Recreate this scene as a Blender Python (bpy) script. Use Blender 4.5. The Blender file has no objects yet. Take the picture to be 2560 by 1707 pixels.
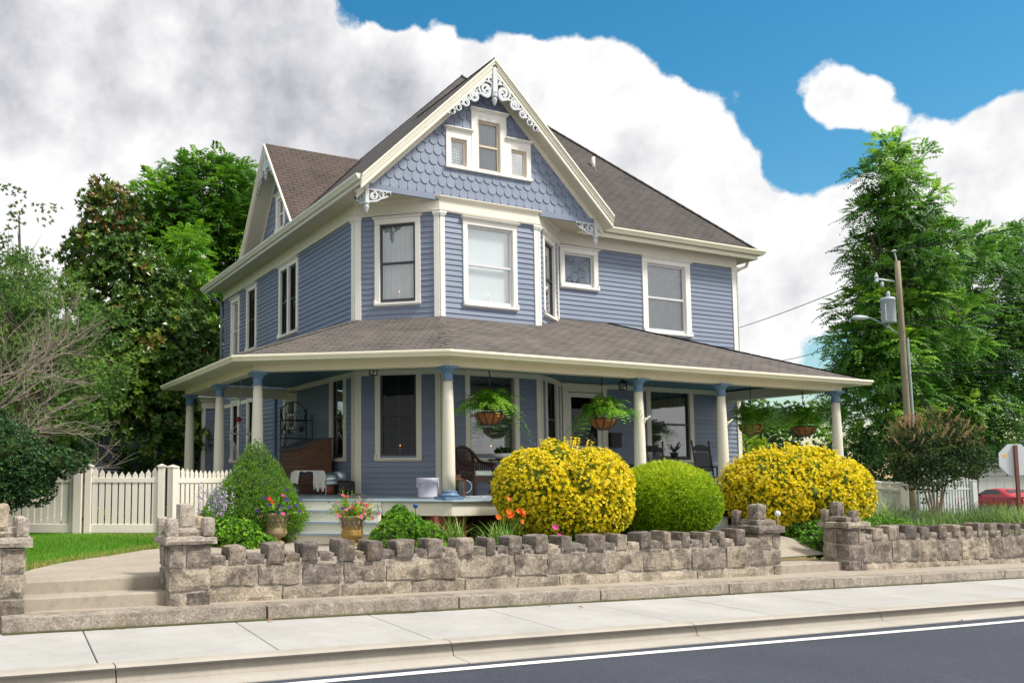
import bpy, bmesh, math, random
import numpy as np
from mathutils import Vector, Matrix
random.seed(7); RNG = np.random.default_rng(11)
SC = bpy.context.scene; COL = SC.collection
R = math.radians
# ------------------------------------------------------------------ materials
MATS = {}
def newmat(name):
    m = bpy.data.materials.new(name); m.use_nodes = True
    nt = m.node_tree; nt.nodes.clear()
    o = nt.nodes.new('ShaderNodeOutputMaterial'); b = nt.nodes.new('ShaderNodeBsdfPrincipled')
    nt.links.new(b.outputs[0], o.inputs[0]); MATS[name] = m
    return m, nt, b, o
def nd(nt, t, **kw):
    n = nt.nodes.new(t)
    for k, v in kw.items():
        if k.startswith('i_'): n.inputs[k[2:]].default_value = v
        else: setattr(n, k, v)
    return n
def mapcoord(nt, scale=(1,1,1), kind='Object'):
    tc = nd(nt, 'ShaderNodeTexCoord'); mp = nd(nt, 'ShaderNodeMapping')
    mp.inputs['Scale'].default_value = scale
    nt.links.new(tc.outputs[kind], mp.inputs[0]); return mp.outputs[0]
def noise(nt, vec, scale, detail=4, rough=.55, dist=0):
    n = nd(nt, 'ShaderNodeTexNoise'); n.inputs['Scale'].default_value = scale
    n.inputs['Detail'].default_value = detail; n.inputs['Roughness'].default_value = rough
    n.inputs['Distortion'].default_value = dist
    nt.links.new(vec, n.inputs['Vector']); return n.outputs[0]
def ramp(nt, fac, stops):
    r = nd(nt, 'ShaderNodeValToRGB'); cr = r.color_ramp
    while len(cr.elements) < len(stops): cr.elements.new(.5)
    for e, (p, c) in zip(cr.elements, stops):
        e.position = p; e.color = (*c, 1) if len(c) == 3 else c
    nt.links.new(fac, r.inputs[0]); return r.outputs[0]
def mix(nt, fac, a, b, mode='MIX'):
    m = nd(nt, 'ShaderNodeMix', data_type='RGBA', blend_type=mode)
    for s, v in ((m.inputs[0], fac), (m.inputs[6], a), (m.inputs[7], b)):
        if hasattr(v, 'links') or hasattr(v, 'is_linked'): nt.links.new(v, s)
        else: s.default_value = v if not isinstance(v, tuple) else (*v, 1)
    return m.outputs[2]
def bump(nt, b, h, strength=.3, dist=.01):
    n = nd(nt, 'ShaderNodeBump'); n.inputs['Strength'].default_value = strength; n.inputs['Distance'].default_value = dist
    nt.links.new(h, n.inputs['Height']); nt.links.new(n.outputs[0], b.inputs['Normal'])
def sc(c, k): return tuple(min(1, x*k) for x in c)
def paint(name, col, rough=.55, var=.12, dirt=.0, scale=2.5, bmp=.08, streak=(1,1,1), dirtcol=(.25,.21,.16), metal=0):
    m, nt, b, o = newmat(name)
    v = mapcoord(nt, streak)
    n1 = noise(nt, v, scale, 6, .6); n2 = noise(nt, v, scale*14, 4, .6)
    c = ramp(nt, n1, [(.3, sc(col, 1-var)), (.7, sc(col, 1+var))])
    c = mix(nt, .25, c, ramp(nt, n2, [(.3, sc(col, 1-var*1.5)), (.7, sc(col, 1+var*1.2))]))
    if dirt:
        d = ramp(nt, noise(nt, v, scale*2.2, 8, .7), [(.56, (0,0,0)), (.78, (dirt,)*3)])
        c = mix(nt, d, c, dirtcol)
    if name in ('siding','shingle_blue'):
        at_ = nd(nt, 'ShaderNodeAttribute', attribute_name='v'); c = mix(nt, 1, c, ramp(nt, at_.outputs['Fac'], [(0,(.93,.93,.94)),(1,(1.06,1.06,1.05))]), 'MULTIPLY')
    nt.links.new(c, b.inputs['Base Color']); b.inputs['Roughness'].default_value = rough
    b.inputs['Metallic'].default_value = metal
    if bmp: bump(nt, b, n2, bmp, .01)
    return m
def leafmat(name, stops, rough=.45, trans=.25, attr='v', spec=.4):
    m, nt, b, o = newmat(name)
    a = nd(nt, 'ShaderNodeAttribute', attribute_name=attr)
    c = ramp(nt, a.outputs['Fac'], stops)
    nt.links.new(c, b.inputs['Base Color']); b.inputs['Roughness'].default_value = rough
    b.inputs['Specular IOR Level'].default_value = spec
    t = nd(nt, 'ShaderNodeBsdfTranslucent'); nt.links.new(c, t.inputs[0])
    mx = nd(nt, 'ShaderNodeMixShader'); mx.inputs[0].default_value = trans
    nt.links.new(b.outputs[0], mx.inputs[1]); nt.links.new(t.outputs[0], mx.inputs[2]); nt.links.new(mx.outputs[0], o.inputs[0])
    return m
BLUE=(.195,.235,.32); CREAM=(.76,.72,.60)
paint('siding', BLUE, .5, .07, .10, 1.2, .10, (.5,.5,3), (.2,.23,.3))
paint('shingle_blue', (.195,.235,.32), .55, .10, .08, 1.2, .15, (1,1,1), (.2,.22,.3))
paint('cream', CREAM, .5, .05, .16, 1.6, .10, (1,1,.35), (.36,.31,.24))
paint('cream_warm', (.78,.70,.52), .5, .05, .14, 1.5, .1, (1,1,.35), (.45,.36,.22))
paint('soffit', (.62,.58,.47), .55, .06, .15, 1.5, .1)
paint('white_trim', (.82,.80,.74), .5, .04, .22, 3, .12, (1,1,.4), (.38,.34,.28))
paint('scroll_white', (.60,.63,.66), .5, .05, .2, 5, .1)
paint('capital_blue', (.12,.22,.36), .45, .08, .1, 4, .08)
paint('deck_paint', (.30,.37,.42), .4, .08, .25, 2.5, .08, (1,1,1), (.42,.40,.36))
paint('ceiling_blue', (.06,.165,.215), .5, .05, .1, 2, .05)
paint('sash_dark', (.035,.038,.045), .45, .1, 0, 4, .03)
paint('sash_taupe', (.22,.20,.19), .45, .1, 0, 4, .03)
paint('sash_white', (.66,.66,.66), .45, .05, .1, 4, .03)
paint('sash_tan', (.62,.52,.40), .5, .05, .1, 4, .03)
paint('blind_white', (.86,.90,.92), .6, .03, 0, 2, 0)
paint('blind_grey', (.45,.48,.50), .6, .05, 0, 2, 0)
paint('curtain', (.52,.56,.58), .8, .08, 0, 5, .1, (3,3,.3))
paint('curtain_dark', (.10,.11,.12), .8, .1, 0, 5, .1, (3,3,.3))
paint('dark_room', (.02,.02,.024), .9, .1, 0, 2, 0)  # near-black that paints in the shade inside the rooms
paint('black_iron', (.012,.012,.013), .4, .2, 0, 8, .05)
paint('gutter_white', (.72,.70,.62), .4, .05, .35, 1.5, .05, (1,1,.2), (.20,.18,.14))
paint('gutter_warm', (.85,.80,.62), .4, .04, .12, 1.0, .05, (1,1,.2), (.55,.40,.12))
paint('brick_red', (.26,.085,.045), .8, .25, .3, 6, .3)
paint('wood_dark', (.055,.030,.018), .6, .4, .2, 4, .3, (6,6,1))
paint('wood_brown', (.14,.062,.03), .6, .5, .3, 4, .3, (1,1,6))
paint('wood_grey', (.10,.10,.11), .7, .3, .2, 5, .2, (1,6,1))
paint('wood_black', (.022,.016,.016), .5, .3, 0, 5, .1)
paint('wicker', (.055,.022,.014), .5, .35, 0, 30, .6)
paint('cushion', (.55,.66,.58), .9, .06, 0, 4, .1)
paint('cloth_white', (.75,.73,.68), .9, .05, 0, 9, .2)
paint('glaze_lilac', (.52,.51,.60), .25, .06, .1, 5, .03)
paint('white_ceramic', (.75,.76,.78), .2, .03, 0, 5, .02)
paint('galvanized', (.42,.50,.55), .3, .25, 0, 9, .05, (1,1,1), metal=.85)
paint('copper', (.30,.10,.05), .4, .2, .2, 6, .05, metal=.5)
paint('coir', (.30,.115,.035), .9, .35, .2, 12, .6)
paint('rusty_metal', (.16,.06,.04), .6, .3, .2, 8, .1)
paint('plastic_white', (.72,.70,.66), .5, .03, 0, 3, .02)
paint('fence_cream', (.74,.69,.60), .45, .03, .05, 2, .03)
paint('fence_white', (.80,.80,.80), .45, .03, .05, 2, .03)
paint('pole_wood', (.30,.25,.17), .85, .25, .3, 3, .3, (6,6,.5), (.22,.24,.13))
paint('galv_grey', (.42,.46,.50), .45, .1, .1, 4, .03)
paint('bark', (.11,.085,.062), .9, .35, .3, 4, .6, (3,3,.8))
paint('bark_pale', (.34,.25,.16), .8, .2, .2, 5, .3, (3,3,.8))
paint('twig_grey', (.30,.25,.20), .9, .2, 0, 6, .2)
paint('garage_white', (.66,.65,.66), .6, .05, .1, 1, .05)
paint('shed_blue', (.09,.12,.16), .6, .1, .1, 1, .1)
paint('car_red', (.55,.012,.018), .25, .04, 0, 1, 0)
paint('tyre', (.015,.015,.016), .8, .2, 0, 8, .1)
paint('tail_light', (.75,.35,.32), .3, .1, 0, 1, 0)
paint('sticker_yellow', (.80,.45,.02), .5, .03, 0, 1, 0)
paint('sign_back', (.52,.56,.58), .45, .05, .1, 1.5, .02)
paint('glass_ball_blue', (.03,.10,.32), .08, .3, 0, 18, 0)
paint('dirt', (.07,.045,.028), .95, .4, .3, 5, .6)
paint('rope', (.55,.54,.50), .8, .1, 0, 9, .2)
paint('red_glass', (.28,.01,.02), .2, .2, 0, 9, 0)
paint('bag_black', (.015,.015,.018), .5, .4, .5, 9, .4, (1,1,1), (.10,.05,.02))
paint('brown_leaf', (.30,.12,.05), .7, .3, 0, 9, .2)
paint('flashing', (.45,.38,.36), .5, .08, .1, 3, .03)
paint('terracotta', (.35,.12,.06), .8, .1, .1, 5, .1)
paint('terracotta_pale', (.45,.36,.27), .8, .15, .2, 5, .1)
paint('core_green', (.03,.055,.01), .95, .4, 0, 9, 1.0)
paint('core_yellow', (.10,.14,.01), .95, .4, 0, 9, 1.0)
paint('wire_black', (.02,.02,.022), .6, .1, 0, 5, 0)
def roofmat(name, c1, c2, moss=(.10,.05,.03)):
    m, nt, b, o = newmat(name)
    uv = nd(nt, 'ShaderNodeUVMap', uv_map='UVMap')
    br = nd(nt, 'ShaderNodeTexBrick'); br.inputs['Scale'].default_value = 1
    br.inputs['Brick Width'].default_value = .33; br.inputs['Row Height'].default_value = .14
    br.inputs['Mortar Size'].default_value = .018; br.inputs['Mortar Smooth'].default_value = .3; br.inputs['Bias'].default_value = 0
    br.inputs['Color1'].default_value = (*c1, 1); br.inputs['Color2'].default_value = (*c2, 1)
    br.inputs['Mortar'].default_value = (*sc(c1, .12), 1)
    nt.links.new(uv.outputs[0], br.inputs['Vector'])
    n1 = noise(nt, uv.outputs[0], 1.1, 6, .65); n2 = noise(nt, uv.outputs[0], 60, 3, .6)
    c = mix(nt, ramp(nt, n1, [(.35, (0,0,0)), (.75, (.75,.75,.75))]), br.outputs['Color'], (c2[0]*1.35, c2[1]*1.25, c2[2]*1.2))
    c = mix(nt, .7, c, ramp(nt, n2, [(.3, (.5,.5,.5)), (.72, (1.0,1.0,1.0))]), 'MULTIPLY')
    st = ramp(nt, noise(nt, uv.outputs[0], .9, 5, .7), [(.66, (0,0,0)), (.8, (.55,.55,.55))])
    c = mix(nt, st, c, moss)
    nt.links.new(c, b.inputs['Base Color']); b.inputs['Roughness'].default_value = .9
    w = nd(nt, 'ShaderNodeTexWave'); 
    h = mix(nt, .35, br.outputs['Fac'], n2)
    inv = nd(nt, 'ShaderNodeMath', operation='SUBTRACT'); inv.inputs[0].default_value = 1; nt.links.new(h, inv.inputs[1])
    bump(nt, b, inv.outputs[0], .6, .02)
    nt.nodes.remove(w)
    return m
roofmat('roof_shingle', (.052,.048,.046), (.082,.073,.068))
roofmat('roof_brown', (.070,.054,.048), (.098,.074,.064), (.22,.075,.03))
roofmat('roof_porch', (.085,.077,.071), (.14,.125,.113), (.17,.145,.125))
def glass(name, tint=(.9,.95,.95), refl=.5, fk=1.6):
    m, nt, b, o = newmat(name); nt.nodes.remove(b)
    t = nd(nt, 'ShaderNodeBsdfTransparent'); t.inputs[0].default_value = (*tint, 1)
    g = nd(nt, 'ShaderNodeBsdfGlossy'); g.inputs['Roughness'].default_value = .02
    v = mapcoord(nt, (1,1,1)); n = noise(nt, v, 1.3, 2, .5)
    bp_ = nd(nt, 'ShaderNodeBump'); bp_.inputs['Strength'].default_value = .12; bp_.inputs['Distance'].default_value = .05
    nt.links.new(n, bp_.inputs['Height']); nt.links.new(bp_.outputs[0], g.inputs['Normal'])
    f = nd(nt, 'ShaderNodeFresnel'); f.inputs['IOR'].default_value = 1.5
    a = nd(nt, 'ShaderNodeMath', operation='MULTIPLY_ADD'); nt.links.new(f.outputs[0], a.inputs[0]); a.inputs[1].default_value = fk; a.inputs[2].default_value = refl*.2
    a.use_clamp = True
    mx = nd(nt, 'ShaderNodeMixShader'); nt.links.new(a.outputs[0], mx.inputs[0]); nt.links.new(t.outputs[0], mx.inputs[1]); nt.links.new(g.outputs[0], mx.inputs[2])
    nt.links.new(mx.outputs[0], o.inputs[0]); return m
glass('glass', refl=1.0); glass('glass_screen', (.40,.42,.45), .03, .35); glass('glass_clear', (.97,.97,.95), .3)
def stained():
    m, nt, b, o = newmat('stained_glass'); v = mapcoord(nt)
    vo = nd(nt, 'ShaderNodeTexVoronoi', feature='DISTANCE_TO_EDGE'); vo.inputs['Scale'].default_value = 5; nt.links.new(v, vo.inputs['Vector'])
    c = ramp(nt, vo.outputs['Distance'], [(.02, (.01,.01,.012)), (.06, (.10,.13,.17))])
    c = mix(nt, ramp(nt, noise(nt, v, 3, 2), [(.4, (0,0,0)), (.6, (.6,.6,.6))]), c, (.18,.22,.27))
    nt.links.new(c, b.inputs['Base Color']); b.inputs['Roughness'].default_value = .15
stained()
def stone(name, cols, dark=.6, bmp=.6):
    m, nt, b, o = newmat(name); v = mapcoord(nt)
    a = nd(nt, 'ShaderNodeAttribute', attribute_name='v')
    c = ramp(nt, a.outputs['Fac'], cols)
    n1 = noise(nt, v, 3.6, 8, .72, .3); n2 = noise(nt, v, 34, 6, .75); n3 = noise(nt, v, 10, 6, .65)
    c = mix(nt, ramp(nt, n3, [(.50, (0,0,0)), (.66, (.55,.55,.55))]), c, (.56,.51,.42))
    c = mix(nt, ramp(nt, n1, [(.47, (0,0,0)), (.60, (dark,)*3)]), c, (.075,.062,.058))
    st = ramp(nt, noise(nt, v, 1.9, 5, .7), [(.60, (0,0,0)), (.74, (.5,.5,.5))])
    c = mix(nt, st, c, (.24,.17,.06))
    c = mix(nt, .9, c, ramp(nt, n2, [(.32, (.34,.32,.31)), (.5,(.85,.83,.81)), (.68, (1.35,1.30,1.25))]), 'MULTIPLY')
    nt.links.new(c, b.inputs['Base Color']); b.inputs['Roughness'].default_value = .9
    bump(nt, b, mix(nt, .5, n2, n3), bmp, .03)
stone('stone', [(0, (.14,.12,.11)), (.5, (.27,.235,.195)), (1, (.42,.365,.285))], .75, .9)
stone('stone_dark', [(0, (.11,.095,.09)), (.5, (.20,.17,.145)), (1, (.34,.29,.235))], .75, .9)
stone('stone_beige', [(0, (.30,.26,.21)), (.5, (.42,.37,.29)), (1, (.52,.455,.36))], .5, .9)
stone('stone_pale', [(0, (.34,.29,.25)), (.6, (.44,.40,.34)), (1, (.44,.36,.25))], .3)
stone('mortar', [(0, (.42,.385,.335)), (1, (.44,.40,.35))], .3, .4)
stone('ledge_stone', [(0, (.30,.265,.22)), (1, (.36,.325,.275))], .45, .35)
def concrete(name, col, stain=(.2,.16,.12), samt=.4, sc_=1.):
    m, nt, b, o = newmat(name); v = mapcoord(nt)
    n1 = noise(nt, v, .9*sc_, 7, .65); n2 = noise(nt, v, 90, 3, .6); n3 = noise(nt, v, 5*sc_, 8, .7)
    c = ramp(nt, n1, [(.3, sc(col, .86)), (.7, sc(col, 1.1))])
    c = mix(nt, ramp(nt, n3, [(.5, (0,0,0)), (.8, (samt,)*3)]), c, stain)
    c = mix(nt, .6, c, ramp(nt, n2, [(.3, (.72,.72,.72)), (.65, (1.06,1.06,1.06))]), 'MULTIPLY')
    nt.links.new(c, b.inputs['Base Color']); b.inputs['Roughness'].default_value = .85
    bump(nt, b, mix(nt, .5, n2, n3), .25, .006)
concrete('sidewalk_concrete', (.405,.40,.385), (.33,.30,.26), .6)
concrete('kerb_concrete', (.39,.36,.31), (.27,.22,.17), .5)
concrete('gutter_concrete', (.43,.40,.35), (.35,.29,.22), .4)
concrete('old_concrete', (.37,.32,.26), (.16,.12,.09), .6, 1.4)
concrete('joint_dark', (.06,.05,.045), (.03,.03,.03), .5)
def urnm(name, base, stain, amt):
    m, nt, b, o = newmat(name); v = mapcoord(nt)
    n1 = noise(nt, v, 4, 6, .65); n2 = noise(nt, v, 40, 4, .6)
    c = ramp(nt, n1, [(.35, sc(base, .7)), (.65, sc(base, 1.15))])
    sep = nd(nt, 'ShaderNodeSeparateXYZ'); tc = nd(nt, 'ShaderNodeTexCoord'); nt.links.new(tc.outputs['Object'], sep.inputs[0])
    d = ramp(nt, sep.outputs['Z'], [(.10, (amt,)*3), (.26, (amt,)*3), (.36, (0,0,0))])
    d2 = mix(nt, 1, d, ramp(nt, n1, [(.3, (.4,.4,.4)), (.6, (1,1,1))]), 'MULTIPLY')
    c = mix(nt, d2, c, stain)
    c = mix(nt, .5, c, ramp(nt, n2, [(.3, (.5,.5,.5)), (.65, (1,1,1))]), 'MULTIPLY')
    nt.links.new(c, b.inputs['Base Color']); b.inputs['Roughness'].default_value = .9; bump(nt, b, n2, .4, .01)
urnm('urn_stone', (.36,.28,.18), (.34,.25,.09), .35); urnm('urn_stained', (.34,.26,.17), (.45,.25,.02), .9)
def asphaltm():
    m, nt, b, o = newmat('asphalt'); v = mapcoord(nt)
    n1 = noise(nt, v, .35, 4, .6); n2 = noise(nt, v, 75, 3, .75); n3 = noise(nt, v, 20, 5, .7)
    c = ramp(nt, n1, [(.3, (.029,.035,.052)), (.7, (.042,.049,.070))])
    c = mix(nt, .8, c, ramp(nt, n2, [(.35, (.40,.40,.42)), (.60, (1.35,1.35,1.35)), (.70, (4.2,4.2,4.2))]), 'MULTIPLY')
    c = mix(nt, .3, c, ramp(nt, n3, [(.3, (.5,.5,.5)), (.7, (1.2,1.2,1.2))]), 'MULTIPLY')
    c = mix(nt, ramp(nt, noise(nt, v, 1.3, 6, .7), [(.55,(0,0,0)),(.75,(.3,)*3)]), c, (.075,.082,.10))
    nt.links.new(c, b.inputs['Base Color']); b.inputs['Roughness'].default_value = .8; bump(nt, b, n2, .5, .006)
asphaltm()
paint('road_paint', (.74,.73,.69), .6, .06, .55, 7, .15, (1,1,1), (.45,.44,.42))
def lawnm():
    m, nt, b, o = newmat('lawn_soil'); v = mapcoord(nt)
    c = ramp(nt, noise(nt, v, 6, 6, .7), [(.3, (.030,.055,.010)), (.55, (.05,.10,.014)), (.8, (.09,.10,.03))])
    nt.links.new(c, b.inputs['Base Color']); b.inputs['Roughness'].default_value = .95; bump(nt, b, noise(nt, v, 40, 4), .6, .03)
lawnm()
def rugm():
    m, nt, b, o = newmat('rug_blue'); v = mapcoord(nt)
    vo = nd(nt, 'ShaderNodeTexVoronoi'); vo.inputs['Scale'].default_value = 14; nt.links.new(v, vo.inputs['Vector'])
    c = ramp(nt, vo.outputs['Distance'], [(.3, (.05,.07,.16)), (.45, (.5,.54,.62))])
    nt.links.new(c, b.inputs['Base Color']); b.inputs['Roughness'].default_value = .95
rugm()
paint('moss',(.06,.06,.018),.95,.5,.6,4,.5,(1,1,1),(.05,.03,.02))
# foliage
leafmat('lf_grass', [(0, (0.059,0.194,0.010)), (.5, (0.126,0.338,0.020)), (.85, (0.220,0.456,0.034)), (1, (0.423,0.371,0.119))], .5, .3)
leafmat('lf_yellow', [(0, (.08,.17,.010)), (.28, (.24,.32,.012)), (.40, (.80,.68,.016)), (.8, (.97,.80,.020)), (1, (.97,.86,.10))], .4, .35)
leafmat('lf_lime', [(0, (0.058,0.144,0.007)), (.45, (0.193,0.367,0.010)), (.8, (0.462,0.636,0.011)), (1, (0.760,0.760,0.039))], .5, .3)
leafmat('lf_spruce', [(0, (0.070,0.174,0.025)), (.5, (0.174,0.364,0.037)), (.85, (0.315,0.567,0.056)), (1, (0.535,0.680,0.094))], .55, .2)
leafmat('lf_juniper', [(0, (0.053,0.154,0.012)), (.5, (0.123,0.330,0.021)), (1, (0.351,0.618,0.041))], .5, .25)
leafmat('lf_gold', [(0, (0.075,0.165,0.009)), (.5, (0.225,0.390,0.015)), (1, (0.540,0.645,0.045))], .5, .3)
leafmat('lf_fern', [(0, (0.073,0.243,0.018)), (.5, (0.186,0.485,0.034)), (1, (0.485,0.634,0.086))], .5, .35)
leafmat('lf_blade', [(0, (0.072,0.179,0.029)), (.6, (0.216,0.408,0.072)), (.9, (0.408,0.480,0.120)), (1, (0.800,0.576,0.240))], .5, .3)
leafmat('lf_magnolia', [(0, (0.036,0.091,0.017)), (.45, (0.078,0.176,0.023)), (.72, (0.182,0.293,0.026)), (.82, (0.221,0.234,0.039)), (.9, (0.247,0.143,0.039)), (1, (0.221,0.091,0.039))], .34, .15, spec=.6)
leafmat('lf_walnut', [(0, (0.043,0.131,0.014)), (.5, (0.109,0.283,0.023)), (.85, (0.232,0.478,0.032)), (1, (0.392,0.623,0.043))], .5, .4)
leafmat('lf_walnut_right', [(0, (0.054,0.152,0.029)), (.4, (0.126,0.313,0.042)), (.75, (0.278,0.533,0.057)), (1, (0.486,0.745,0.071))], .5, .4)
leafmat('lf_cedar', [(0, (0.056,0.143,0.027)), (.6, (0.130,0.273,0.047)), (1, (0.255,0.393,0.069))], .6, .2)
leafmat('lf_dark', [(0, (0.020,0.066,0.022)), (.6, (0.050,0.126,0.035)), (1, (0.114,0.240,0.055))], .5, .2)
leafmat('lf_crepe', [(0, (0.021,0.050,0.017)), (.45, (0.055,0.116,0.027)), (.68, (0.116,0.168,0.034)), (.74, (0.315,0.179,0.084)), (1, (0.504,0.294,0.157))], .55, .2)
leafmat('lf_lavender', [(0, (0.092,0.173,0.051)), (.6, (0.223,0.365,0.092)), (1, (0.486,0.608,0.203))], .6, .25)
leafmat('lf_spike', [(0, (.06,.045,.10)), (1, (.09,.07,.14))], .7, .1)
leafmat('lf_olive', [(0, (0.053,0.105,0.025)), (.6, (0.126,0.210,0.046)), (1, (0.252,0.315,0.063))], .5, .3)
leafmat('petal_purple', [(0, (.03,.008,.13)), (1, (.07,.02,.22))], .6, .3)
leafmat('petal_red', [(0, (.55,.012,.006)), (1, (.75,.03,.012))], .6, .3)
leafmat('petal_pink', [(0, (.70,.03,.30)), (1, (.80,.12,.42))], .6, .3)
leafmat('petal_orange', [(0, (.75,.10,.008)), (1, (.80,.20,.012))], .6, .3)
leafmat('petal_lilac', [(0, (.42,.34,.52)), (1, (.62,.54,.70))], .6, .3)
leafmat('petal_white', [(0, (.7,.7,.6)), (1, (.8,.8,.7))], .6, .3)
# ------------------------------------------------------------------ mesh helpers
WL = {}     # world offset of every object that can be a parent
class MB:
    def __init__(s): s.v = []; s.f = []; s.uv = {}; s.a = []; s.cur = .5
    def add(s, vs, fs, a=None):
        n = len(s.v); s.v += [tuple(p) for p in vs]; s.a += [s.cur if a is None else a]*len(vs)
        s.f += [tuple(i+n for i in f) for f in fs]; return n
    def box(s, x0, x1, y0, y1, z0, z1):
        s.add([(x0,y0,z0),(x1,y0,z0),(x1,y1,z0),(x0,y1,z0),(x0,y0,z1),(x1,y0,z1),(x1,y1,z1),(x0,y1,z1)],
              [(0,3,2,1),(4,5,6,7),(0,1,5,4),(1,2,6,5),(2,3,7,6),(3,0,4,7)]); return s
    def hexa(s, P): # 8 points, bottom ring then top ring
        s.add(P, [(0,3,2,1),(4,5,6,7),(0,1,5,4),(1,2,6,5),(2,3,7,6),(3,0,4,7)]); return s
    def fbox(s, fr, s0, s1, d0, d1, z0, z1): # box in a wall frame (along, outward, up)
        s.hexa([fr(s0,d1,z0),fr(s1,d1,z0),fr(s1,d0,z0),fr(s0,d0,z0),fr(s0,d1,z1),fr(s1,d1,z1),fr(s1,d0,z1),fr(s0,d0,z1)]); return s
    def prism(s, pts, off): # polygon extruded by vector
        n = len(pts); off = Vector(off); q = [Vector(p) for p in pts]
        s.add(q+[p+off for p in q], [tuple(range(n))[::-1], tuple(range(n, 2*n))]+[(i,(i+1)%n,n+(i+1)%n,n+i) for i in range(n)]); return s
    def tube(s, path, rad, n=8, cap=True):
        P = [Vector(p) for p in path]; m = len(P); rad = rad if hasattr(rad, '__len__') else [rad]*m
        ref = None; vs = []
        for i in range(m):
            t = (P[min(i+1,m-1)]-P[max(i-1,0)])
            if t.length < 1e-9: t = Vector((0,0,1))
            t.normalize()
            if ref is None:
                ref = Vector((1,0,0)) if abs(t.x) < .9 else Vector((0,1,0))
            a = (ref-t*ref.dot(t)).normalized(); b = t.cross(a); ref = a
            for k in range(n):
                an = 2*math.pi*k/n; vs.append(P[i]+(a*math.cos(an)+b*math.sin(an))*rad[i])
        fs = [(i*n+k, i*n+(k+1)%n, (i+1)*n+(k+1)%n, (i+1)*n+k) for i in range(m-1) for k in range(n)]
        if cap: fs += [tuple(range(n))[::-1], tuple(range((m-1)*n, m*n))]
        s.add(vs, fs); return s
    def lathe(s, prof, n=24, c=(0,0,0), cap=True):
        m = len(prof); vs = [(c[0]+r*math.cos(2*math.pi*k/n), c[1]+r*math.sin(2*math.pi*k/n), c[2]+z) for r, z in prof for k in range(n)]
        fs = [(i*n+k, i*n+(k+1)%n, (i+1)*n+(k+1)%n, (i+1)*n+k) for i in range(m-1) for k in range(n)]
        if cap: fs += [tuple(range(n))[::-1], tuple(range((m-1)*n, m*n))]
        s.add(vs, fs); return s
    def sweep(s, plan, prof, closed_prof=True, capends=True): # plan: [(x,y,z?)], prof: [(outward, z)] mitred
        m = len(plan); P = [(p[0], p[1], p[2] if len(p) > 2 else 0) for p in plan]; nrm = []
        def rt(a, b):
            d = Vector((b[0]-a[0], b[1]-a[1])).normalized(); return Vector((d.y, -d.x))
        for i in range(m):
            ns = []
            if i > 0: ns.append(rt(P[i-1], P[i]))
            if i < m-1: ns.append(rt(P[i], P[i+1]))
            if len(ns) == 1: nrm.append(ns[0])
            else:
                h = ns[0]+ns[1]; h.normalize(); nrm.append(h/max(.2, h.dot(ns[0])))
        k = len(prof); vs = [(P[i][0]+nrm[i].x*o, P[i][1]+nrm[i].y*o, P[i][2]+z) for i in range(m) for o, z in prof]
        kk = k if closed_prof else k-1
        fs = [(i*k+j, (i+1)*k+j, (i+1)*k+(j+1)%k, i*k+(j+1)%k) for i in range(m-1) for j in range(kk)]
        if capends and closed_prof: fs += [tuple(range(k)), tuple(range((m-1)*k, m*k))[::-1]]
        s.add(vs, fs); return s
def parentloc(p): return WL.get(p.name, Vector((0,0,0))) if p else Vector((0,0,0))
def link(o, parent):
    COL.objects.link(o)
    if parent: o.parent = parent
def obj(name, mb, mat, parent=None, smooth=False, recalc=True, uv=None):
    me = bpy.data.meshes.new(name); off = parentloc(parent)
    me.from_pydata([(p[0]-off.x, p[1]-off.y, p[2]-off.z) for p in mb.v], [], mb.f)
    if uv is not None:
        l = me.uv_layers.new(name='UVMap'); l.data.foreach_set('uv', np.array([uv(mb, fi, vi) for fi, f in enumerate(mb.f) for vi in f], dtype=np.float32).ravel())
    at = me.attributes.new('v', 'FLOAT', 'POINT'); at.data.foreach_set('value', np.array(mb.a, dtype=np.float32))
    if recalc:
        bm = bmesh.new(); bm.from_mesh(me); bmesh.ops.recalc_face_normals(bm, faces=bm.faces); bm.to_mesh(me); bm.free()
    if smooth: me.polygons.foreach_set('use_smooth', [True]*len(me.polygons))
    me.materials.append(MATS[mat]); o = bpy.data.objects.new(name, me); link(o, parent); WL[o.name] = off.copy()
    return o
def npobj(name, V, F, vals, mat, parent=None, smooth=False):
    off = np.array(parentloc(parent)[:]); V = np.asarray(V, dtype=np.float32)-off.astype(np.float32); F = np.asarray(F, dtype=np.int32)
    me = bpy.data.meshes.new(name); n, k = F.shape
    me.vertices.add(len(V)); me.vertices.foreach_set('co', V.astype(np.float32).ravel())
    me.loops.add(n*k); me.loops.foreach_set('vertex_index', F.ravel())
    me.polygons.add(n); me.polygons.foreach_set('loop_start', np.arange(0, n*k, k, dtype=np.int32)); me.polygons.foreach_set('loop_total', np.full(n, k, dtype=np.int32))
    me.update(calc_edges=True)
    at = me.attributes.new('v', 'FLOAT', 'POINT'); at.data.foreach_set('value', np.asarray(vals, dtype=np.float32))
    if smooth: me.polygons.foreach_set('use_smooth', [True]*n)
    me.materials.append(MATS[mat]); o = bpy.data.objects.new(name, me); link(o, parent); WL[o.name] = Vector(off)
    return o
def thing(name, loc, label, cat, group=None, parent=None):
    o = bpy.data.objects.new(name, None); o.empty_display_size = .2; link(o, parent); o.location = Vector(loc)-parentloc(parent); WL[o.name] = Vector(loc)
    if label: tag(o, label, cat, group)
    return o
def tag(o, label, cat, group=None, kind=None):
    if label: o['label'] = label
    if cat: o['category'] = cat
    if group: o['group'] = group
    if kind: o['kind'] = kind
    return o
def struct(o): o['kind'] = 'structure'; return o
def copy_tree(o, parent=None):
    c = o.copy(); COL.objects.link(c)
    if parent is not None: c.parent = parent
    for ch in list(o.children): copy_tree(ch, c)
    return c
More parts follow.
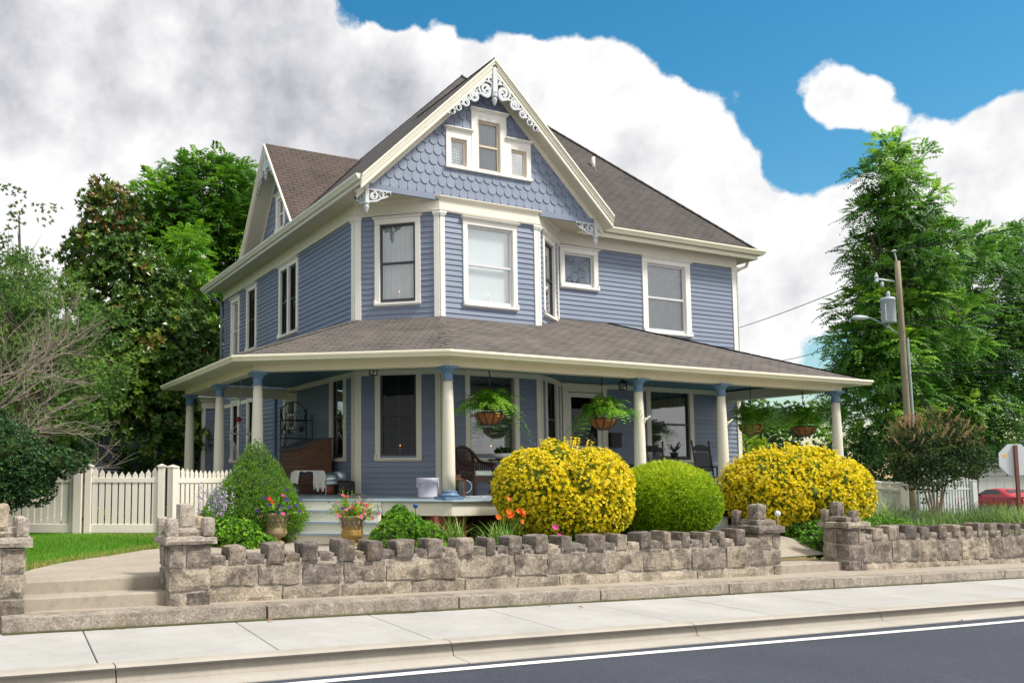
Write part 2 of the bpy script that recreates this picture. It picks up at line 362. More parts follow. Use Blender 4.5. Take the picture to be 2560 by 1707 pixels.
def frame(O, X, N=None):
    X = Vector((X[0], X[1], 0)).normalized(); N = Vector((X.y, -X.x, 0)); O = Vector((O[0], O[1], 0))
    def f(s, d, z): return O+X*s+N*d+Vector((0,0,z))
    f.O, f.X, f.N = O, X, N
    return f
def bevel(o, w=.01, seg=2):
    m = o.modifiers.new('bevel', 'BEVEL'); m.width = w; m.segments = seg; m.limit_method = 'ANGLE'; m.angle_limit = R(40); return o
def curve(pts, n=24): # Catmull-Rom
    P = [Vector(p) for p in pts]; P = [P[0]*2-P[1]]+P+[P[-1]*2-P[-2]]; out = []
    segs = len(P)-3; per = max(2, n//segs)
    for i in range(segs):
        a, b, c, d = P[i:i+4]
        for k in range(per):
            t = k/per; out.append(.5*((2*b)+(c-a)*t+(2*a-5*b+4*c-d)*t*t+(3*b-a-3*c+d)*t**3))
    out.append(P[-2]); return out
# leaf builders ------------------------------------------------------
def unit(a): return a/np.maximum(np.linalg.norm(a, axis=-1, keepdims=True), 1e-9)
def rdir(n): return unit(RNG.normal(size=(n,3)))
def leafquads(P, D, L, W, U=None, fold=.15):
    """diamond leaves: base P, direction D, length L, width W, face normal hint U"""
    n = len(P); D = unit(D); U = rdir(n) if U is None else U
    S = unit(np.cross(D, U)); N = np.cross(S, D); L = np.broadcast_to(np.asarray(L, float), (n,))[:,None]; W = np.broadcast_to(np.asarray(W, float), (n,))[:,None]
    mid = P+D*L*.5; tip = P+D*L-N*L*.12
    V = np.stack([P, mid+S*W*.5+N*W*fold, tip, mid-S*W*.5+N*W*fold], 1).reshape(-1,3)
    return V, np.arange(4*n).reshape(n,4)
class Leaf:
    def __init__(s): s.V = []; s.F = []; s.A = []; s.n = 0
    def add(s, V, F, a): # a per face
        s.V.append(V); s.F.append(F+s.n); s.n += len(V); s.A.append(np.repeat(np.broadcast_to(np.asarray(a, float), (len(F),)), len(V)//len(F)))
    def quads(s, P, D, L, W, a, U=None, fold=.15):
        V, F = leafquads(P, D, L, W, U, fold); s.add(V, F, a)
    def build(s, name, mat, parent=None):
        return npobj(name, np.concatenate(s.V), np.concatenate(s.F), np.clip(np.concatenate(s.A), 0, 1), mat, parent)
def rosettes(lf, C, D, k, L, W, a, spread=.9, droop=0):
    """k leaves round each twig end C pointing along D"""
    n = len(C); D = unit(D); ref = rdir(n); A = unit(np.cross(D, ref)); B = np.cross(D, A)
    for i in range(k):
        an = 2*np.pi*i/k+RNG.uniform(0, .8, n); sp = spread*RNG.uniform(.6, 1.3, n)
        d = D+(A*np.cos(an)[:,None]+B*np.sin(an)[:,None])*sp[:,None]; d[:,2] -= droop
        lf.quads(C, d, L*RNG.uniform(.7, 1.2, n), W*RNG.uniform(.8, 1.1, n), a+RNG.normal(0, .05, n), U=D)
def fronds(lf, C, D, pairs, L, leafL, leafW, a, droop=.6):
    """pinnate leaves: a curved midrib of length L with leaflet pairs"""
    n = len(C); D = unit(D); up = np.tile([0.,0.,1.], (n,1))
    S = unit(np.cross(D, up)+1e-6); Lr = L*RNG.uniform(.7, 1.2, n)[:,None]
    for i in range(pairs):
        t = (i+1)/pairs; pos = C+D*Lr*t; pos[:,2] -= (droop*Lr[:,0]*t*t)*.6
        tan = unit(D-np.array([0,0,1.])*droop*t*1.1); nn = unit(np.cross(S, tan))
        sh = np.sin(np.pi*min(1, .25+t*.75))**.5 if t < 1 else .75
        for sg in (1, -1):
            d = S*sg+tan*.55+nn*-.15+RNG.normal(0, .12, (n,3))
            lf.quads(pos, d, leafL*max(.5, sh)*RNG.uniform(.8, 1.15, n), leafW, a+RNG.normal(0, .03, n), U=nn)
def in_spheres(n, spheres, shell=.55):
    """random points in a union of ellipsoids, biased outward; returns points, outward directions"""
    vol = np.array([s[3]*s[4]*s[5] for s in spheres])**.75; idx = RNG.choice(len(spheres), n, p=vol/vol.sum())
    S = np.array(spheres)[idx]; d = rdir(n); r = (shell+(1-shell)*RNG.random(n)**.7)[:,None]
    return S[:,:3]+d*r*S[:,3:6], unit(d/S[:,3:6]), idx
def clumps(spheres, n, cr):
    """small clump centres spread over the envelope"""
    P, D, _ = in_spheres(n, spheres, .45); return P, D, cr*RNG.uniform(.6, 1.4, n)

# ================================================================== THE HOUSE
Bp=(-1.534,1.320); Ap=(0.,0.); Dp=(2.798,0.); Ep=(4.236,1.045); Gp=(10.774,1.045); Fp=(-1.534,12.02); Hp=(10.774,12.02)
house = thing('house', (4, 5, -.9), 'two storey blue clapboard Victorian house with cream trim, front gable and wraparound porch', 'house')
fL=frame(Fp,(0,-1)); fC=frame(Bp,(Ap[0]-Bp[0],Ap[1]-Bp[1])); fF=frame(Ap,(1,0)); fD=frame(Dp,(Ep[0]-Dp[0],Ep[1]-Dp[1])); fR=frame(Ep,(1,0))
fG=frame(Gp,(0,1)); fH=frame(Hp,(-1,0))
LC=math.hypot(Bp[0],Bp[1]); LD=math.hypot(Ep[0]-Dp[0],Ep[1]-Dp[1]); LL=Fp[1]-Bp[1]; LR=Gp[0]-Ep[0]
SL=lambda y: 12.02-y
def clap(mb, fr, s0, s1, z0, z1, op=(), e=.127):
    z = z0
    while z < z1-.01:
        zt = min(z+e, z1); iv = [(s0, s1)]
        for a, b, za, zb in op:
            if za+.07 < (z+zt)/2 < zb-.05:
                nv = []
                for p, q in iv:
                    if b-.06 <= p or a+.06 >= q: nv.append((p, q)); continue
                    if a+.06 > p: nv.append((p, a+.06))
                    if b-.06 < q: nv.append((b-.06, q))
                iv = nv
        cuts=[]
        for p, q in iv:
            x=p
            while q-x>4.2: l=RNG.uniform(2.,4.); cuts.append((x,x+l-.004)); x+=l
            cuts.append((x,q))
        for p, q in cuts:
            w = RNG.uniform(-.003, .003); mb.cur=RNG.random()
            mb.add([fr(p,.027+w,z),fr(q,.027+w,z),fr(q,.006,zt),fr(p,.006,zt),fr(p,.0,z),fr(q,.0,z)], [(0,1,2,3),(4,5,1,0)])
        z = zt
# openings: frame, (s0,s1,z0,z1), style
def slats(mb, fr, s0, s1, z0, z1, d, pitch=.05, tilt=.35):
    z = z0
    while z < z1:
        h = pitch*.46
        mb.add([fr(s0,d+.012,z-h*tilt),fr(s1,d+.012,z-h*tilt),fr(s1,d-.012,z+h*tilt),fr(s0,d-.012,z+h*tilt)], [(0,1,2,3)]); z += pitch
    for t in (.15,.5,.85):
        s = s0+(s1-s0)*t; mb.fbox(fr, s-.004, s+.004, d+.012, d+.014, z0, z1)
def wavy(mb, fr, s0, s1, z0, z1, d, amp=.02, n=40):
    vs = []
    for i in range(n+1):
        s = s0+(s1-s0)*i/n; w = amp*math.sin(i*1.7)+amp*.5*math.sin(i*.6)
        vs += [fr(s,d+w,z0),fr(s,d+w,z1)]
    mb.add(vs, [(2*i,2*i+2,2*i+3,2*i+1) for i in range(n)])
def sash_frame(mb, fr, a, b, z0, z1, d0, d1, w=.05, mid=True, bot=.085, mull=None):
    mb.fbox(fr,a,a+w,d0,d1,z0,z1); mb.fbox(fr,b-w,b,d0,d1,z0,z1); mb.fbox(fr,a+w,b-w,d0,d1,z1-w,z1); mb.fbox(fr,a+w,b-w,d0,d1,z0,z0+bot)
    if mid: zm=(z0+z1)/2; mb.fbox(fr,a+w,b-w,d0,d1+.008,zm-.025,zm+.025)
def window(fr, s0, s1, z0, z1, sash='sash_dark', inner='blind', glz='glass', cw=.125, cap=True, mull=False, candle=False, head=.17, sub='cream', taupe=None, mid=True, parent=None, cwm='white_trim', label=None):
    parent = parent or house
    mb = MB(); t = .05
    a, b, zi0, zi1 = s0+cw, s1-cw, z0+.085, z1-head
    mb.fbox(fr,s0,a,-.11,t,z0+.07,zi1); mb.fbox(fr,b,s1,-.11,t,z0+.07,zi1); mb.fbox(fr,s0,s1,-.11,t+.004,zi1,z1-.05)
    if cap:
        mb.fbox(fr,s0-.03,s1+.03,.0,t+.04,z1-.05,z1-.02); mb.fbox(fr,s0-.055,s1+.055,.0,t+.075,z1-.02,z1)
    else: mb.fbox(fr,s0,s1,.0,t+.01,z1-.05,z1)
    mb.fbox(fr,s0-.01,s1+.01,-.11,t+.045,z0+.015,z0+.072); mb.fbox(fr,s0,s1,0,t+.008,z0-.01,z0+.015)
    for e in (s0-.012, s1-.038): mb.fbox(fr,e,e+.05,t,t+.035,z0+.072,z0+.15)
    if mull: m0=(a+b)/2; mb.fbox(fr,m0-.05,m0+.05,-.10,t+.006,zi0,zi1)
    w = obj('window', mb, cwm, parent); bevel(w, .006, 1)
    if label: w['label'] = label
    spans = [(a,(a+b)/2-.05),((a+b)/2+.05,b)] if mull else [(a,b)]
    for p, q in spans:
        sm = MB(); sash_frame(sm, fr, p+.002, q-.002, zi0+.002, zi1-.002, -.07, -.015, mid=mid); obj('sash', sm, sash, w)
        g = MB(); g.add([fr(p+.03,-.045,zi0+.03),fr(q-.03,-.045,zi0+.03),fr(q-.03,-.045,zi1-.03),fr(p+.03,-.045,zi1-.03)], [(0,1,2,3)]); obj('pane', g, glz, w)
        if inner in ('blind','blind_dark'):
            bm_ = MB(); slats(bm_, fr, p+.02, q-.02, zi0+.06, zi1-.03, -.14, tilt=.92 if inner=='blind' else .55); obj('blind', bm_, 'blind_white' if inner=='blind' else 'blind_grey', w)
        elif inner == 'shade':
            bm_ = MB(); bm_.fbox(fr,p+.02,q-.02,-.135,-.13,zi0+.02,zi1-.02); obj('blind', bm_, 'blind_white', w)
        elif inner in ('curtain','curtain_dark'):
            bm_ = MB(); wavy(bm_, fr, p+.02, q-.02, zi0+.02, zi1-.02, -.15); obj('curtain', bm_, inner, w)
        if candle:
            cb = MB(); s = (p+q)/2+.02; o_ = fr(s,-.085,zi0+.09); cb.lathe([(.03,0),(.03,.012),(.011,.02),(.011,.16),(.004,.165)], 10, o_); cm = obj('candle', cb, 'white_ceramic', w)
            fb = MB(); fb.lathe([(.002,0),(.009,.012),(.006,.028),(.001,.04)], 8, fr(s,-.085,zi0+.257)); obj('flame_bulb', fb, 'flame', cm)
    # near-black sheet behind the opening, the room's shade put into its colour
    rm = MB(); rm.fbox(fr,a-.02,b+.02,-.62,-.6,zi0-.05,zi1+.05); obj('room_shade_sheet', rm, 'dark_room', w)
    return w
m_, nt_, b_, o_ = newmat('flame'); b_.inputs['Emission Color'].default_value=(1,.35,.06,1); b_.inputs['Emission Strength'].default_value=4; b_.inputs['Base Color'].default_value=(.8,.3,.05,1)
OPEN = {'L':[(SL(6.45),SL(4.95),4.36,6.50),(SL(9.45),SL(8.46),4.36,6.49),(SL(11.12),SL(10.2),4.2,6.42),(SL(2.76),SL(1.80),.76,2.88),(SL(6.0),SL(5.02),1.62,2.69),(SL(11.0),SL(10.14),.86,3.0),(SL(9.32),SL(8.45),.86,2.95)],
        'C':[(.48,1.58,4.37,6.50),(.48,1.58,.75,2.87)], 'F':[(.62,2.16,4.36,6.49),(.64,2.155,.75,2.87)], 'D':[(.36,1.46,4.37,6.50),(.36,1.46,.75,2.87)],
        'R':[(7.14-4.236,8.94-4.236,4.345,6.525),(4.30-4.236,5.58-4.236,5.36,6.50),(4.29-4.236,5.775-4.236,.0,2.83),(7.16-4.236,8.90-4.236,.80,2.87)]}
for nm, fr, ln in (('L',fL,LL),('C',fC,LC),('F',fF,2.798),('D',fD,LD),('R',fR,LR),('G',fG,10.97),('H',fH,12.3)):
    mb = MB(); clap(mb, fr, 0, ln, -.02, 6.62, OPEN.get(nm, ())); obj('wall', mb, 'siding', house, recalc=False)
# rear one-storey bay at the far left
mb = MB(); fW=frame((-2.05,16.),(0,-1)); clap(mb, fW, 0, 3.3, -.3, 2.8); clap(mb, frame((-2.05,12.7),(1,0)), 0, 2.2, -.3, 2.8); rb = obj('rear_bay', mb, 'siding', house, recalc=False)
mb = MB(); mb.box(-2.10,-1.98,12.64,12.78,-.3,2.8); mb.box(-2.12,.3,12.62,16.1,2.8,3.02); mb.sweep([(-2.08,16.),(-2.08,12.66),(.3,12.66)],[(0,3.02),(.1,3.02),(.16,3.10),(.32,3.16),(.32,3.24),(0,3.24)]); obj('cornice', mb, 'cream', rb)
mb = MB(); mb.prism([(-2.1,12.66,3.25),(2,12.66,3.25),(2,16.,3.25),(-2.1,16.,3.25)],(0,0,.05)); obj('roof', mb, 'roof_shingle', rb, uv=lambda m,f,v:(m.v[v][0],m.v[v][1]))
# windows
W = OPEN
window(fC,*W['C'][0], inner='curtain', candle=True); window(fF,*W['F'][0], sash='sash_white', inner='shade', candle=True)
window(fD,*W['D'][0], inner='curtain_dark'); window(fR,*W['R'][0], sash='sash_white', inner='blind', cw=.19)
window(fL,*W['L'][0], inner='curtain_dark', mull=True, glz='glass_screen'); window(fL,*W['L'][1], inner='curtain_dark', glz='glass_screen'); window(fL,*W['L'][2], sash='sash_white', inner='shade')
window(fC,*W['C'][1], inner='blind_dark', candle=True, glz='glass_screen', cap=False, head=.06, cwm='cream'); window(fF,*W['F'][1], sash='sash_taupe', inner='blind_dark', candle=True, cap=False, head=.08, cwm='cream')
window(fD,*W['D'][1], inner='curtain_dark', glz='glass_screen', cap=False, head=.06, cwm='cream'); window(fR,*W['R'][3], sash='sash_dark', inner='curtain_dark', cap=False, head=.05, cw=.15, cwm='cream')
window(fL,*W['L'][3], inner='curtain_dark', glz='glass_screen', cap=False, head=.06, cwm='cream'); window(fL,*W['L'][4], sash='sash_white', inner='curtain', cwm='cream')
window(fL,*W['L'][5], inner='curtain_dark', glz='glass_screen'); window(fL,*W['L'][6], inner='curtain_dark', glz='glass_screen')
w = window(fR,*W['R'][1], sash='sash_white', inner=None, mid=False, cw=.15); w['label']='small square window with leaded stained glass'
for ch in w.children:
    if ch.name.startswith('pane'): ch.data.materials[0] = MATS['stained_glass']
# front door with screen door
a, b = W['R'][2][:2]
mb = MB(); mb.fbox(fR,a,a+.17,-.1,.05,0,2.62); mb.fbox(fR,b-.17,b,-.1,.05,0,2.62); mb.fbox(fR,a,b,-.1,.055,2.62,2.79); mb.fbox(fR,a-.05,b+.05,0,.12,2.79,2.83)
door = obj('door', mb, 'cream', house); bevel(door,.006,1)
mb = MB(); p,q=a+.172,b-.172; mb.fbox(fR,p,p+.13,-.06,0,0.02,2.60); mb.fbox(fR,q-.13,q,-.06,0,0.02,2.60); mb.fbox(fR,p+.13,q-.13,-.06,0,2.48,2.60); mb.fbox(fR,p+.13,q-.13,-.06,0,.02,.35); mb.fbox(fR,p+.13,q-.13,-.06,0,1.08,1.2)
obj('screen_door', mb, 'cream', door)
mb = MB(); mb.fbox(fR,p+.12,q-.12,-.04,-.035,.3,2.5); obj('pane', mb, 'glass_screen', door)
mb = MB(); mb.fbox(fR,p+.0,q,-.2,-.16,0,2.6); obj('inner_door', mb, 'wood_brown', door)
mb = MB(); mb.fbox(fR,p+.04,p+.08,0,.02,1.0,1.18); mb.tube([fR(p+.06,.02,1.08),fR(p+.06,.06,1.08),fR(p+.13,.06,1.08)],.012); obj('handle', mb, 'galv_grey', door)
# corner boards
def cboard(fr, s0, s1, z0, z1, m='white_trim', cap=True):
    mb = MB(); mb.fbox(fr,s0,s1,-.02,.045,z0,z1)
    if cap: mb.fbox(fr,s0-.015,s1+.015,0,.07,z1-.09,z1-.05); mb.fbox(fr,s0-.03,s1+.03,0,.085,z1-.05,z1)
    return bevel(obj('corner_board', mb, m, house), .005, 1)
for z0, z1, m, cp in ((3.6,6.535,'white_trim',True),(0.0,2.74,'cream',False)):
    cboard(fC,0,.15,z0,z1,m,cp); cboard(fL,LL-.15,LL,z0,z1,m,cp); cboard(fC,LC-.125,LC,z0,z1,m,cp); cboard(fF,0,.125,z0,z1,m,cp)
    cboard(fF,2.798-.125,2.798,z0,z1,m,cp); cboard(fD,0,.125,z0,z1,m,cp); cboard(fD,LD-.11,LD-.02,z0,z1,m,cp); cboard(fR,LR-.16,LR,z0,z1,m,cp); cboard(fG,0,.16,z0,z1,m,cp)
# frieze round the walls, with mouldings
plan = [Fp,Bp,Ap,Dp,Ep,Gp,Hp]
mb = MB(); mb.sweep(plan,[(-.01,6.535),(.045,6.535),(.045,6.885),(-.01,6.885)]); mb.sweep(plan,[(.045,6.535),(.075,6.535),(.09,6.57),(.045,6.575)]); fz = obj('frieze_board', mb, 'cream', house)
mb = MB(); mb.sweep([Bp,Ap,Dp,Ep],[(.045,6.83),(.075,6.84),(.12,6.88),(.12,6.90),(.045,6.90)]); obj('crown_moulding', mb, 'cream', fz)
mb = MB(); mb.sweep(plan[:-1],[(-.01,2.74),(.04,2.74),(.04,2.86),(-.01,2.86)]); obj('porch_frieze', mb, 'cream', house)
# foundation
mb = MB(); mb.sweep([(-1.55,12.0),(-1.55,1.33),(0.,.02),(2.79,.02),(4.23,1.06),(10.77,1.06),(10.77,12.)],[(-.25,-1.2),(0,-1.2),(0,-.02),(-.25,-.02)]); obj('foundation', mb, 'brick_red', house)
# ---------- roofs
EZ=7.0; PK=(4.4,5.8,13.256); K=.9493; EX0=-2.19; EX1=11.3; EY0=.55; EY1=12.4; YR=3.378; GX=1.36; GZ=10.37; GY=-.36
def slopeuv(m, fi, vi):
    f = m.f[fi]; p = [Vector(m.v[i]) for i in f[:3]]; n = (p[1]-p[0]).cross(p[2]-p[0]).normalized()
    t = Vector((0,0,1)).cross(n)
    if t.length < .05: t = Vector((1,0,0))
    t.normalize(); u = n.cross(t); q = Vector(m.v[vi]); return (q.dot(t)*1., q.dot(u)*1.)
def roofslab(mb, poly, th=.07): mb.prism(poly, (0,0,-th))
mb = MB()
roofslab(mb,[(EX0,GY,EZ),(GX,GY,GZ),(GX,YR,GZ),PK,(EX0,EY1,EZ)])
roofslab(mb,[(GX,GY,GZ),(EX1-6.39,GY,EZ),(EX1-6.39,EY0,EZ),(GX,YR,GZ)])
roofslab(mb,[(EX1-6.39,EY0,EZ),(EX1,EY0,EZ),PK,(GX,YR,GZ)])
roofslab(mb,[(EX1,EY0,EZ),(EX1,EY1,EZ),PK]); roofslab(mb,[(EX1,EY1,EZ),(EX0,EY1,EZ),PK])
roof = obj('roof', mb, 'roof_shingle', house, uv=slopeuv)
# hip caps
for a_, b_2 in (((EX1,EY0,EZ),PK),((EX0,EY1,EZ),PK),((GX,GY,GZ),(GX,YR,GZ))):
    mb = MB(); a_, b_2 = Vector(a_), Vector(b_2); n = int((b_2-a_).length/.28)
    for i in range(n):
        p0 = a_.lerp(b_2, i/n); p1 = a_.lerp(b_2, (i+1.15)/n); s_ = (p1-p0).cross(Vector((0,0,1))).normalized()*.13; d_ = Vector((0,0,-.09)) if a_.z < b_2.z else Vector((0,0,-.11))
        lift = Vector((0,0,.016))
        mb.add([p0+lift*1.6,p1+lift,p1+s_+d_+lift,p0+s_+d_+lift*1.6,p1-s_+d_+lift,p0-s_+d_+lift*1.6],[(0,1,2,3),(1,0,5,4),(0,3,5)])
    obj('ridge_cap', mb, 'roof_shingle', roof, uv=lambda m,f,v:(m.v[v][0]*.7,m.v[v][2]*1.7))
mb = MB(); mb.lathe([(.055,0),(.055,.42),(.045,.42),(.045,.0)],14,(7.03,2.75,9.5)); vp = obj('vent_pipe', mb, 'plastic_white', house, smooth=True)
mb = MB(); mb.lathe([(.15,-.05),(.09,.05),(.06,.10)],14,(7.03,2.75,9.50)); obj('pipe_collar', mb, 'black_iron', vp)
# side gable on the left
SY=6.356; SZ=10.10; SR=-2.06; SX=1.07; sw=2.24; sf=7.16
mb = MB(); vx=EX0+(sf-EZ)/K
roofslab(mb,[(SR,SY,SZ),(SX,SY,SZ),(vx,SY-sw,sf),(SR,SY-sw,sf)],.09); roofslab(mb,[(SR,SY,SZ),(SR,SY+sw,sf),(vx,SY+sw,sf),(SX,SY,SZ)],.09)
gr = obj('gable_roof', mb, 'roof_brown', house, uv=slopeuv); gr.location.z += .02
mb = MB()
for sg in (-1,1):
    p0=Vector((SX,SY,SZ+.03)); p1=Vector((vx,SY+sg*sw,sf+.04)); n_=Vector((0,sg*.12,0.0))
    mb.add([p0,p1,p1+n_+Vector((0,0,.012)),p0+n_+Vector((0,0,.02))],[(0,1,2,3)])
obj('valley_flashing', mb, 'flashing', gr)
# rakes (fascia, soffit, frieze) for a gable: frame along the wall, apex (s,z), half width, slope
def rakes(fr, sa, za, hw, k, d_out, name_parent, fas=.33, sof=.30, fri=.17, mat='cream'):
    for sg in (-1, 1):
        mb = MB(); P=lambda t,dz,d: fr(sa+sg*t*hw, d, za-t*hw*k+dz)
        e=1.0
        def band(d0,d1,z0,z1,t0=0.,t1=1.):
            mb.hexa([P(t0,z0,d1),P(t1,z0,d1),P(t1,z0,d0),P(t0,z0,d0),P(t0,z1,d1),P(t1,z1,d1),P(t1,z1,d0),P(t0,z1,d0)])
        band(d_out-.05,d_out,-fas,-.075); band(d_out,d_out+.035,-.15,-.02); band(d_out,d_out+.02,-.21,-.15); band(d_out+.035,d_out+.06,-.085,-.015)
        rk = bevel(obj('bargeboard', mb, mat, name_parent), .004, 1)
        mb = MB(); band(.0,d_out-.05,-sof-.02,-sof); obj('rake_soffit', mb, 'soffit', rk)
        mb = MB(); band(.0,.035,-sof-.02-fri,-sof-.02,0,.985); obj('rake_frieze', mb, mat, rk)
fGab=frame((0,0),(1,0)); rakes(fGab, GX, GZ, 3.55, K, .36, house)
fSide=frame((-1.534,SY),(0,-1)); rakes(fSide, 0, SZ+.02, sw, (SZ-sf)/sw, .53, house, fas=.24, sof=.24, fri=.12)
# fish-scale shingles inside a triangle
def clip(poly, n, c):   # keep n.p <= c
    out = []
    for i in range(len(poly)):
        a, b = poly[i], poly[(i+1)%len(poly)]; da=n[0]*a[0]+n[1]*a[1]-c; db=n[0]*b[0]+n[1]*b[1]-c
        if da <= 0: out.append(a)
        if da*db < 0: t=da/(da-db); out.append((a[0]+(b[0]-a[0])*t, a[1]+(b[1]-a[1])*t))
    return out
def scales(fr, sa, za, k, z0, holes, w=.232, e=.245, name_parent=None):
    mb = MB(); back = MB(); hw=(za-z0)/k
    bd=-.32 if hw>3 else -.64; back.add([fr(sa-hw,bd,z0),fr(sa+hw,bd,z0),fr(sa,bd,za)],[(0,1,2)]); row = 0; z = z0-.03
    while z < za:
        off = (row%2)*w/2; n = int(hw/w)+2
        for i in range(-n, n+1):
            c = sa+i*w+off; r = w/2-.004; cz = z+r
            poly = [(c-r, z+e*1.25)]+[(c-r*math.cos(a), cz-r*math.sin(a)) for a in np.linspace(0, math.pi, 11)]+[(c+r, z+e*1.25)]
            poly = clip(poly, (k,1), za+k*sa); poly = clip(poly, (-k,1), za-k*sa)
            if len(poly) < 3: continue
            zz = z+e*.6
            if any(a+.03 < c < b-.03 and q0 < zz < q1 for a,b,q0,q1 in holes): continue
            dd = lambda z_: .030-.022*max(0,min(1,(z_-z)/(e*1.25)))+RNG.uniform(-.001,.001)
            top = [fr(x,dd(y),y) for x,y in poly]; bot = [fr(x,max(0,dd(y)-.016),y) for x,y in poly]; m=len(poly)
            mb.cur = RNG.random(); mb.add(top+bot,[tuple(range(m))]+[(i_,(i_+1)%m,m+(i_+1)%m,m+i_) for i_ in range(m)])
        z += e; row += 1
    g = obj('gable_wall', back, 'shingle_blue', name_parent, recalc=False); obj('scalloped_shingles', mb, 'shingle_blue', g, recalc=False); return g
scales(fGab, GX, GZ-.40, K, 6.93, [(.18,.92,7.63,8.6),(.92,1.87,7.63,9.19),(1.87,2.62,7.63,8.6)], name_parent=house)
scales(fSide, 0, SZ-.26, (SZ-sf)/sw, 6.95, [(-.38,.38,7.55,8.72)], w=.2, e=.2, name_parent=house)
mb = MB(); mb.fbox(fGab,-1.83,4.56,-.02,.04,6.80,6.945); obj('base_board', mb, 'shingle_blue', house)
# gable windows: a stepped group of three under one trim
mb = MB(); o=.05
for a,b,z0,z1 in ((.18,.885,7.63,8.62),(1.905,2.62,7.63,8.62)):
    mb.fbox(fGab,a,a+.13,-.05,o,z0+.06,z1-.06); mb.fbox(fGab,b-.13,b,-.05,o,z0+.06,z1-.06); mb.fbox(fGab,a+.13,b-.13,-.05,o,z1-.26,z1-.06)
    mb.fbox(fGab,a-.02,b+.02,0,o+.03,z1-.06,z1-.03); mb.fbox(fGab,a-.05,b+.05,0,o+.07,z1-.03,z1)
mb.fbox(fGab,.89,1.08,-.05,o+.004,7.69,9.13); mb.fbox(fGab,1.71,1.90,-.05,o+.004,7.69,9.13); mb.fbox(fGab,1.08,1.71,-.05,o+.004,8.93,9.13)
mb.fbox(fGab,.87,1.92,0,o+.034,9.13,9.16); mb.fbox(fGab,.84,1.95,0,o+.074,9.16,9.20)
mb.fbox(fGab,.16,2.64,-.05,o+.03,7.62,7.69)
gw = bevel(obj('window', mb, 'white_trim', house), .005, 1); gw['label']='stepped group of three small attic windows'
for a,b,z0,z1,mid,inn in ((.31,.755,7.69,8.36,False,'blind'),(1.08,1.71,7.69,8.93,True,'curtain_dark'),(2.035,2.49,7.69,8.36,False,'blind')):
    s_=MB(); sash_frame(s_,fGab,a+.002,b-.002,z0+.002,z1-.002,-.06,-.01,w=.055,mid=mid,bot=.06); obj('sash',s_,'sash_tan',gw)
    g=MB(); g.add([fGab(a+.03,-.035,z0+.03),fGab(b-.03,-.035,z0+.03),fGab(b-.03,-.035,z1-.03),fGab(a+.03,-.035,z1-.03)],[(0,1,2,3)]); obj('pane',g,'glass',gw)
    bb=MB()
    if inn=='blind': slats(bb,fGab,a+.03,b-.03,z0+.05,z1-.03,-.09,.04,.95)
    else: wavy(bb,fGab,a+.03,b-.03,z0+.05,z1-.03,-.1)
    obj('blind',bb,'blind_white' if inn=='blind' else 'curtain',gw)
    bb=MB(); bb.fbox(fGab,a-.02,b+.02,-.3,-.28,z0-.02,z1+.02); obj('room_shade_sheet',bb,'dark_room',gw)  # flat black sheet painting in the attic's shade behind each pane
sgw = window(fSide,-.38,.38,7.55,8.72,sash='sash_white',inner='curtain_dark',cw=.15)
# scrollwork
def ribbon(mb, pts, wid, fr, d0, d1):
    n=len(pts); L=[];Rr=[]
    for i in range(n):
        a=pts[max(0,i-1)]; b=pts[min(n-1,i+1)]; t=Vector((b[0]-a[0],b[1]-a[1])).normalized(); m=Vector((-t.y,t.x)); w=wid[i]/2 if hasattr(wid,'__len__') else wid/2
        L.append((pts[i][0]+m.x*w,pts[i][1]+m.y*w)); Rr.append((pts[i][0]-m.x*w,pts[i][1]-m.y*w))
    vs=[]
    for i in range(n): vs += [fr(L[i][0],d1,L[i][1]),fr(Rr[i][0],d1,Rr[i][1]),fr(Rr[i][0],d0,Rr[i][1]),fr(L[i][0],d0,L[i][1])]
    fs=[(4*i+j,4*i+(j+1)%4,4*i+4+(j+1)%4,4*i+4+j) for i in range(n-1) for j in range(4)]+[(0,1,2,3),(4*n-4,4*n-3,4*n-2,4*n-1)]
    mb.add(vs,fs)
def spiral(c, r, a0, turns, sg, n=30, inner=.22):
    return [(c[0]+r*(1-(1-inner)*(i/n))*math.cos(a0+sg*2*math.pi*turns*i/n), c[1]+r*(1-(1-inner)*(i/n))*math.sin(a0+sg*2*math.pi*turns*i/n)) for i in range(n+1)]
def scroll(mb, c, r, a0, turns, sg, fr, d0, d1, w0=.05, blob=True):
    p=spiral(c,r,a0,turns,sg); ribbon(mb,p,[w0*(.75+.5*math.sin(math.pi*i/30)) for i in range(31)],fr,d0,d1)
    if blob:
        e=p[-1]; ribbon(mb,[(e[0]+.028*math.cos(t),e[1]+.028*math.sin(t)) for t in np.linspace(0,5.6,10)],.05,fr,d0,d1)
def finial(mb, x, y, z, s=1.): mb.lathe([(.012*s,-.17*s),(.035*s,-.12*s),(.055*s,-.06*s),(.03*s,-.02*s),(.06*s,0),(.06*s,.02*s),(.04*s,.03*s)],14,(x,y,z))
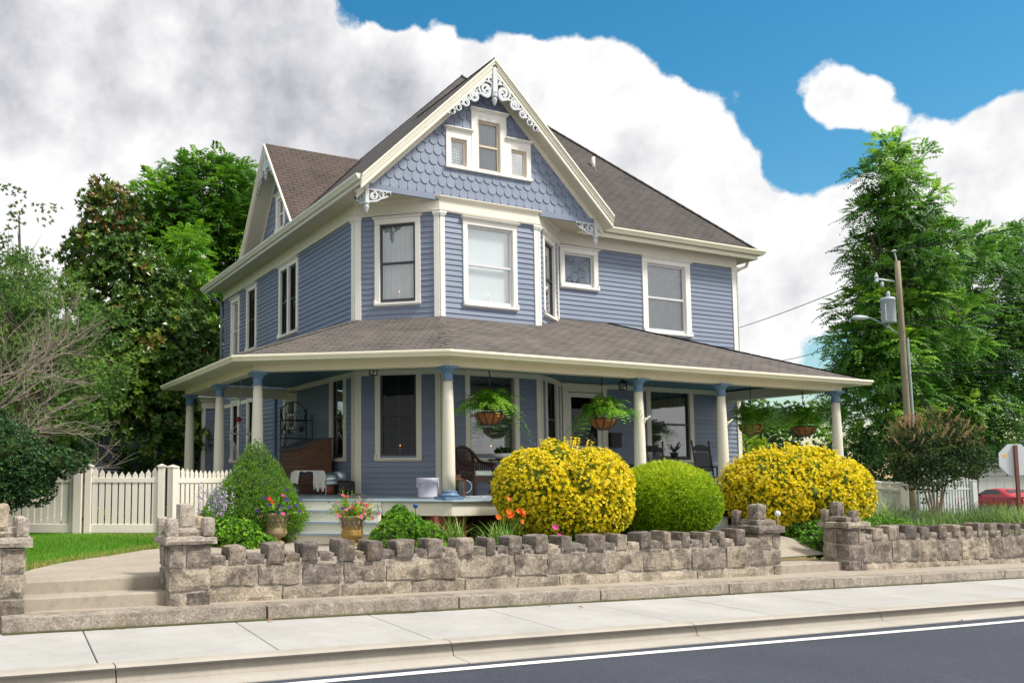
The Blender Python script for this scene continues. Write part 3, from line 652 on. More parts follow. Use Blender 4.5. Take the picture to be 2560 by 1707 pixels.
def fretwork(fr, sa, za, k, d, S=1., drop=1.18, fas=.33):
    mb=MB(); th=math.atan(k)
    mb.fbox(fr,sa-.055*S,sa+.055*S,d-.04,d+.045,za-drop*.78,za-.05)
    o=fr(sa,d,za-drop*.80); finial(mb,o.x,o.y,o.z,1.25*S); mb.lathe([(.05*S,0),(.07*S,.02),(.05*S,.05),(.07*S,.08),(.05*S,.1)],12,(o.x,o.y,o.z+.02))
    for sg in (-1,1):
        def pt(l,off): return (sa+sg*(l*math.cos(th)-off*math.sin(th)*1.), za-fas-l*math.sin(th)-off*math.cos(th))
        for l,r,tr in ((.20,.10,1.3),(.52,.185,1.55),(.90,.13,1.45),(1.20,.10,1.4),(1.46,.075,1.35),(1.66,.055,1.2)):
            c=pt(l*S,r*S*.92+.0); a0=math.pi/2-sg*(th+.3)
            scroll(mb,c,r*S,a0,tr,-sg,fr,d-.015,d+.02,.052*S)
            scroll(mb,pt((l+r*.95)*S,r*.45*S),r*.5*S,a0+math.pi,1.0,sg,fr,d-.012,d+.017,.035*S,False)
        ribbon(mb,[pt(.02,.012),pt(.9*S,.012),pt(1.8*S,.012)],.05*S,fr,d-.012,d+.017)
        ribbon(mb,[(sa+sg*.075*S,za-fas-.12),(sa+sg*.075*S,za-drop*.66)],.03*S,fr,d-.012,d+.017)
        scroll(mb,(sa+sg*.24*S,za-fas-.56*S),.13*S,math.pi/2,1.2,sg,fr,d-.012,d+.017,.05*S)
    return obj('gable_fretwork', mb, 'scroll_white', house)
fretwork(fGab, GX, GZ, K, .335); fretwork(fSide, 0, SZ, (SZ-sf)/sw, .49, .78, 1.15, .2)
def bracket(x, y, z, arms):
    mb=MB(); mb.box(x-.045,x+.045,y-.045,y+.045,z-.36,z); finial(mb,x,y,z-.36,1.15)
    for dx,dy in arms:
        fr=frame((x,y),(dx,dy)); 
        scroll(mb,(.17,z-.15),.105,math.pi*.5,1.35,-1,fr,-.02,.02,.045); scroll(mb,(.38,z-.115),.075,-math.pi*.5,1.3,-1,fr,-.02,.02,.038); scroll(mb,(.54,z-.07),.045,math.pi*.6,1.1,-1,fr,-.018,.018,.03)
        ribbon(mb,[(.045,z-.02),(.62,z-.02)],.03,fr,-.02,.02); ribbon(mb,curve([(.06,z-.30,0),(.24,z-.27,0),(.36,z-.2,0),(.50,z-.14,0),(.60,z-.04,0)],20),.035,fr,-.018,.018)
    return obj('eave_bracket', mb, 'scroll_white', house)
bracket(-1.90,-.03,6.82,[(1,0),(0,1)]); bracket(4.60,-.03,6.82,[(-1,0)])
# eaves: soffit slab and gutters
mb=MB(); mb.prism([(-2.12,-.02,6.87),(4.60,-.02,6.87),(4.60,.62,6.87),(11.24,.62,6.87),(11.24,12.3,6.87),(-2.12,12.3,6.87)],(0,0,.02)); obj('eave_soffit', mb, 'soffit', house)
GP=[(-.02,.0),(.06,.0),(.075,.03),(.12,.09),(.12,.125),(-.02,.125)]
mb=MB(); mb.sweep([(EX0,12.4,6.88),(EX0,GY+.02,6.88)],GP); mb.sweep([(EX0+.04,12.4,6.80),(EX0+.04,GY+.03,6.80)],[(-.03,0),(.03,0),(.03,.1),(-.03,.1)]); gt=obj('gutter', mb, 'gutter_white', house)
mb=MB(); mb.sweep([(4.93,EY0,6.88),(EX1,EY0,6.88),(EX1,EY1,6.88)],GP); mb.sweep([(4.6,EY0+.09,6.76),(EX1-.09,EY0+.09,6.76),(EX1-.09,12.3,6.76)],[(-.03,0),(.03,0),(.03,.12),(-.03,.12)]); obj('gutter', mb, 'gutter_warm', house)
mb=MB(); mb.tube([(-2.1,12.1,6.85),(-1.95,12.1,6.62),(-1.65,12.06,6.5),(-1.62,12.06,6.3),(-1.62,12.06,-.3)],.045,10); obj('downspout', mb, 'siding', house, smooth=True)
mb=MB(); mb.tube([(11.2,.9,6.82),(11.16,.95,6.62),(10.92,1.0,6.52),(10.84,1.06,6.42),(10.84,1.1,2.9)],.045,10); obj('downspout', mb, 'cream', house, smooth=True)
mb=MB(); mb.tube([(-1.60,6.62,2.7),(-1.60,6.62,-.3)],.05,10); obj('downspout', mb, 'capital_blue', house)
# ---------- porch
cols=[(-4.383,5.56),(-4.383,2.81),(-4.383,.062),(-1.275,-2.389),(3.639,-2.389),(6.164,-2.389),(10.165,-2.389)]
def offs(plan, d):
    m=len(plan); out=[]
    for i in range(m):
        ns=[]
        for a,b in ((i-1,i),(i,i+1)):
            if a>=0 and b<m: v=Vector((plan[b][0]-plan[a][0],plan[b][1]-plan[a][1])).normalized(); ns.append(Vector((v.y,-v.x)))
        h=ns[0] if len(ns)==1 else (ns[0]+ns[1])/(1+ns[0].dot(ns[1])); out.append((plan[i][0]+h.x*d,plan[i][1]+h.y*d))
    return out
CP=[(-1.5,5.56),cols[0],cols[2],cols[3],cols[6],(10.165,1.045)]
dk=offs(CP,.27)
mb=MB(); zE=-.065; th=(0,0,-.04)
def V3(p,z): return (p[0],p[1],z)
dL,d3,d4,d7,dR=dk[1],dk[2],dk[3],dk[4],dk[5]; dR=(dR[0],1.05)
mb.prism([V3(dL,zE),V3(d3,zE),V3(Bp,0),(-1.534,dL[1],0)],th); mb.prism([V3(d3,zE),V3(d4,zE),V3(Ap,0),V3(Bp,0)],th)
mb.prism([V3(d4,zE),V3(d7,zE),(d7[0],0,0),V3(Ap,0)],th); mb.prism([(0,0,0),(d7[0],0,0),(d7[0],1.05,0),V3(Ep,0),V3(Dp,0)],th)
deck=obj('porch_deck', mb, 'deck_paint', house)
mb=MB(); mb.sweep([(-1.5,dL[1]),dL,d3,d4,d7,(d7[0],1.05)],[(-.10,-.37),(-.04,-.37),(-.04,-.105),(-.10,-.105)]); obj('porch_skirt', mb, 'cream', house)
mb=MB(); mb.sweep([(-1.5,dL[1]),dL,d3,d4,d7,(d7[0],1.05)],[(-.05,-.115),(.012,-.112),(.02,-.09),(.012,-.066),(-.05,-.066)]); obj('deck_nosing', mb, 'deck_paint', deck)
for i,c in enumerate(cols):
    w_=.36 if i==3 else .2
    mb=MB(); mb.box(c[0]-w_,c[0]+w_,c[1]-.06,c[1]+.32,-1.15,-.36); obj('brick_pier', mb, 'brick_red', house)
def column(c):
    root=thing('porch_column',(c[0],c[1],-.055),None,None,parent=house)
    mb=MB(); H=2.605
    mb.lathe([(.127,.16),(.127,.5),(.124,.9),(.117,1.4),(.106,1.9),(.093,2.33)],24,(c[0],c[1],-.055)); obj('shaft', mb, 'cream', root, smooth=True)
    mb=MB(); mb.box(c[0]-.21,c[0]+.21,c[1]-.21,c[1]+.21,-.06,-.005); mb.lathe([(.17,.05),(.195,.06),(.2,.08),(.19,.10),(.165,.11),(.155,.13),(.165,.145),(.16,.16),(.12,.162)],24,(c[0],c[1],-.055)); obj('base', mb, 'capital_blue', root)
    mb=MB(); mb.lathe([(.1,2.32),(.118,2.325),(.118,2.345),(.098,2.35),(.098,2.47),(.11,2.48),(.125,2.5),(.150,2.545),(.158,2.555)],24,(c[0],c[1],-.055)); mb.box(c[0]-.165,c[0]+.165,c[1]-.165,c[1]+.165,2.5,2.552); obj('capital', mb, 'capital_blue', root)
    return root
CO=[column(c) for c in cols]
for k,(du,dv) in ((4,(1,-.6)),(5,(1,-.6))):   # flag pole brackets
    c=cols[k]; v=Vector((.62,-.78,0)).normalized(); p=Vector((c[0],c[1],0))+v*.118+Vector((0,0,1.62))
    mb=MB(); fr=frame((p.x,p.y),(.78,.62)); mb.fbox(fr,-.03,.03,-.01,.015,1.57,1.68); mb.tube([p+Vector((0,0,.01))+v*.01,p+v*.08+Vector((.06,0,.10))],.02,10); obj('flag_holder', mb, 'white_trim', CO[k])
mb=MB(); mb.sweep(CP,[(-.11,2.55),(.11,2.55),(.11,2.82),(-.11,2.82)]); mb.sweep(CP,[(.11,2.68),(.14,2.68),(.15,2.72),(.11,2.73)]); obj('porch_beam', mb, 'cream_warm', house)
mb=MB(); mb.prism([V3(p,2.86) for p in ((-1.55,5.5),(-4.38,5.5),cols[2],cols[3],cols[6],(10.165,1.05),Ep,Dp,Ap,Bp)],(0,0,.015)); obj('porch_ceiling', mb, 'ceiling_blue', house)
P0,P1,P2,P3,P4=(-4.996,5.95),(-4.996,-.337),(-1.538,-2.86),(10.72,-2.86),(10.72,1.05)
z0=2.83; zA=4.075; zR=z0+(zA-z0)/2.86*3.905
mb=MB()
roofslab(mb,[V3(P0,z0),V3(P1,z0),V3(Bp,zA),(-1.534,5.95,zA)],.06); roofslab(mb,[V3(P1,z0),V3(P2,z0),V3(Ap,zA),V3(Bp,zA)],.06)
roofslab(mb,[V3(P2,z0),V3(P3,z0),(5.95,1.045,zR),(4.236,1.045,zR),V3(Dp,zA),V3(Ap,zA)],.06); roofslab(mb,[V3(P3,z0),V3(P4,z0),(5.95,1.05,zR)],.06)
pr_=obj('porch_roof', mb, 'roof_porch', house, uv=slopeuv)
for a_,b_2 in ((V3(P1,z0),V3(Bp,zA)),(V3(P2,z0),V3(Ap,zA)),(V3(P3,z0),(5.95,1.045,zR))):
    mb=MB(); a_,b_2=Vector(a_),Vector(b_2); n=int((b_2-a_).length/.25)
    for i in range(n):
        p0=a_.lerp(b_2,i/n); p1=a_.lerp(b_2,(i+1.1)/n); s_=(p1-p0).cross(Vector((0,0,1))).normalized()*.14; d_=Vector((0,0,-.025)); l=Vector((0,0,.014))
        mb.add([p0+l*1.5,p1+l,p1+s_+d_+l,p0+s_+d_+l*1.5,p1-s_+d_+l,p0-s_+d_+l*1.5],[(0,1,2,3),(1,0,5,4),(0,3,5)])
    obj('ridge_cap', mb, 'roof_porch', pr_, uv=lambda m,f,v:(m.v[v][0]*.7,m.v[v][1]*.7))
eave=[P0,P1,P2,P3,P4]
mb=MB(); mb.sweep(eave,[(-.48,2.695),(-.03,2.695),(-.03,2.71),(-.48,2.71)]); mb.prism([(-4.99,5.7,2.695),(-1.5,5.7,2.695),(-1.5,5.95,2.695),(-4.99,5.95,2.695)],(0,0,.014)); obj('porch_soffit', mb, 'cream_warm', house)
mb=MB(); mb.sweep(eave,[(-.04,2.685),(.06,2.69),(.075,2.72),(.11,2.765),(.11,2.80),(.09,2.81),(-.04,2.81)]); pg=obj('porch_gutter', mb, 'gutter_warm', house)
# steps at the chamfer, and at the right
cd=Vector((cols[3][0]-cols[2][0],cols[3][1]-cols[2][1],0)).normalized(); fS=frame(cols[2],(cd.x,cd.y))
def steps(fr, s0, s1, d0, n, ztop, rise, run=.28):
    root=thing('porch_steps',fr((s0+s1)/2,d0,-.9),None,None,parent=house); rs=MB()
    for i in range(n):
        z=ztop-rise*i; d=d0+run*i
        if i>0:
            tr=MB(); tr.fbox(fr,s0-.02,s1+.02,d-run-.02,d+.03,z-.04,z); obj('tread', tr, 'deck_paint', root)
        rs.fbox(fr,s0,s1,d-run,d,z-rise if i<n-1 else -1.1,z-.042)
    obj('riser', rs, 'cream', root); return root
steps(fS,1.0,2.66,.27,4,-.066,.206); steps(frame((4.15,-2.389),(1,0)),0,1.15,.27,4,-.066,.206)
# lanterns under the porch ceiling
def lantern(x,y,s=1.):
    root=thing('porch_lantern',(x,y,2.86),None,None,parent=house); mb=MB(); z=2.86
    mb.lathe([(.06*s,-.02),(.06*s,0)],12,(x,y,z)); mb.tube([(x,y,z),(x,y,z-.06)],.012,8); mb.lathe([(.115*s,-.13),(.09*s,-.09),(.03*s,-.06)],6,(x,y,z)); mb.lathe([(.095*s,-.30),(.095*s,-.285)],6,(x,y,z))
    for k in range(6):
        a=k*math.pi/3; mb.tube([(x+.09*s*math.cos(a),y+.09*s*math.sin(a),z-.3),(x+.105*s*math.cos(a),y+.105*s*math.sin(a),z-.13)],.008,5)
    obj('lantern_cage', mb, 'black_iron', root); g=MB(); g.lathe([(.085*s,-.285),(.1*s,-.13)],6,(x,y,z)); obj('lantern_glass', g, 'glass_clear', root)
lantern(5.13,-.3); lantern(-1.9,-.35,1.)
mb=MB(); mb.fbox(fR,5.80-4.236,6.13-4.236,0.02,.16,1.18,1.52); mb.fbox(fR,5.79-4.236,6.14-4.236,0.02,.19,1.52,1.56); obj('mailbox', mb, 'black_iron', house)

# ================================================================== THINGS ON THE PORCH
def deckz(x,y): return -.065*max(0,-y)/2.64
def fern_basket():
    t=thing('fern_basket',(0,0,0),None,None); mb=MB()
    mb.lathe([(.02,-.21),(.12,-.20),(.22,-.14),(.285,-.05),(.30,.03),(.27,.03),(.2,-.05)],20); obj('basket',mb,'coir',t,smooth=True)
    mb=MB()
    for k in range(10):
        a=k*math.pi/5; mb.tube([(r*math.cos(a),r*math.sin(a),z) for r,z in ((.03,-.222),(.13,-.212),(.232,-.148),(.297,-.052),(.312,.035))],.008,5,False)
    mb.tube([(.312*math.cos(a),.312*math.sin(a),.035) for a in np.linspace(0,2*math.pi,25)],.011,6,False); obj('wire_frame',mb,'black_iron',t)
    mb=MB()
    for k in range(3):
        a=k*2.094; mb.tube([(.31*math.cos(a),.31*math.sin(a),.03),(.0,.0,.62)],.005,5)
    mb.tube([(0,0,.6),(0,0,1.26)],.008,6); mb.tube([(.0,0,.75),(.03,0,.8),(.0,0,.86),(-.03,0,.9),(0,0,.95)],.008,5); obj('hanger',mb,'black_iron',t)
    lf=Leaf(); n=190; a=RNG.uniform(0,6.283,n); el=RNG.uniform(.38,1.45,n); D=np.stack([np.cos(a)*np.cos(el),np.sin(a)*np.cos(el),np.sin(el)],1)
    C=np.stack([np.cos(a)*.14*RNG.random(n),np.sin(a)*.14*RNG.random(n),np.full(n,.09)],1); L=.86
    rows=13; S=unit(np.cross(D,[0,0,1.])+1e-6); v=RNG.uniform(.15,.75,n); Lr=L*RNG.uniform(.75,1.25,n)
    for i in range(rows):
        tt=(i+1)/rows; pos=C+D*(Lr*tt)[:,None]; pos[:,2]-=Lr*.60*tt**2.3*(1+.9*(np.cos(a-.3)>.55)); tan=D.copy(); tan[:,2]-=1.2*tt; tan=unit(tan); nn=np.cross(S,tan)
        ll=.085*math.sin(math.pi*(.12+.86*tt))**.7+.012
        for sg in (1,-1): lf.quads(pos,S*sg+tan*.45+RNG.normal(0,.15,(n,3)),ll,.027,v+.12*tt+RNG.normal(0,.05,n),U=nn)
    lf.build('fern','lf_fern',t); return t
fb=fern_basket(); FB=[]
for i,(x,y,z,s,rz,lab) in enumerate([(-.03,-2.0,1.66,1.,0,'fern in a coir basket hanging before the front bay window, nearest the corner column'),(2.95,-2.0,1.64,1.,2.2,'fern in a coir basket hanging in front of the front door'),(8.08,-1.6,1.66,1.,3.9,'fern in a coir basket hanging beside the house corner board, left of the last one'),(9.99,-1.6,1.66,1.,5.2,'fern in a coir basket hanging nearest the far right porch column')]):
    o=fb if i==0 else copy_tree(fb); o.location=(x,y,z); o.rotation_euler=(0,0,rz); FB.append(o); tag(o,lab,'hanging plant','fern baskets along the porch')
def wicker_chair(x,y,rz):
    t=thing('wicker_chair',(0,0,0),'dark brown wicker armchair with a pale green cushion behind the corner column','chair')
    mb=MB()
    for sx in (-.28,.28):
        mb.tube([(sx,-.26,0),(sx*.95,-.26,.40),(sx*1.03,-.27,.66)],[.034,.026,.026],8); mb.tube([(sx,.26,0),(sx,.25,.4),(sx*1.02,.30,.75),(sx*.8,.34,.98)],.026,8)
        mb.tube(curve([(sx*1.15,-.34,.66),(sx*1.17,-.1,.68),(sx*1.12,.15,.74),(sx*.95,.31,.92),(sx*.55,.36,1.02),(0,.37,1.05)],30),.036,8)
    mb.tube(curve([(-.28,-.27,.13),(-.2,-.27,.25),(0,-.27,.31),(.2,-.27,.25),(.28,-.27,.13)],20),.018,6)
    obj('frame',mb,'wicker',t,smooth=True)
    mb=MB(); mb.box(-.28,.28,-.28,-.255,.28,.41); mb.box(-.30,-.28,-.26,.26,.3,.41); mb.box(.28,.30,-.26,.26,.3,.41); mb.box(-.29,.29,-.27,.27,.39,.415)
    for sx in (-1,1):
        for i in range(9):   # woven arm panels
            y0=-.26+i*.06; mb.tube([(sx*.295,y0,.41),(sx*.315,y0+.03,.66+.01*i)],.008,5); mb.tube([(sx*.295,y0+.05,.41),(sx*.315,y0,.66+.01*i)],.008,5)
        for z in (.46,.52,.58,.62): mb.tube([(sx*.30,-.26,z),(sx*.31,.27,z+.02)],.008,5)
    obj('seat_panel',mb,'wicker',t)
    mb=MB(); n=14
    for i in range(n+1):
        s=-.27+.54*i/n; h=1.03-.55*abs(s)**1.7*2; mb.tube([(s,.27,.41),(s*1.02,.35,h)],.009,5)
    for z in np.arange(.44,1.0,.028):
        hw=.28 if z<.8 else .28*math.sqrt(max(.05,1-((z-.8)/.26)**2)); yy=.27+.08*(z-.41)/.6
        mb.tube([(-hw,yy,z),(0,yy+.02,z),(hw,yy,z)],.0095,5)
    obj('backrest',mb,'wicker',t)
    mb=MB(); mb.box(-.265,.265,-.30,.25,.418,.53); c=obj('cushion',mb,'cushion',t); bevel(c,.045,3)
    t.location=(x,y,deckz(x,y)+.012); t.rotation_euler=(0,0,rz); return t
wicker_chair(.20,-1.05,R(12))
def rnd(name,prof,x,y,z,mat,lab,cat,n=28,smooth=True):
    mb=MB(); mb.lathe(prof,n); o=obj(name,mb,mat,None,smooth=smooth); o.location=(x,y,z); tag(o,lab,cat); return o
# glazed crock beside the corner column
t=thing('ceramic_crock',(0,0,0),'large lilac grey glazed crock with ring handles standing on the porch edge','pot'); mb=MB()
mb.lathe([(.0,0),(.198,0),(.203,.025),(.199,.04),(.207,.3),(.222,.305),(.224,.33),(.232,.345),(.236,.385),(.228,.40),(.205,.40),(.18,.2)],32,cap=False); obj('body',mb,'glaze_lilac',t,smooth=True)
for sx in (-1,1):
    mb=MB(); v=Vector((sx*.8,-.6*sx*0-.25*1,0)).normalized(); c=Vector((v.x*.208,v.y*.208,.27)); mb.tube([c+Vector((v.x*.012,v.y*.012,0))+Vector((-v.y*.045*math.cos(a),v.x*.045*math.cos(a),.065*math.sin(a))) for a in np.linspace(0,6.283,17)],.013,8,False); mb.lathe([(.014,-.015),(.016,.015)],10,(c.x,c.y,.335)); obj('handle',mb,'glaze_lilac',t,smooth=True)
t.location=(-1.31,-1.62,deckz(0,-1.62)+.0); t.rotation_euler=(0,0,R(-18))
# bistro table and its planter
t=thing('bistro_table',(0,0,0),'round black folding bistro table beside the wicker chair','table'); mb=MB(); mb.lathe([(.30,.77),(.315,.78),(.315,.797),(.30,.80)],28); obj('tabletop',mb,'black_iron',t)
for a,b in (((-.22,-.2,0),(.2,-.15,.77)),((.22,-.2,0),(-.2,-.15,.77)),((-.22,.2,0),(.2,.15,.77)),((.22,.2,0),(-.2,.15,.77))):
    mb=MB(); mb.tube([a,b],.014,6); obj('leg',mb,'black_iron',t)
for yy in (-.2,.2): mb=MB(); mb.tube([(-.22,yy,.06),(.22,yy,.06)],.01,6); obj('stretcher',mb,'black_iron',t)
t.location=(1.12,-.75,deckz(0,-.75))
t=thing('planted_bowl',(0,0,0),'low white handled bowl of green plants on the black bistro table','planter'); mb=MB(); mb.lathe([(0,0),(.15,0),(.2,.03),(.225,.07),(.215,.10),(.225,.125),(.2,.125),(.18,.08)],28,cap=False); obj('bowl',mb,'white_ceramic',t,smooth=True)
for sx in (-1,1): mb=MB(); mb.tube([(sx*(.21+.04*math.sin(a)),.05*math.cos(a)-.02,.07) for a in np.linspace(0,math.pi,9)],.014,7); obj('handle',mb,'white_ceramic',t)
lf=Leaf(); n=90; D=rdir(n); D[:,2]=np.abs(D[:,2])+.4; C=np.stack([RNG.uniform(-.13,.13,n),RNG.uniform(-.13,.13,n),RNG.uniform(.1,.22,n)],1); rosettes(lf,C,D,6,.085,.035,RNG.uniform(.1,.8,n)); fr_=RNG.normal(size=(14,3)); fr_[:,2]=np.abs(fr_[:,2])+.7
fronds(lf,np.tile([[.0,0,.1]],(14,1)),fr_,7,.27,.06,.03,RNG.uniform(.2,.7,14)); lf.build('greenery','lf_dark',t); t.location=(1.17,-.75,deckz(0,-.75)+.80)
# floor lantern, rug
t=thing('floor_lantern',(0,0,0),'rusty metal lantern with a ring handle standing beside the wicker chair','lantern'); mb=MB()
mb.box(-.12,.12,-.12,.12,0,.025); mb.box(-.12,.12,-.12,.12,.335,.355); mb.add([(-.13,-.13,.355),(.13,-.13,.355),(.13,.13,.355),(-.13,.13,.355),(-.05,-.05,.40),(.05,-.05,.40),(.05,.05,.40),(-.05,.05,.40)],[(0,1,5,4),(1,2,6,5),(2,3,7,6),(3,0,4,7),(4,5,6,7)]); mb.box(-.05,.05,-.05,.05,.40,.47)
for sx in (-.11,.11):
    for sy in (-.11,.11): mb.box(sx-.01,sx+.01,sy-.01,sy+.01,.025,.335)
obj('cage',mb,'rusty_metal',t); mb=MB(); mb.box(-.105,.105,-.105,.105,.026,.334); obj('lantern_glass',mb,'glass_clear',t); mb=MB(); mb.tube([(.13+.13*math.sin(a),-.12,.22+.13*math.cos(a)) for a in np.linspace(.1,3.0,14)],.008,6); obj('handle',mb,'galv_grey',t); t.location=(-.56,-1.58,deckz(0,-1.58)); t.rotation_euler=(0,0,R(-20))
mb=MB(); pts=[(1.25*math.cos(a)*(1+.05*math.sin(5*a)),.75*math.sin(a)) for a in np.linspace(0,6.283,40)[:-1]]; mb.prism([(x,y,0) for x,y in pts],(0,0,.009)); o=obj('porch_rug',mb,'rug_blue'); o.location=(.55,-1.2,-.026); o.rotation_euler=(R(1.41),0,0); tag(o,'dark blue and white patterned rug under the wicker chair','rug')
# rocking chairs
def rocker():
    t=thing('rocking_chair',(0,0,0),None,None); mb=MB()
    for sx in (-.31,.31):
        mb.tube([(sx,.28,.04),(sx,.33,.5),(sx*1.02,.45,1.30)],.021,8); mb.lathe([(.01,.045),(.024,.03),(.026,.01),(.018,0)],8,(sx*1.02,.45,1.30)); mb.tube([(sx,-.27,.04),(sx,-.27,.66)],.021,8)
        mb.box(sx-.05,sx+.05,-.34,.36,.655,.68)
    obj('frame',mb,'wood_black',t)
    for sx in (-.31,.31):
        mb=MB(); mb.tube(curve([(sx,-.45,.07),(sx,-.2,.025),(sx,.15,.02),(sx,.5,.08),(sx,.68,.14)],20),.018,6); obj('rocker',mb,'wood_black',t)
    mb=MB(); mb.box(-.3,.3,-.29,.30,.40,.43); obj('seat',mb,'wood_black',t)
    mb=MB(); mb.prism([(x,.43,1.14+.10*math.cos(x/.31*1.4)) for x in np.linspace(-.3,.3,9)]+[(.3,.415,1.08),(-.3,.415,1.08)],(0,.03,0)); br=obj('backrest',mb,'wood_black',t); mb=MB(); mb.box(-.29,.29,.345,.365,.56,.60); obj('back_rail',mb,'wood_black',br)
    mb=MB()
    for i in range(15):   # woven herringbone panel
        x=-.27+i*.038
        for j in range(10):
            z=.60+j*.046; yy=.355+(z-.56)*.105; dz=.035 if i%2 else -.035; mb.hexa([(x,yy,z),(x+.034,yy,z+dz),(x+.034,yy+.012,z+dz),(x,yy+.012,z),(x,yy,z+.03),(x+.034,yy,z+.03+dz),(x+.034,yy+.012,z+.03+dz),(x,yy+.012,z+.03)])
    obj('woven_panel',mb,'wood_grey',br); return t
rk=rocker(); rk.location=(7.30,-1.15,deckz(0,-1.1)); rk.rotation_euler=(0,0,R(4)); tag(rk,'black rocking chair with woven back, right of the dark front window','chair','rocking chairs on the porch')
r2_=copy_tree(rk); r2_.location=(5.15,-1.0,deckz(0,-1.)); r2_.rotation_euler=(R(-6),0,R(-52)); tag(r2_,'black rocking chair turned sideways behind the column left of the green ball shrub','chair','rocking chairs on the porch')
t=thing('plant_stand',(0,0,0),'small dark stand before the dark front window','stand'); mb=MB(); mb.lathe([(.17,.86),(.17,.885)],16); obj('stand_top',mb,'wood_black',t)
for k in range(3):
    mb=MB(); a=k*2.094; mb.tube([(.2*math.cos(a),.2*math.sin(a),0),(.1*math.cos(a),.1*math.sin(a),.87)],.014,6); obj('leg',mb,'wood_black',t)
t.location=(6.78,-.3,-.01)
t=thing('potted_aloe',(0,0,0),'spiky potted aloe standing on the dark plant stand','plant'); mb=MB(); mb.lathe([(0,0),(.075,0),(.10,.12),(.105,.14),(.09,.14)],16); obj('pot',mb,'black_iron',t); lf=Leaf(); n=16; a=RNG.uniform(0,6.28,n); D=np.stack([np.cos(a)*.6,np.sin(a)*.6,RNG.uniform(.5,1.6,n)],1); lf.quads(np.tile([[0,0,.12]],(n,1)),D,RNG.uniform(.22,.40,n),.04,RNG.uniform(.2,.8,n)); lf.build('leaves','lf_dark',t); t.location=(6.78,-.3,.876)
# ---- left end of the porch
t=thing('wooden_bin',(0,0,0),'old dark wooden bin with a sloping grey lid against the side wall','bin'); mb=MB()
for i in range(5):
    z=.0+i*.21; mb.box(-2.57+.002*i,-1.75,2.2+.004*(i%2),2.225,z+.003,z+.207); mb.box(-2.57,-2.545,2.226,3.5,z+.003,z+.207)
mb.prism([(-2.57,2.2,1.05),(-1.75,2.2,1.05),(-1.75,2.2,1.30),(-2.0,2.2,1.30)],(0,.03,0)); mb.box(-1.78,-1.75,2.23,3.5,0,1.28); obj('bin_side',mb,'wood_brown',t)
mb=MB(); mb.hexa([(-2.64,2.14,1.04),(-2.0,2.14,1.30),(-2.0,3.55,1.30),(-2.64,3.55,1.04),(-2.64,2.14,1.07),(-2.0,2.14,1.33),(-2.0,3.55,1.33),(-2.64,3.55,1.07)]); mb.box(-2.0,-1.72,2.14,3.55,1.302,1.332); obj('lid',mb,'wood_grey',t)
t=thing('iron_rack',(-2,3.9,0),'black wrought iron rack with scrolls and a lattice back behind the wooden bin','rack'); mb=MB()
for x in (-2.35,-1.62): mb.tube([(x,3.75,0),(x,3.75,2.0)],.013,6); mb.tube([(x,4.15,0),(x,4.15,2.2)],.013,6)
mb.tube([(-1.985+.365*math.cos(a),4.15,1.95+.4*math.sin(a)) for a in np.linspace(0,math.pi,16)],.014,6)
obj('frame',mb,'black_iron',t); mb=MB()
for i in range(10): x=-2.33+i*.075; mb.tube([(x,4.15,1.0),(min(-1.63,x+.35),4.15,2.15)],.006,4); mb.tube([(-3.965-x,4.15,1.0),(max(-2.34,-3.965-x-.35),4.15,2.15)],.006,4)
obj('lattice',mb,'black_iron',t); mb=MB()
for z in (.9,1.38,1.85):
    mb=MB()
    for y in np.linspace(3.75,4.15,6): mb.tube([(-2.36,y,z),(-1.61,y,z)],.008,5)
    obj('shelf',mb,'black_iron',t)
mb=MB()
for z in (1.08,1.56):
    fr=frame((-2.36,4.15),(0,-1)); scroll(mb,(.12,z),.10,0,1.5,1,fr,-.008,.008,.02); scroll(mb,(.30,z+.08),.09,2,1.4,-1,fr,-.008,.008,.02)
    fr=frame((-2.36,3.74),(1,0)); scroll(mb,(.14,z),.12,0,1.5,1,fr,-.008,.008,.02); scroll(mb,(.42,z+.06),.10,2,1.4,-1,fr,-.008,.008,.02)
obj('scrollwork',mb,'black_iron',t)
t=thing('wooden_stool',(0,0,0),'black wooden stool under a white knitted throw','stool'); mb=MB(); mb.box(-.3,.3,-.17,.17,.45,.50); mb.box(-.29,.29,-.16,.16,.36,.45); obj('seat',mb,'wood_black',t)
for sx in (-.25,.25):
    for sy in (-.13,.13): mb=MB(); mb.tube([(sx*1.08,sy*1.1,0),(sx,sy,.45)],[.018,.024],8); obj('leg',mb,'wood_black',t)
for yy in (-.135,.135): mb=MB(); mb.tube([(-.26,yy,.2),(.26,yy,.2)],.012,6); obj('stretcher',mb,'wood_black',t)
t.location=(-2.84,1.0,0)
def throw():
    V=[];F=[];nu,nv=26,14
    for i in range(nu+1):
        for j in range(nv+1):
            u=i/nu*1.12-.56; v=j/nv*.46-.23; x=u; z=.512; y=v
            if u<-.32: x=-.33-(-.32-u)*.15; z=.512-(-.32-u)*1.15
            if u>.14:
                y=v*.8-.02
                if v<-.1: z=.5-(u-.14)*.35*0-max(0,(-.1-v))*2.6; y=-.185-.02*math.sin(u*20)
                if u>.33: x=.34; z-= (u-.33)*.9
            z+=.012*math.sin(u*31+v*9)+.008*math.sin(v*40); V.append((x,y,z))
    for i in range(nu):
        for j in range(nv): a=i*(nv+1)+j; F.append((a,a+1,a+nv+2,a+nv+1))
    mb=MB(); mb.add(V,F)
    for k in range(12):   # front panel and fringe
        x=.03+k*.024; mb.tube([(x,-.19,.5),(x+.005,-.205,.36),(x+.01*math.sin(k),-.20,.26),(x+.02,-.20,.10+.05*math.sin(k*1.3))],.013,5)
    mb.box(.03,.30,-.2,-.185,.26,.51)
    o=obj('knitted_throw',mb,'cloth_white'); s=o.modifiers.new('thick','SOLIDIFY'); s.thickness=.012; return o
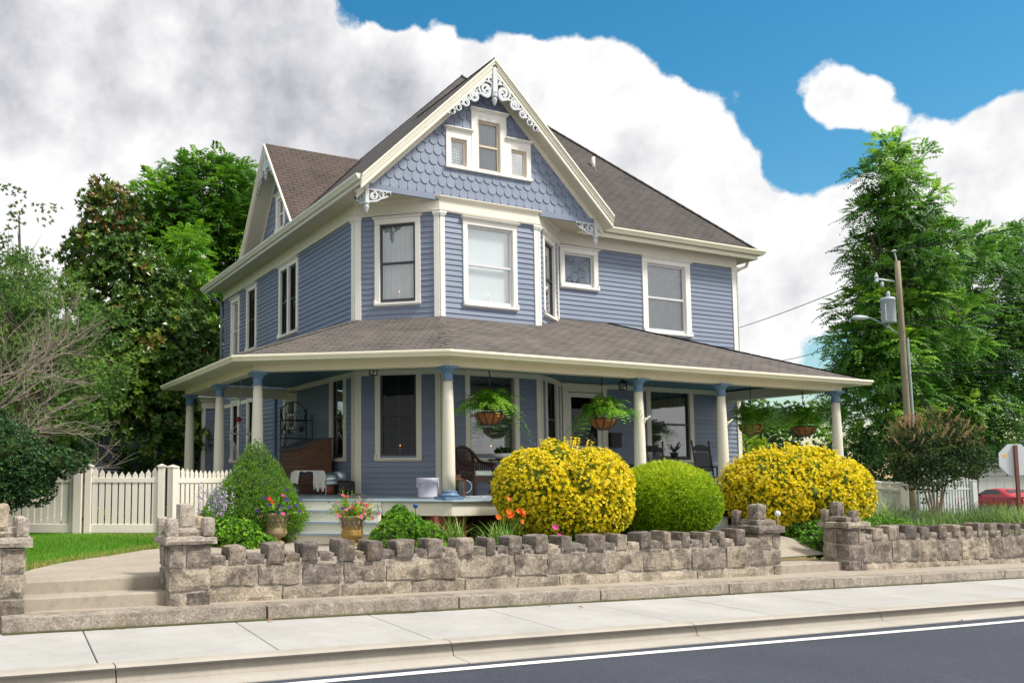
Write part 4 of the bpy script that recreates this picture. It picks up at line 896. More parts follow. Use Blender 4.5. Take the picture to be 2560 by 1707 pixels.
o=throw(); o.location=(-2.84,1.0,0); tag(o,'white fringed throw draped over the black stool','throw')
rnd('copper_pot',[(0,0),(.12,0),(.135,.1),(.14,.205),(.146,.21),(.13,.21),(.11,.1)],-2.40,.92,0,'copper','round copper pot on the porch floor under the galvanised tub','pot')
t=thing('wash_tub',(0,0,0),'shiny galvanised tub turned upside down on the copper pot','tub'); mb=MB(); mb.lathe([(.205,0),(.212,.012),(.2,.02),(.195,.08),(.2,.085),(.193,.09),(.183,.19),(.187,.195),(.18,.2),(.172,.27),(.0,.272)],32); obj('body',mb,'galvanized',t,smooth=True)
mb=MB(); mb.tube([(.2+.05*math.sin(a),.05*math.cos(a),.16) for a in np.linspace(0,math.pi,8)],.008,6); obj('handle',mb,'galvanized',t); t.location=(-2.36,.92,.212)
rnd('wash_tub',[(.15,0),(.155,.01),(.14,.2),(.13,.21),(0,.211)],-1.98,1.25,.30,'galvanized','smaller galvanised tub behind the shiny upturned tub','tub')
mb=MB(); mb.box(-.17,.17,-.14,.14,0,.30); o=obj('wooden_crate',mb,'wood_dark'); bevel(o); o.location=(-1.98,1.25,0); tag(o,'dark crate under the smaller galvanised tub','crate')
mb=MB(); mb.box(-.22,.22,-.14,.14,.0,.30); o=obj('cloth_bag',mb,'bag_black'); bevel(o,.07,3); m_=o.modifiers.new('d','SUBSURF'); m_.levels=m_.render_levels=2; o.location=(-2.02,.86,0); tag(o,'lumpy black bag with bright patches beside the copper pot','bag')
t=thing('hanging_chair',(-3.62,3.6,2.8),'white macrame hanging chair with a wooden spreader and a red ball on its rope','hanging chair')
mb=MB(); x,y=-3.62,3.6; mb.tube([(x,y,2.86),(x,y,1.78)],.008,6); mb.tube([(x,y,1.78),(x-.24,y+.02,1.46)],.012,6); mb.tube([(x,y,1.78),(x+.26,y-.02,1.46)],.012,6); obj('rope',mb,'rope',t)
mb=MB(); mb.tube([(x-.28,y+.02,1.45),(x+.30,y-.02,1.45)],.02,8); obj('spreader_bar',mb,'galv_grey',t)
mb=MB(); mb.lathe([(.001,-.07),(.05,-.05),(.07,0),(.05,.05),(.001,.07)],14,(x-.05,y-.05,1.80)); obj('ball',mb,'red_glass',t,smooth=True)
mb=MB()
for sx in (-1,1):
    for k in range(9):
        mb.tube(curve([(x+sx*.26,y,1.44),(x+sx*(.24-.02*k),y-.02*k,1.0),(x+sx*(.22-.04*k),y-.03*k,.72-.02*k),(x+sx*.02,y-.04*k,.55)],16),.006,4)
obj('netting',mb,'rope',t)
t=thing('grass_planter',(0,0,0),'white planter of arching grass behind the picket fence, by the porch columns','planter'); mb=MB(); mb.lathe([(0,0),(.16,0),(.22,.3),(.24,.42),(.25,.44),(.2,.44)],20); obj('pot',mb,'plastic_white',t); lf=Leaf(); n=170; a=RNG.uniform(0,6.28,n); D=np.stack([np.cos(a)*.7,np.sin(a)*.7,RNG.uniform(.5,2,n)],1); lf.quads(RNG.normal(0,.06,(n,3))+[0,0,.44],D,RNG.uniform(.3,.6,n),.022,RNG.uniform(.2,.7,n),fold=.5); lf.build('grass_leaves','lf_blade',t); t.location=(-3.9,1.55,0)

# ================================================================== STREET, GROUND, STONE WALL, FENCES
KS=-.0155
def zs(x): return -1.40+KS*(x+5)        # pavement level along the sloping street
def sm(a,b,t): t=np.clip((t-a)/(b-a),0,1); return t*t*(3-2*t)
def zg(x,y):                            # garden level
    x=np.asarray(x,float); y=np.asarray(y,float)
    z=-.87+.16*sm(-4.6,-5.6,x)*sm(-3.9,-1.0,y)+.07*sm(2,9,x)
    z=z-.02*sm(-3,-6,y)
    dip=sm(3.3,3.6,x)*sm(5.95,5.6,x)*sm(-4.3,-5.4,y); z=z-.30*dip
    z=np.where(y>14,z-.25*sm(14,40,y),z); z=z-.6*sm(14,30,x)*sm(-5,6,y)
    return z
def sheet(name, xs, ys, zf, mat, cut=None):
    X,Y=np.meshgrid(xs,ys); Z=zf(X,Y); n,m=X.shape; V=np.stack([X,Y,Z],-1).reshape(-1,3); i=np.arange(n*m).reshape(n,m); F=np.stack([i[:-1,:-1],i[:-1,1:],i[1:,1:],i[1:,:-1]],-1).reshape(-1,4)
    if cut is not None: c=V[F].mean(1); F=F[~cut(c[:,0],c[:,1])]
    return struct(npobj(name,V,F,np.zeros(len(V)),mat,smooth=True))
xs=np.concatenate([np.linspace(-160,-20,15),np.arange(-16,18,.2),np.linspace(20,190,18)]); ys=np.concatenate([np.concatenate([np.arange(-6.02,-3,.1),np.arange(-2.9,10,.3)]),np.linspace(11,40,12),np.linspace(50,260,12)])
sheet('lawn_ground',xs,ys,zg,'lawn_soil',lambda x,y:(y<-6.13+.027*(x+7.12))|((x>2.75)&(x<5.75)&(y<-5.3))|((x<-7.3)&(x>-9.9)&(y<-5.25)))
xx=np.concatenate([np.linspace(-160,-20,6),np.arange(-18,31,1.),np.linspace(40,190,6)])
def band(name,y0,y1,dz0,dz1,mat,ny=2): return sheet(name,xx,np.linspace(y0,y1,ny),lambda X,Y: -1.40+KS*(np.clip(X,-40,60)+5)+dz0+(dz1-dz0)*(Y-y0)/(y1-y0),mat)
band('road',-60,-9.15,-.17,-.17,'asphalt')
# road edge line, drifting from the gutter edge towards the lane on the right
def curved_strip(name,y0f,w,dz,mat,x0=-30,x1=30):
    X=np.arange(x0,x1+.1,.5); V=[];
    for x in X: V+= [(x,y0f(x),zs(x)+dz),(x,y0f(x)+w,zs(x)+dz)]
    n=len(X); F=[(2*i,2*i+2,2*i+3,2*i+1) for i in range(n-1)]; o=npobj(name,V,F,np.zeros(len(V)),mat); return struct(o)
curved_strip('road_marking',lambda x:-9.43-.10*float(sm(-6,4,x)),.12,-.164,'road_paint')
# gutter pan, kerb, pavement slabs
mb=MB()
for i,x0 in enumerate(np.arange(-40.62,30,3.54)):
    for k in range(4):
        a=x0+k*.885+.006*(k==0); b=x0+(k+1)*.885-.006*(k==3)
        mb.hexa([(a,-9.17,zs(a)-.4),(b,-9.17,zs(b)-.4),(b,-8.86,zs(b)-.4),(a,-8.86,zs(a)-.4),(a,-9.17,zs(a)-.160),(b,-9.17,zs(b)-.160),(b,-8.86,zs(b)-.145),(a,-8.86,zs(a)-.145)])
struct(obj('gutter_pan',mb,'gutter_concrete'))
mb=MB()
for i,x0 in enumerate(np.arange(-40.62,30,3.54)):
    for k in range(4):
        a=x0+k*.885+.006*(k==0); b=x0+(k+1)*.885-.006*(k==3); P=[(-8.862,-.5),(-8.862,-.14),(-8.85,-.10),(-8.82,-.02),(-8.79,-.004),(-8.76,0),(-8.64,0),(-8.64,-.5)]
        V=[(x,y,zs(x)+z) for x in (a,b) for y,z in P]; m=len(P); mb.add(V,[(j,j+1,m+j+1,m+j) for j in range(m-1)]+[tuple(range(m)),tuple(range(m,2*m))])
struct(obj('kerb',mb,'kerb_concrete'))
mb=MB(); 
for i,x0 in enumerate(np.arange(-40.62,30,1.77)):
    a,b=x0+.006,x0+1.77-.006; sk=.13; dz=RNG.uniform(-.002,.002)
    mb.hexa([(a-sk,-8.63,zs(a)-.3),(b-sk,-8.63,zs(b)-.3),(b,-6.7,zs(b)-.3),(a,-6.7,zs(a)-.3),(a-sk,-8.63,zs(a)+dz),(b-sk,-8.63,zs(b)+dz),(b,-6.7,zs(b)+dz),(a,-6.7,zs(a)+dz)])
struct(bevel(obj('pavement',mb,'sidewalk_concrete'),.006,1))
band('joint_bed',-8.9,-6.1,-.02,-.02,'joint_dark')
# ledge: long worn stones at the back of the pavement
def ledge_y(x): return -6.80
def wob(n,amp): return RNG.uniform(-amp,amp,n)
def noise3(P,f,seed=0):
    v=0
    r=np.random.default_rng(abs(int(seed)))
    for k in range(5):
        d=r.normal(size=3); d/=np.linalg.norm(d); ph=r.uniform(0,6.28); v=v+np.sin(P@(d*f*(1+.35*k))+ph)*(.8**k)
    return v/2.6
def rock(mb,x0,x1,y0,y1,zb,zt,amp=.02,res=.09,seed=0,front_only=False,edge=.02,val=None,taper=0):
    """rough hewn block: subdivided box with noise on its faces; zb/zt may be (left,right)"""
    zb=zb if hasattr(zb,'__len__') else (zb,zb); zt=zt if hasattr(zt,'__len__') else (zt,zt)
    mb.cur=RNG.random() if val is None else val
    nx=max(2,int((x1-x0)/res)); ny=max(2,int((y1-y0)/res)); nz=max(2,int((zt[0]-zb[0])/res))
    def face(fn,na,nb):
        U,V=np.meshgrid(np.linspace(0,1,na+1),np.linspace(0,1,nb+1)); P=fn(U.ravel(),V.ravel()); q=P
        c=np.array([(x0+x1)/2,(y0+y1)/2,(sum(zb)+sum(zt))/4]); h=np.array([(x1-x0)/2,(y1-y0)/2,(zt[0]-zb[0])/2])
        rel=(P-c)/h; rr=np.sort(np.abs(rel),axis=1)[:,1]  # rounding near edges
        pull=np.clip((rr-.72)/.28,0,1)**2*edge; N=rel/np.maximum(np.linalg.norm(rel,axis=1,keepdims=True),1e-6)
        d=noise3(P,9,seed)*amp*.6+noise3(P,24,seed+1)*amp*.4+noise3(P,60,seed+2)*amp*.18
        s=np.sign(rel)*(np.abs(rel)>.999); s=s/np.maximum(np.linalg.norm(s,axis=1,keepdims=True),1e-6)
        P=P+s*d[:,None]-N*pull[:,None]
        if taper: P[:,2]=P[:,2]
        i=np.arange((na+1)*(nb+1)).reshape(nb+1,na+1); F=np.stack([i[:-1,:-1],i[:-1,1:],i[1:,1:],i[1:,:-1]],-1).reshape(-1,4); mb.add(P.tolist(),[tuple(f) for f in F.tolist()])
    lz=lambda u,w: (zb[0]+(zb[1]-zb[0])*u)*(1-w)+(zt[0]+(zt[1]-zt[0])*u)*w
    X=lambda u:x0+(x1-x0)*u; Yv=lambda u:y0+(y1-y0)*u
    face(lambda u,v:np.stack([X(u),np.full_like(u,y0),lz(u,v)],1),nx,nz); face(lambda u,v:np.stack([X(u),Yv(v),lz(u,np.ones_like(u))],1),nx,ny)
    face(lambda u,v:np.stack([np.full_like(u,x0),Yv(u),lz(np.zeros_like(u),v)],1),ny,nz); face(lambda u,v:np.stack([np.full_like(u,x1),Yv(u),lz(np.ones_like(u),v)],1),ny,nz)
    if not front_only: face(lambda u,v:np.stack([X(u),np.full_like(u,y1),lz(u,v)],1),nx,nz)
mb=MB(); x=-9.62; sd=100
lens=[3.03,2.75,2.45,2.62,2.5,2.4,2.6,2.5,2.7,2.5,2.6,2.6,2.5]
for l in lens:
    rock(mb,x+.006,x+l-.006,-6.80,-6.42,(zs(x)-.1,zs(x+l)-.1),(zs(x)+.17,zs(x+l)+.17),.006,.12,sd,edge=.012); x+=l; sd+=7
lo_=obj('stone_ledge',mb,'ledge_stone',smooth=False); struct(lo_)
mb=MB(); mb.hexa([(-9.6,-6.44,zs(-9.6)-.1),(22,-6.44,zs(22)-.1),(22,-5.6,zs(22)-.1),(-9.6,-5.6,zs(-9.6)-.1),(-9.6,-6.44,zs(-9.6)+.166),(22,-6.44,zs(22)+.166),(22,-5.6,zs(22)+.166),(-9.6,-5.6,zs(-9.6)+.166)]); struct(obj('ledge_paving',mb,'old_concrete'))
def L3(x): return zs(x)+.166
# entry steps on the left, one riser on the right
mb=MB()
mb.hexa([(-9.5,-6.33,-1.3),(-7.6,-6.28,-1.3),(-7.6,-5.5,-1.3),(-9.5,-5.5,-1.3),(-9.5,-6.33,L3(-9)+.155),(-7.6,-6.28,L3(-8)+.155),(-7.6,-5.5,L3(-8)+.155),(-9.5,-5.5,L3(-9)+.155)])
mb.hexa([(-9.6,-6.0,-1.3),(-7.5,-5.93,-1.3),(-7.5,-5.1,-1.3),(-9.6,-5.1,-1.3),(-9.6,-6.0,-.868),(-7.5,-5.93,-.872),(-7.5,-5.1,-.872),(-9.6,-5.1,-.868)])
st_=obj('entry_steps',mb,'old_concrete'); bevel(st_,.02,2); struct(st_)
mb=MB(); mb.hexa([(3.3,-5.93,-1.6),(5.75,-5.72,-1.6),(5.75,-5.2,-1.6),(3.3,-5.2,-1.6),(3.3,-5.93,L3(3.4)+.16),(5.75,-5.72,L3(5.7)+.16),(5.75,-5.2,L3(5.7)+.16),(3.3,-5.2,L3(3.4)+.16)]); o=obj('entry_steps',mb,'old_concrete'); bevel(o,.02,2); struct(o)
# curved walk from the left entry to the porch steps, and the right walk
def walk(name,A,B,n=30):
    A=curve([(*p,0) for p in A],n); B=curve([(*p,0) for p in B],n); k=min(len(A),len(B)); V=[]; m=6
    for i in range(k):
        for j in range(m+1): p=A[i].lerp(B[i],j/m); V.append((p.x,p.y,max(float(zg(p.x,p.y))+.012,-9)))
    F=[(i*(m+1)+j,i*(m+1)+j+1,(i+1)*(m+1)+j+1,(i+1)*(m+1)+j) for i in range(k-1) for j in range(m)]; return struct(npobj(name,V,F,np.zeros(len(V)),'old_concrete',smooth=True))
walk('garden_walk',[(-9.35,-5.2),(-9.15,-4.6),(-8.6,-3.75),(-7.2,-2.75),(-5.6,-2.35),(-4.1,-1.55)],[(-7.5,-5.2),(-7.3,-5.0),(-6.6,-4.7),(-5.6,-4.3),(-4.4,-3.7),(-2.7,-2.75)])
walk('garden_walk',[(3.6,-5.3),(3.65,-4.9),(3.85,-4.4),(4.15,-3.5)],[(5.6,-5.3),(5.65,-4.9),(5.5,-4.3),(5.3,-3.5)])
# ---------------- stone wall with merlons
def wall_y(x): return -6.265+.027*(x+7.12)
def courses(mb,x0,x1,y0f,dep,levels,lens,seed,amp=.034):
    for li,(za,zb) in enumerate(levels):
        x=x0-(.25 if li%2 else 0); r=np.random.default_rng(seed+li)
        while x<x1:
            l=r.uniform(*lens); a=max(x,x0); b=min(x+l,x1)
            if x1-b<.22: b=x1
            if b-a>.08:
                rock(mb,a+.014,b-.014,y0f((a+b)/2)-r.uniform(0,.018),y0f((a+b)/2)+dep,(za(a)+.012,za(b)+.012),(zb(a)-.012,zb(b)-.012),amp,.06,seed*31+int(x*97),edge=.012)
            x=b if b==x1 else x+l
def stone_wall(x0,x1,merl,label,seed):
    root=thing('stone_wall',((x0+x1)/2,wall_y(0),-1.3),label,'wall'); T=lambda x:-.622-.0075*(x+7)
    mb=MB(); mb.cur=.5; mb.hexa([(x0,wall_y(x0)+.022,L3(x0)-.2),(x1,wall_y(x1)+.022,L3(x1)-.2),(x1,wall_y(x1)+.30,L3(x1)-.2),(x0,wall_y(x0)+.30,L3(x0)-.2),(x0,wall_y(x0)+.022,T(x0)-.065),(x1,wall_y(x1)+.022,T(x1)-.065),(x1,wall_y(x1)+.30,T(x1)-.065),(x0,wall_y(x0)+.30,T(x0)-.065)]); obj('mortar_bed',mb,'mortar',root)
    mb=MB(); b0=lambda x:L3(x)-.03; mid=lambda x:L3(x)+.185-.004*(x+7); top=lambda x:T(x)-.125
    courses(mb,x0,x1,wall_y,.32,[(b0,mid)],(.6,1.25),seed); obj('lower_course',mb,'stone_beige',root,smooth=False); mb=MB(); courses(mb,x0,x1,wall_y,.32,[(mid,top)],(.45,1.2),seed+77); obj('upper_course',mb,'stone',root,smooth=False)
    xs_=list(merl)
    mb=MB(); prev=x0
    for i,(c,w) in enumerate(xs_+[(x1+.2,.4)]):
        a,b=prev,c-w/2
        if b-a>.05: rock(mb,a+.012,min(b,x1)-.012,wall_y(a)+.01,wall_y(a)+.30,T(a)-.135,T(a)-.0,.016,.05,seed+i*5,edge=.018)
        prev=c+w/2
    obj('notch_stones',mb,'stone',root)
    for i,(c,w) in enumerate(xs_):
        mb=MB(); h=RNG.uniform(.105,.16); c+=RNG.uniform(-.02,.02); rock(mb,c-w/2,c+w/2,wall_y(c)-.02+RNG.uniform(-.015,.015),wall_y(c)+.33,T(c)-.13,(T(c)+h+RNG.uniform(-.02,.02),T(c)+h+RNG.uniform(-.02,.02)),.018,.04,seed+i*13,edge=.018)
        m=obj('merlon',mb,'stone_dark',root); 
    return root
# merlon centres along the wall
MX1=[-6.87,-6.06,-5.28,-4.58,-3.93,-3.27,-2.56,-1.94,-1.42,-.86,-.30,.26,.86,1.42,1.92,2.42,2.78]
MX1=[(-6.81,.24),(-6.28,.25),(-5.79,.24),(-5.27,.26),(-4.83,.25),(-4.33,.29),(-3.82,.26),(-3.33,.26),(-2.85,.17),(-2.40,.24),(-1.96,.24),(-1.46,.22),(-.86,.35),(-.30,.23),(.21,.23),(.68,.16),(1.14,.2),(1.62,.19),(1.97,.15),(2.42,.25)]
MX2=[(6.29,.31),(6.79,.3),(7.38,.38),(7.83,.29),(8.42,.31),(8.92,.25),(9.38,.26),(9.82,.23),(10.26,.25),(10.76,.3),(11.26,.25),(11.75,.26),(12.25,.26),(12.75,.26),(13.25,.26)]+[(13.75+.5*i,.26) for i in range(11)]
stone_wall(-7.22,3.0,MX1,'long granite garden wall with square merlons between the two middle entrance pillars',300)
stone_wall(5.80,19.2,MX2,'granite garden wall with square merlons running off to the right of the last pillar',700)
def pillar(x0,x1,yf,dep,cb,ct,low,high,lab,seed,tops,pal='stone'):
    root=thing('stone_pillar',((x0+x1)/2,yf+dep/2,-1.3),lab,'pillar','stone pillars at the garden entrances'); zb=L3(x0)-.12; mb=MB(); mb.cur=.5
    mb.box(x0+.02,x1-.02,yf+.02,yf+dep-.02,zb,cb); obj('mortar_bed',mb,'mortar',root)
    mb=MB(); z=zb; h=(cb-zb)/3.; r=np.random.default_rng(seed)
    for k in range(3):
        z0,z1=zb+h*k,zb+h*(k+1); c=x0+(x1-x0)*(r.uniform(.3,.7)); full=(k==1)
        spl=[(x0,x1)] if full else [(x0,c),(c,x1)]
        for a,b in spl: rock(mb,a+(.008 if a>x0 else -.005),b-(.008 if b<x1 else -.005),yf-.01,yf+dep*.5,z0+.008,z1-.008,.016,.055,seed+k*9+int(a*50),edge=.02)
        for a,b in ([(x0,c)] if not full else [(x0,x1)]): rock(mb,x0-.006,x1+.006,yf+dep*.5+.012,yf+dep+.01,z0+.008,z1-.008,.016,.055,seed+k*9+50,edge=.02)
    obj('pillar_block',mb,'stone',root)
    mb=MB(); rock(mb,x0-.075,x1+.075,yf-.075,yf+dep+.075,cb,ct,.014,.05,seed+70,edge=.025); obj('cap_stone',mb,pal,root)
    mid=ct+(low-ct)*.42; mb=MB(); rock(mb,x0+.03,x1-.03,yf+.04,yf+dep-.04,ct-.01,mid,.012,.05,seed+80,edge=.02); obj('upper_stone',mb,pal,root)
    for (fx,fy,sx,sy,zt_) in tops:
        cx_,cy_=x0+(x1-x0)*fx,yf+dep*fy; mb=MB(); rock(mb,cx_-sx/2,cx_+sx/2,cy_-sy/2,cy_+sy/2,mid-.03 if .2<fx<.8 and .2<fy<.8 else ct-.01,zt_,.014,.05,seed+90+int(fx*10)+int(fy*100),edge=.025); obj('top_stone',mb,pal,root)
T4=lambda low,high,w=.17:[(.06,.1,w,w,low),(.94,.1,w,w,low),(.06,.9,w,w,low),(.94,.9,w,w,low),(.5,.5,w*1.35,w*1.35,high)]
pillar(-9.94,-9.36,-6.50,.58,-.44,-.31,-.09,.06,'pale granite pillar at the far left edge, left of the wide entry steps',11,[(.92,.1,.15,.2,-.09),(.92,.9,.15,.2,-.09),(.45,.3,.27,.3,.06),(.05,.1,.15,.2,-.09)],'stone_pale')
pillar(-7.72,-7.20,-6.43,.56,-.474,-.363,-.135,.035,'granite pillar with golden stones in its crown, right of the wide entry steps',12,T4(-.135,.035,.16),'stone_pale')
pillar(2.95,3.51,-5.95,.54,-.635,-.49,-.24,-.11,'granite pillar at the end of the long wall, left of the narrow right entry',13,[(.04,.9,.14,.15,-.225),(.45,.4,.24,.24,-.11)])
pillar(5.42,5.94,-5.90,.54,-.61,-.48,-.25,-.10,'granite pillar with three stubs on its crown, right of the narrow right entry',14,[(.06,.9,.14,.16,-.235),(.5,.15,.15,.15,-.26),(.45,.7,.2,.2,-.10),(.95,.4,.13,.16,-.26)])
# ---------------- picket fences
FO=Vector((-3.489,-2.425,0)); FX=Vector((.907,-.421,0)).normalized()
def picket(mb,fr,s,w,z0,z1,d=0,t=.02): 
    p=[(s-w/2,z0),(s+w/2,z0),(s+w/2,z1-w*.75),(s,z1),(s-w/2,z1-w*.75)]; mb.prism([fr(a,d,b) for a,b in p], fr.N*t)
def fence(name,fr,s0,s1,zb,zt,sag,pitch,w,mat,lab,cat,group=None,posts=((0,1),(1,1)),rails=(.2,.78),botrail=True,pw=.13,frame_=False,dz=0,pt=.02):
    root=thing(name,fr((s0+s1)/2,0,zb),lab,cat,group); mb=MB(); n=max(1,int(round((s1-s0)/pitch))-1)
    for i in range(n):
        s=s0+(s1-s0)*(i+1)/(n+1); t=(i+1)/(n+1); z=zt-sag*(4*t*(1-t))**.8; picket(mb,fr,s,w,zb+.10,z,.012,pt)
    obj('pickets',mb,mat,root)
    for k in rails:
        mb=MB(); z=zb+(zt-zb)*k; hh=.045 if k>.5 else .055; mb.fbox(fr,s0,s1,-.012,.045,z-hh,z+hh)
        if k<.5 and botrail: mb=MB(); mb.fbox(fr,s0,s1,-.01,.046,zb+.05,zb+.21)
        bevel(obj('rail',mb,mat,root),.004,1)
    for k,on in posts:
        if not on: continue
        s=s0 if k==0 else s1; mb=MB(); mb.fbox(fr,s-pw/2,s+pw/2,-pw/2,pw/2+.02,zb-.15,zt-.045); p=bevel(obj('post',mb,mat,root),.006,1)
        mb=MB(); e=.016; mb.fbox(fr,s-pw/2-e,s+pw/2+e,-pw/2-e,pw/2+.02+e,zt-.045,zt-.02); a,b,c,d=[fr(s+i*(pw/2+e*.5),j,zt-.02) for i,j in ((-1,pw/2+.04),(1,pw/2+.04),(1,-pw/2-.02),(-1,-pw/2-.02))]; mb.add([a,b,c,d,fr(s,.01,zt+.015)],[(0,1,4),(1,2,4),(2,3,4),(3,0,4)]); obj('post_cap',mb,mat,p)
    return root
fF_=frame(FO,FX); LU=lambda u:(u-868)*.00741
fQ=fF_(LU(433),0,0); fR_=frame((fQ.x,fQ.y),(-4.753-fQ.x,-.076-fQ.y))
fence('picket_fence',fR_,0,math.hypot(-4.753-fQ.x,-.076-fQ.y),-.70,.585,.09,.122,.088,'fence_cream','cream picket fence between the gate and the cone shaped spruce','fence')
g=fence('garden_gate',fF_,LU(226),LU(407),-.70,.60,.135,.122,.095,'fence_cream','cream picket gate with a dipped top edge behind the left lawn','gate',posts=((0,1),(1,1)),pw=.12)
mb=MB(); [mb.fbox(fF_,LU(226)-.09,LU(226)-.03,-.02,.03,z-.03,z+.03) for z in (-.4,.3)]; obj('hinge',mb,'black_iron',g)
P_=fF_(LU(198),0,0); fL_=frame((P_.x-6.0*.86,P_.y+6.0*.50,0),(.86,-.50))
fence('picket_fence',fL_,0,6.0,-.70,.60,.10,.128,.10,'fence_cream','cream picket fence running off left of the gate behind the dark shrub','fence',posts=((1,1),(0,1)),pw=.155)
fB_=frame((-7.9,5.5,0),(.75,-.66)); P2_=fF_(LU(170),0,0)
fence('picket_fence',frame((P2_.x+.55,P2_.y+5.2,0),(-.25,-.97)),0,4.2,-.72,.62,.0,.15,.12,'fence_cream','tall cream picket fence running back behind the left shrub, beyond the gate','fence',posts=((0,1),(1,1)))
fRt=frame((18.9,2.6,0),(14.0-18.9,-1.55-2.6)); fRt2=frame((14.0,-1.55,0),(4.9,4.15))
def flip(fr):
    def f(s,d,z): return fr.O+fr.X*s-fr.N*d+Vector((0,0,z))
    f.O,f.X,f.N=fr.O,fr.X,-fr.N; return f
fence('picket_fence',flip(frame((18.0,1.84,0),(-4.0,-3.39))),0,5.24,-.95,.27,.0,.165,.075,'fence_cream','cream picket fence right of the big yellow bush on the right','fence',posts=((1,1),(0,1)),pw=.17,pt=.006)
fence('picket_fence',frame((28.3,7.3,0),(2.56,-1.2)),0,2.83,-1.45,.30,-.26,.13,.075,'fence_white','white picket fence with an arched top beyond the crepe myrtle','fence',posts=((0,1),(1,1)),pw=.2)

V=[];F=[];X=np.arange(-9.6,14,.06)
for x in X: w_=.02+.05*abs(math.sin(x*1.7)*math.sin(x*.63+1))*RNG.random(); V+=[(x,-6.79,zs(x)+.02),(x,-6.81-w_,zs(x)+.005)]
o=npobj('moss_strip',V,[(2*i,2*i+1,2*i+3,2*i+2) for i in range(len(X)-1)],RNG.uniform(0,.6,len(V)),'moss'); tag(o,'dark moss and dirt along the foot of the stone ledge','moss',None,'stuff')

# ================================================================== GARDEN PLANTS
def surf_leaves(lf,spheres,n,k,L,W,vlo,vhi,up=.3,spread=.8,shell=.8,lump=None,vbias=None):
    P,D,_=in_spheres(n,spheres,shell)
    keep=P[:,2]>float(spheres[0][2])-5; P,D=P[keep],D[keep]; D=D+RNG.normal(0,.25,D.shape); D[:,2]+=up
    v=RNG.uniform(vlo,vhi,len(P))
    if vbias is not None: v=v+vbias(P)
    rosettes(lf,P,D,k,L,W,v,spread)
    return P
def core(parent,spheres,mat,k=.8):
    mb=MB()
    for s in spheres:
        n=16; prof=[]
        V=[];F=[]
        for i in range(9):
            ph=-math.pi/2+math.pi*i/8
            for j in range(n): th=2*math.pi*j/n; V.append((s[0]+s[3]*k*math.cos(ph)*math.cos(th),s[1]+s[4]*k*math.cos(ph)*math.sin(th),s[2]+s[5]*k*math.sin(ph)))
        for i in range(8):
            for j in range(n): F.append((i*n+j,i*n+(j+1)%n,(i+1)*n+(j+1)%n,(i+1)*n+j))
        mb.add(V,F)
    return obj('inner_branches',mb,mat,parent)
def bush(name,base,spheres,lab,cat,mat,corem,spec,group=None,extra=None,ck=.80):
    t=thing(name,base,lab,cat,group); lf=Leaf()
    for a in spec: surf_leaves(lf,spheres,**a)
    if extra: extra(lf)
    # drop anything under the soil
    lf.build('foliage',mat,t)
    if corem: core(t,spheres,corem,ck)
    return t
def lumps(c,r,n,lr,zmin=None,up=False):
    """a big ellipsoid broken into many smaller ones on its surface"""
    out=[(*c,*[x*.86 for x in r])]; d=rdir(n)
    if up: d[:,2]=np.abs(d[:,2])
    for v in d:
        p=np.array(c)+v*np.array(r)*.80; q=lr*RNG.uniform(.75,1.3); 
        if zmin is not None and p[2]<zmin: continue
        out.append((*p,q,q,q*.9))
    return out
def sprouts(P0,D0,n,step,L,W,lf,v):   # upright shoots breaking the outline
    for i in range(n): rosettes(lf,P0+D0*step*i,D0,5,L,W,v,.8)
def yb_extra(c,r,n):
    def f(lf):
        d=rdir(n); d[:,2]=np.abs(d[:,2])*.9+.05; P=np.array(c)+unit(d)*np.array(r)*.97; D=unit(d+[0,0,.7]); sprouts(P,D,4,.045,.055,.028,lf,RNG.uniform(.5,1,n))
    return f
c1,r1=(.19,-4.02,.04),(1.27,1.15,.95)
sp1=lumps(c1,r1,80,.24,-.75)+[(-.55,-4.1,.15,.72,.8,.72),(.82,-4.1,.2,.68,.8,.72),(.2,-4.4,-.2,1.1,.8,.6)]
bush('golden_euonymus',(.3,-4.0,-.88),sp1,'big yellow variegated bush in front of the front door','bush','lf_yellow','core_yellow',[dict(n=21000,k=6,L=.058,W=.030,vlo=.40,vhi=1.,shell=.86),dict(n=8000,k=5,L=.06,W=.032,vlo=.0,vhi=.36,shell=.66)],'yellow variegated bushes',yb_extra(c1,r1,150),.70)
c2,r2b=(6.75,-3.75,.05),(1.92,1.12,.97)
sp2=lumps(c2,r2b,100,.26,-.8)+[(5.75,-3.9,.1,.85,.8,.85),(7.0,-3.9,.3,.9,.8,.75),(7.85,-3.9,.0,.85,.8,.85)]
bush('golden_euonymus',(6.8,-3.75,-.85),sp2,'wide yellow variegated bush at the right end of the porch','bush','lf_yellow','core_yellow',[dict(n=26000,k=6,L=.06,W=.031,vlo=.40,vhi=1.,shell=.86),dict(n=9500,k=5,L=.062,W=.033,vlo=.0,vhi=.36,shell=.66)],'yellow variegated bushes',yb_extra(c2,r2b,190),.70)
# round gold thread cypress
c3_,r3=(2.66,-4.05,-.14),(1.15,1.0,.80)
t=thing('ball_shrub',(2.66,-4.05,-.9),'neatly rounded lime green shrub between the two yellow bushes','shrub'); lf=Leaf(); n=22000; d=rdir(n); P=np.array(c3_)+d*np.array(r3)*(RNG.uniform(.80,.97,n)*(1+.05*noise3(d*3,2.6,5)))[:,None]; keep=P[:,2]>-.95; P,d=P[keep],d[keep]; n=len(P)
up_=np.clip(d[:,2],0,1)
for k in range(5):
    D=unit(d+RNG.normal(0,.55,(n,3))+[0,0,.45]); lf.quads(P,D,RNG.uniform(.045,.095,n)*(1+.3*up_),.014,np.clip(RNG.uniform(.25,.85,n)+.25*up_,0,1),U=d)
lf.build('foliage','lf_lime',t); core(t,[(*c3_,*[x for x in r3])],'core_green',.82)
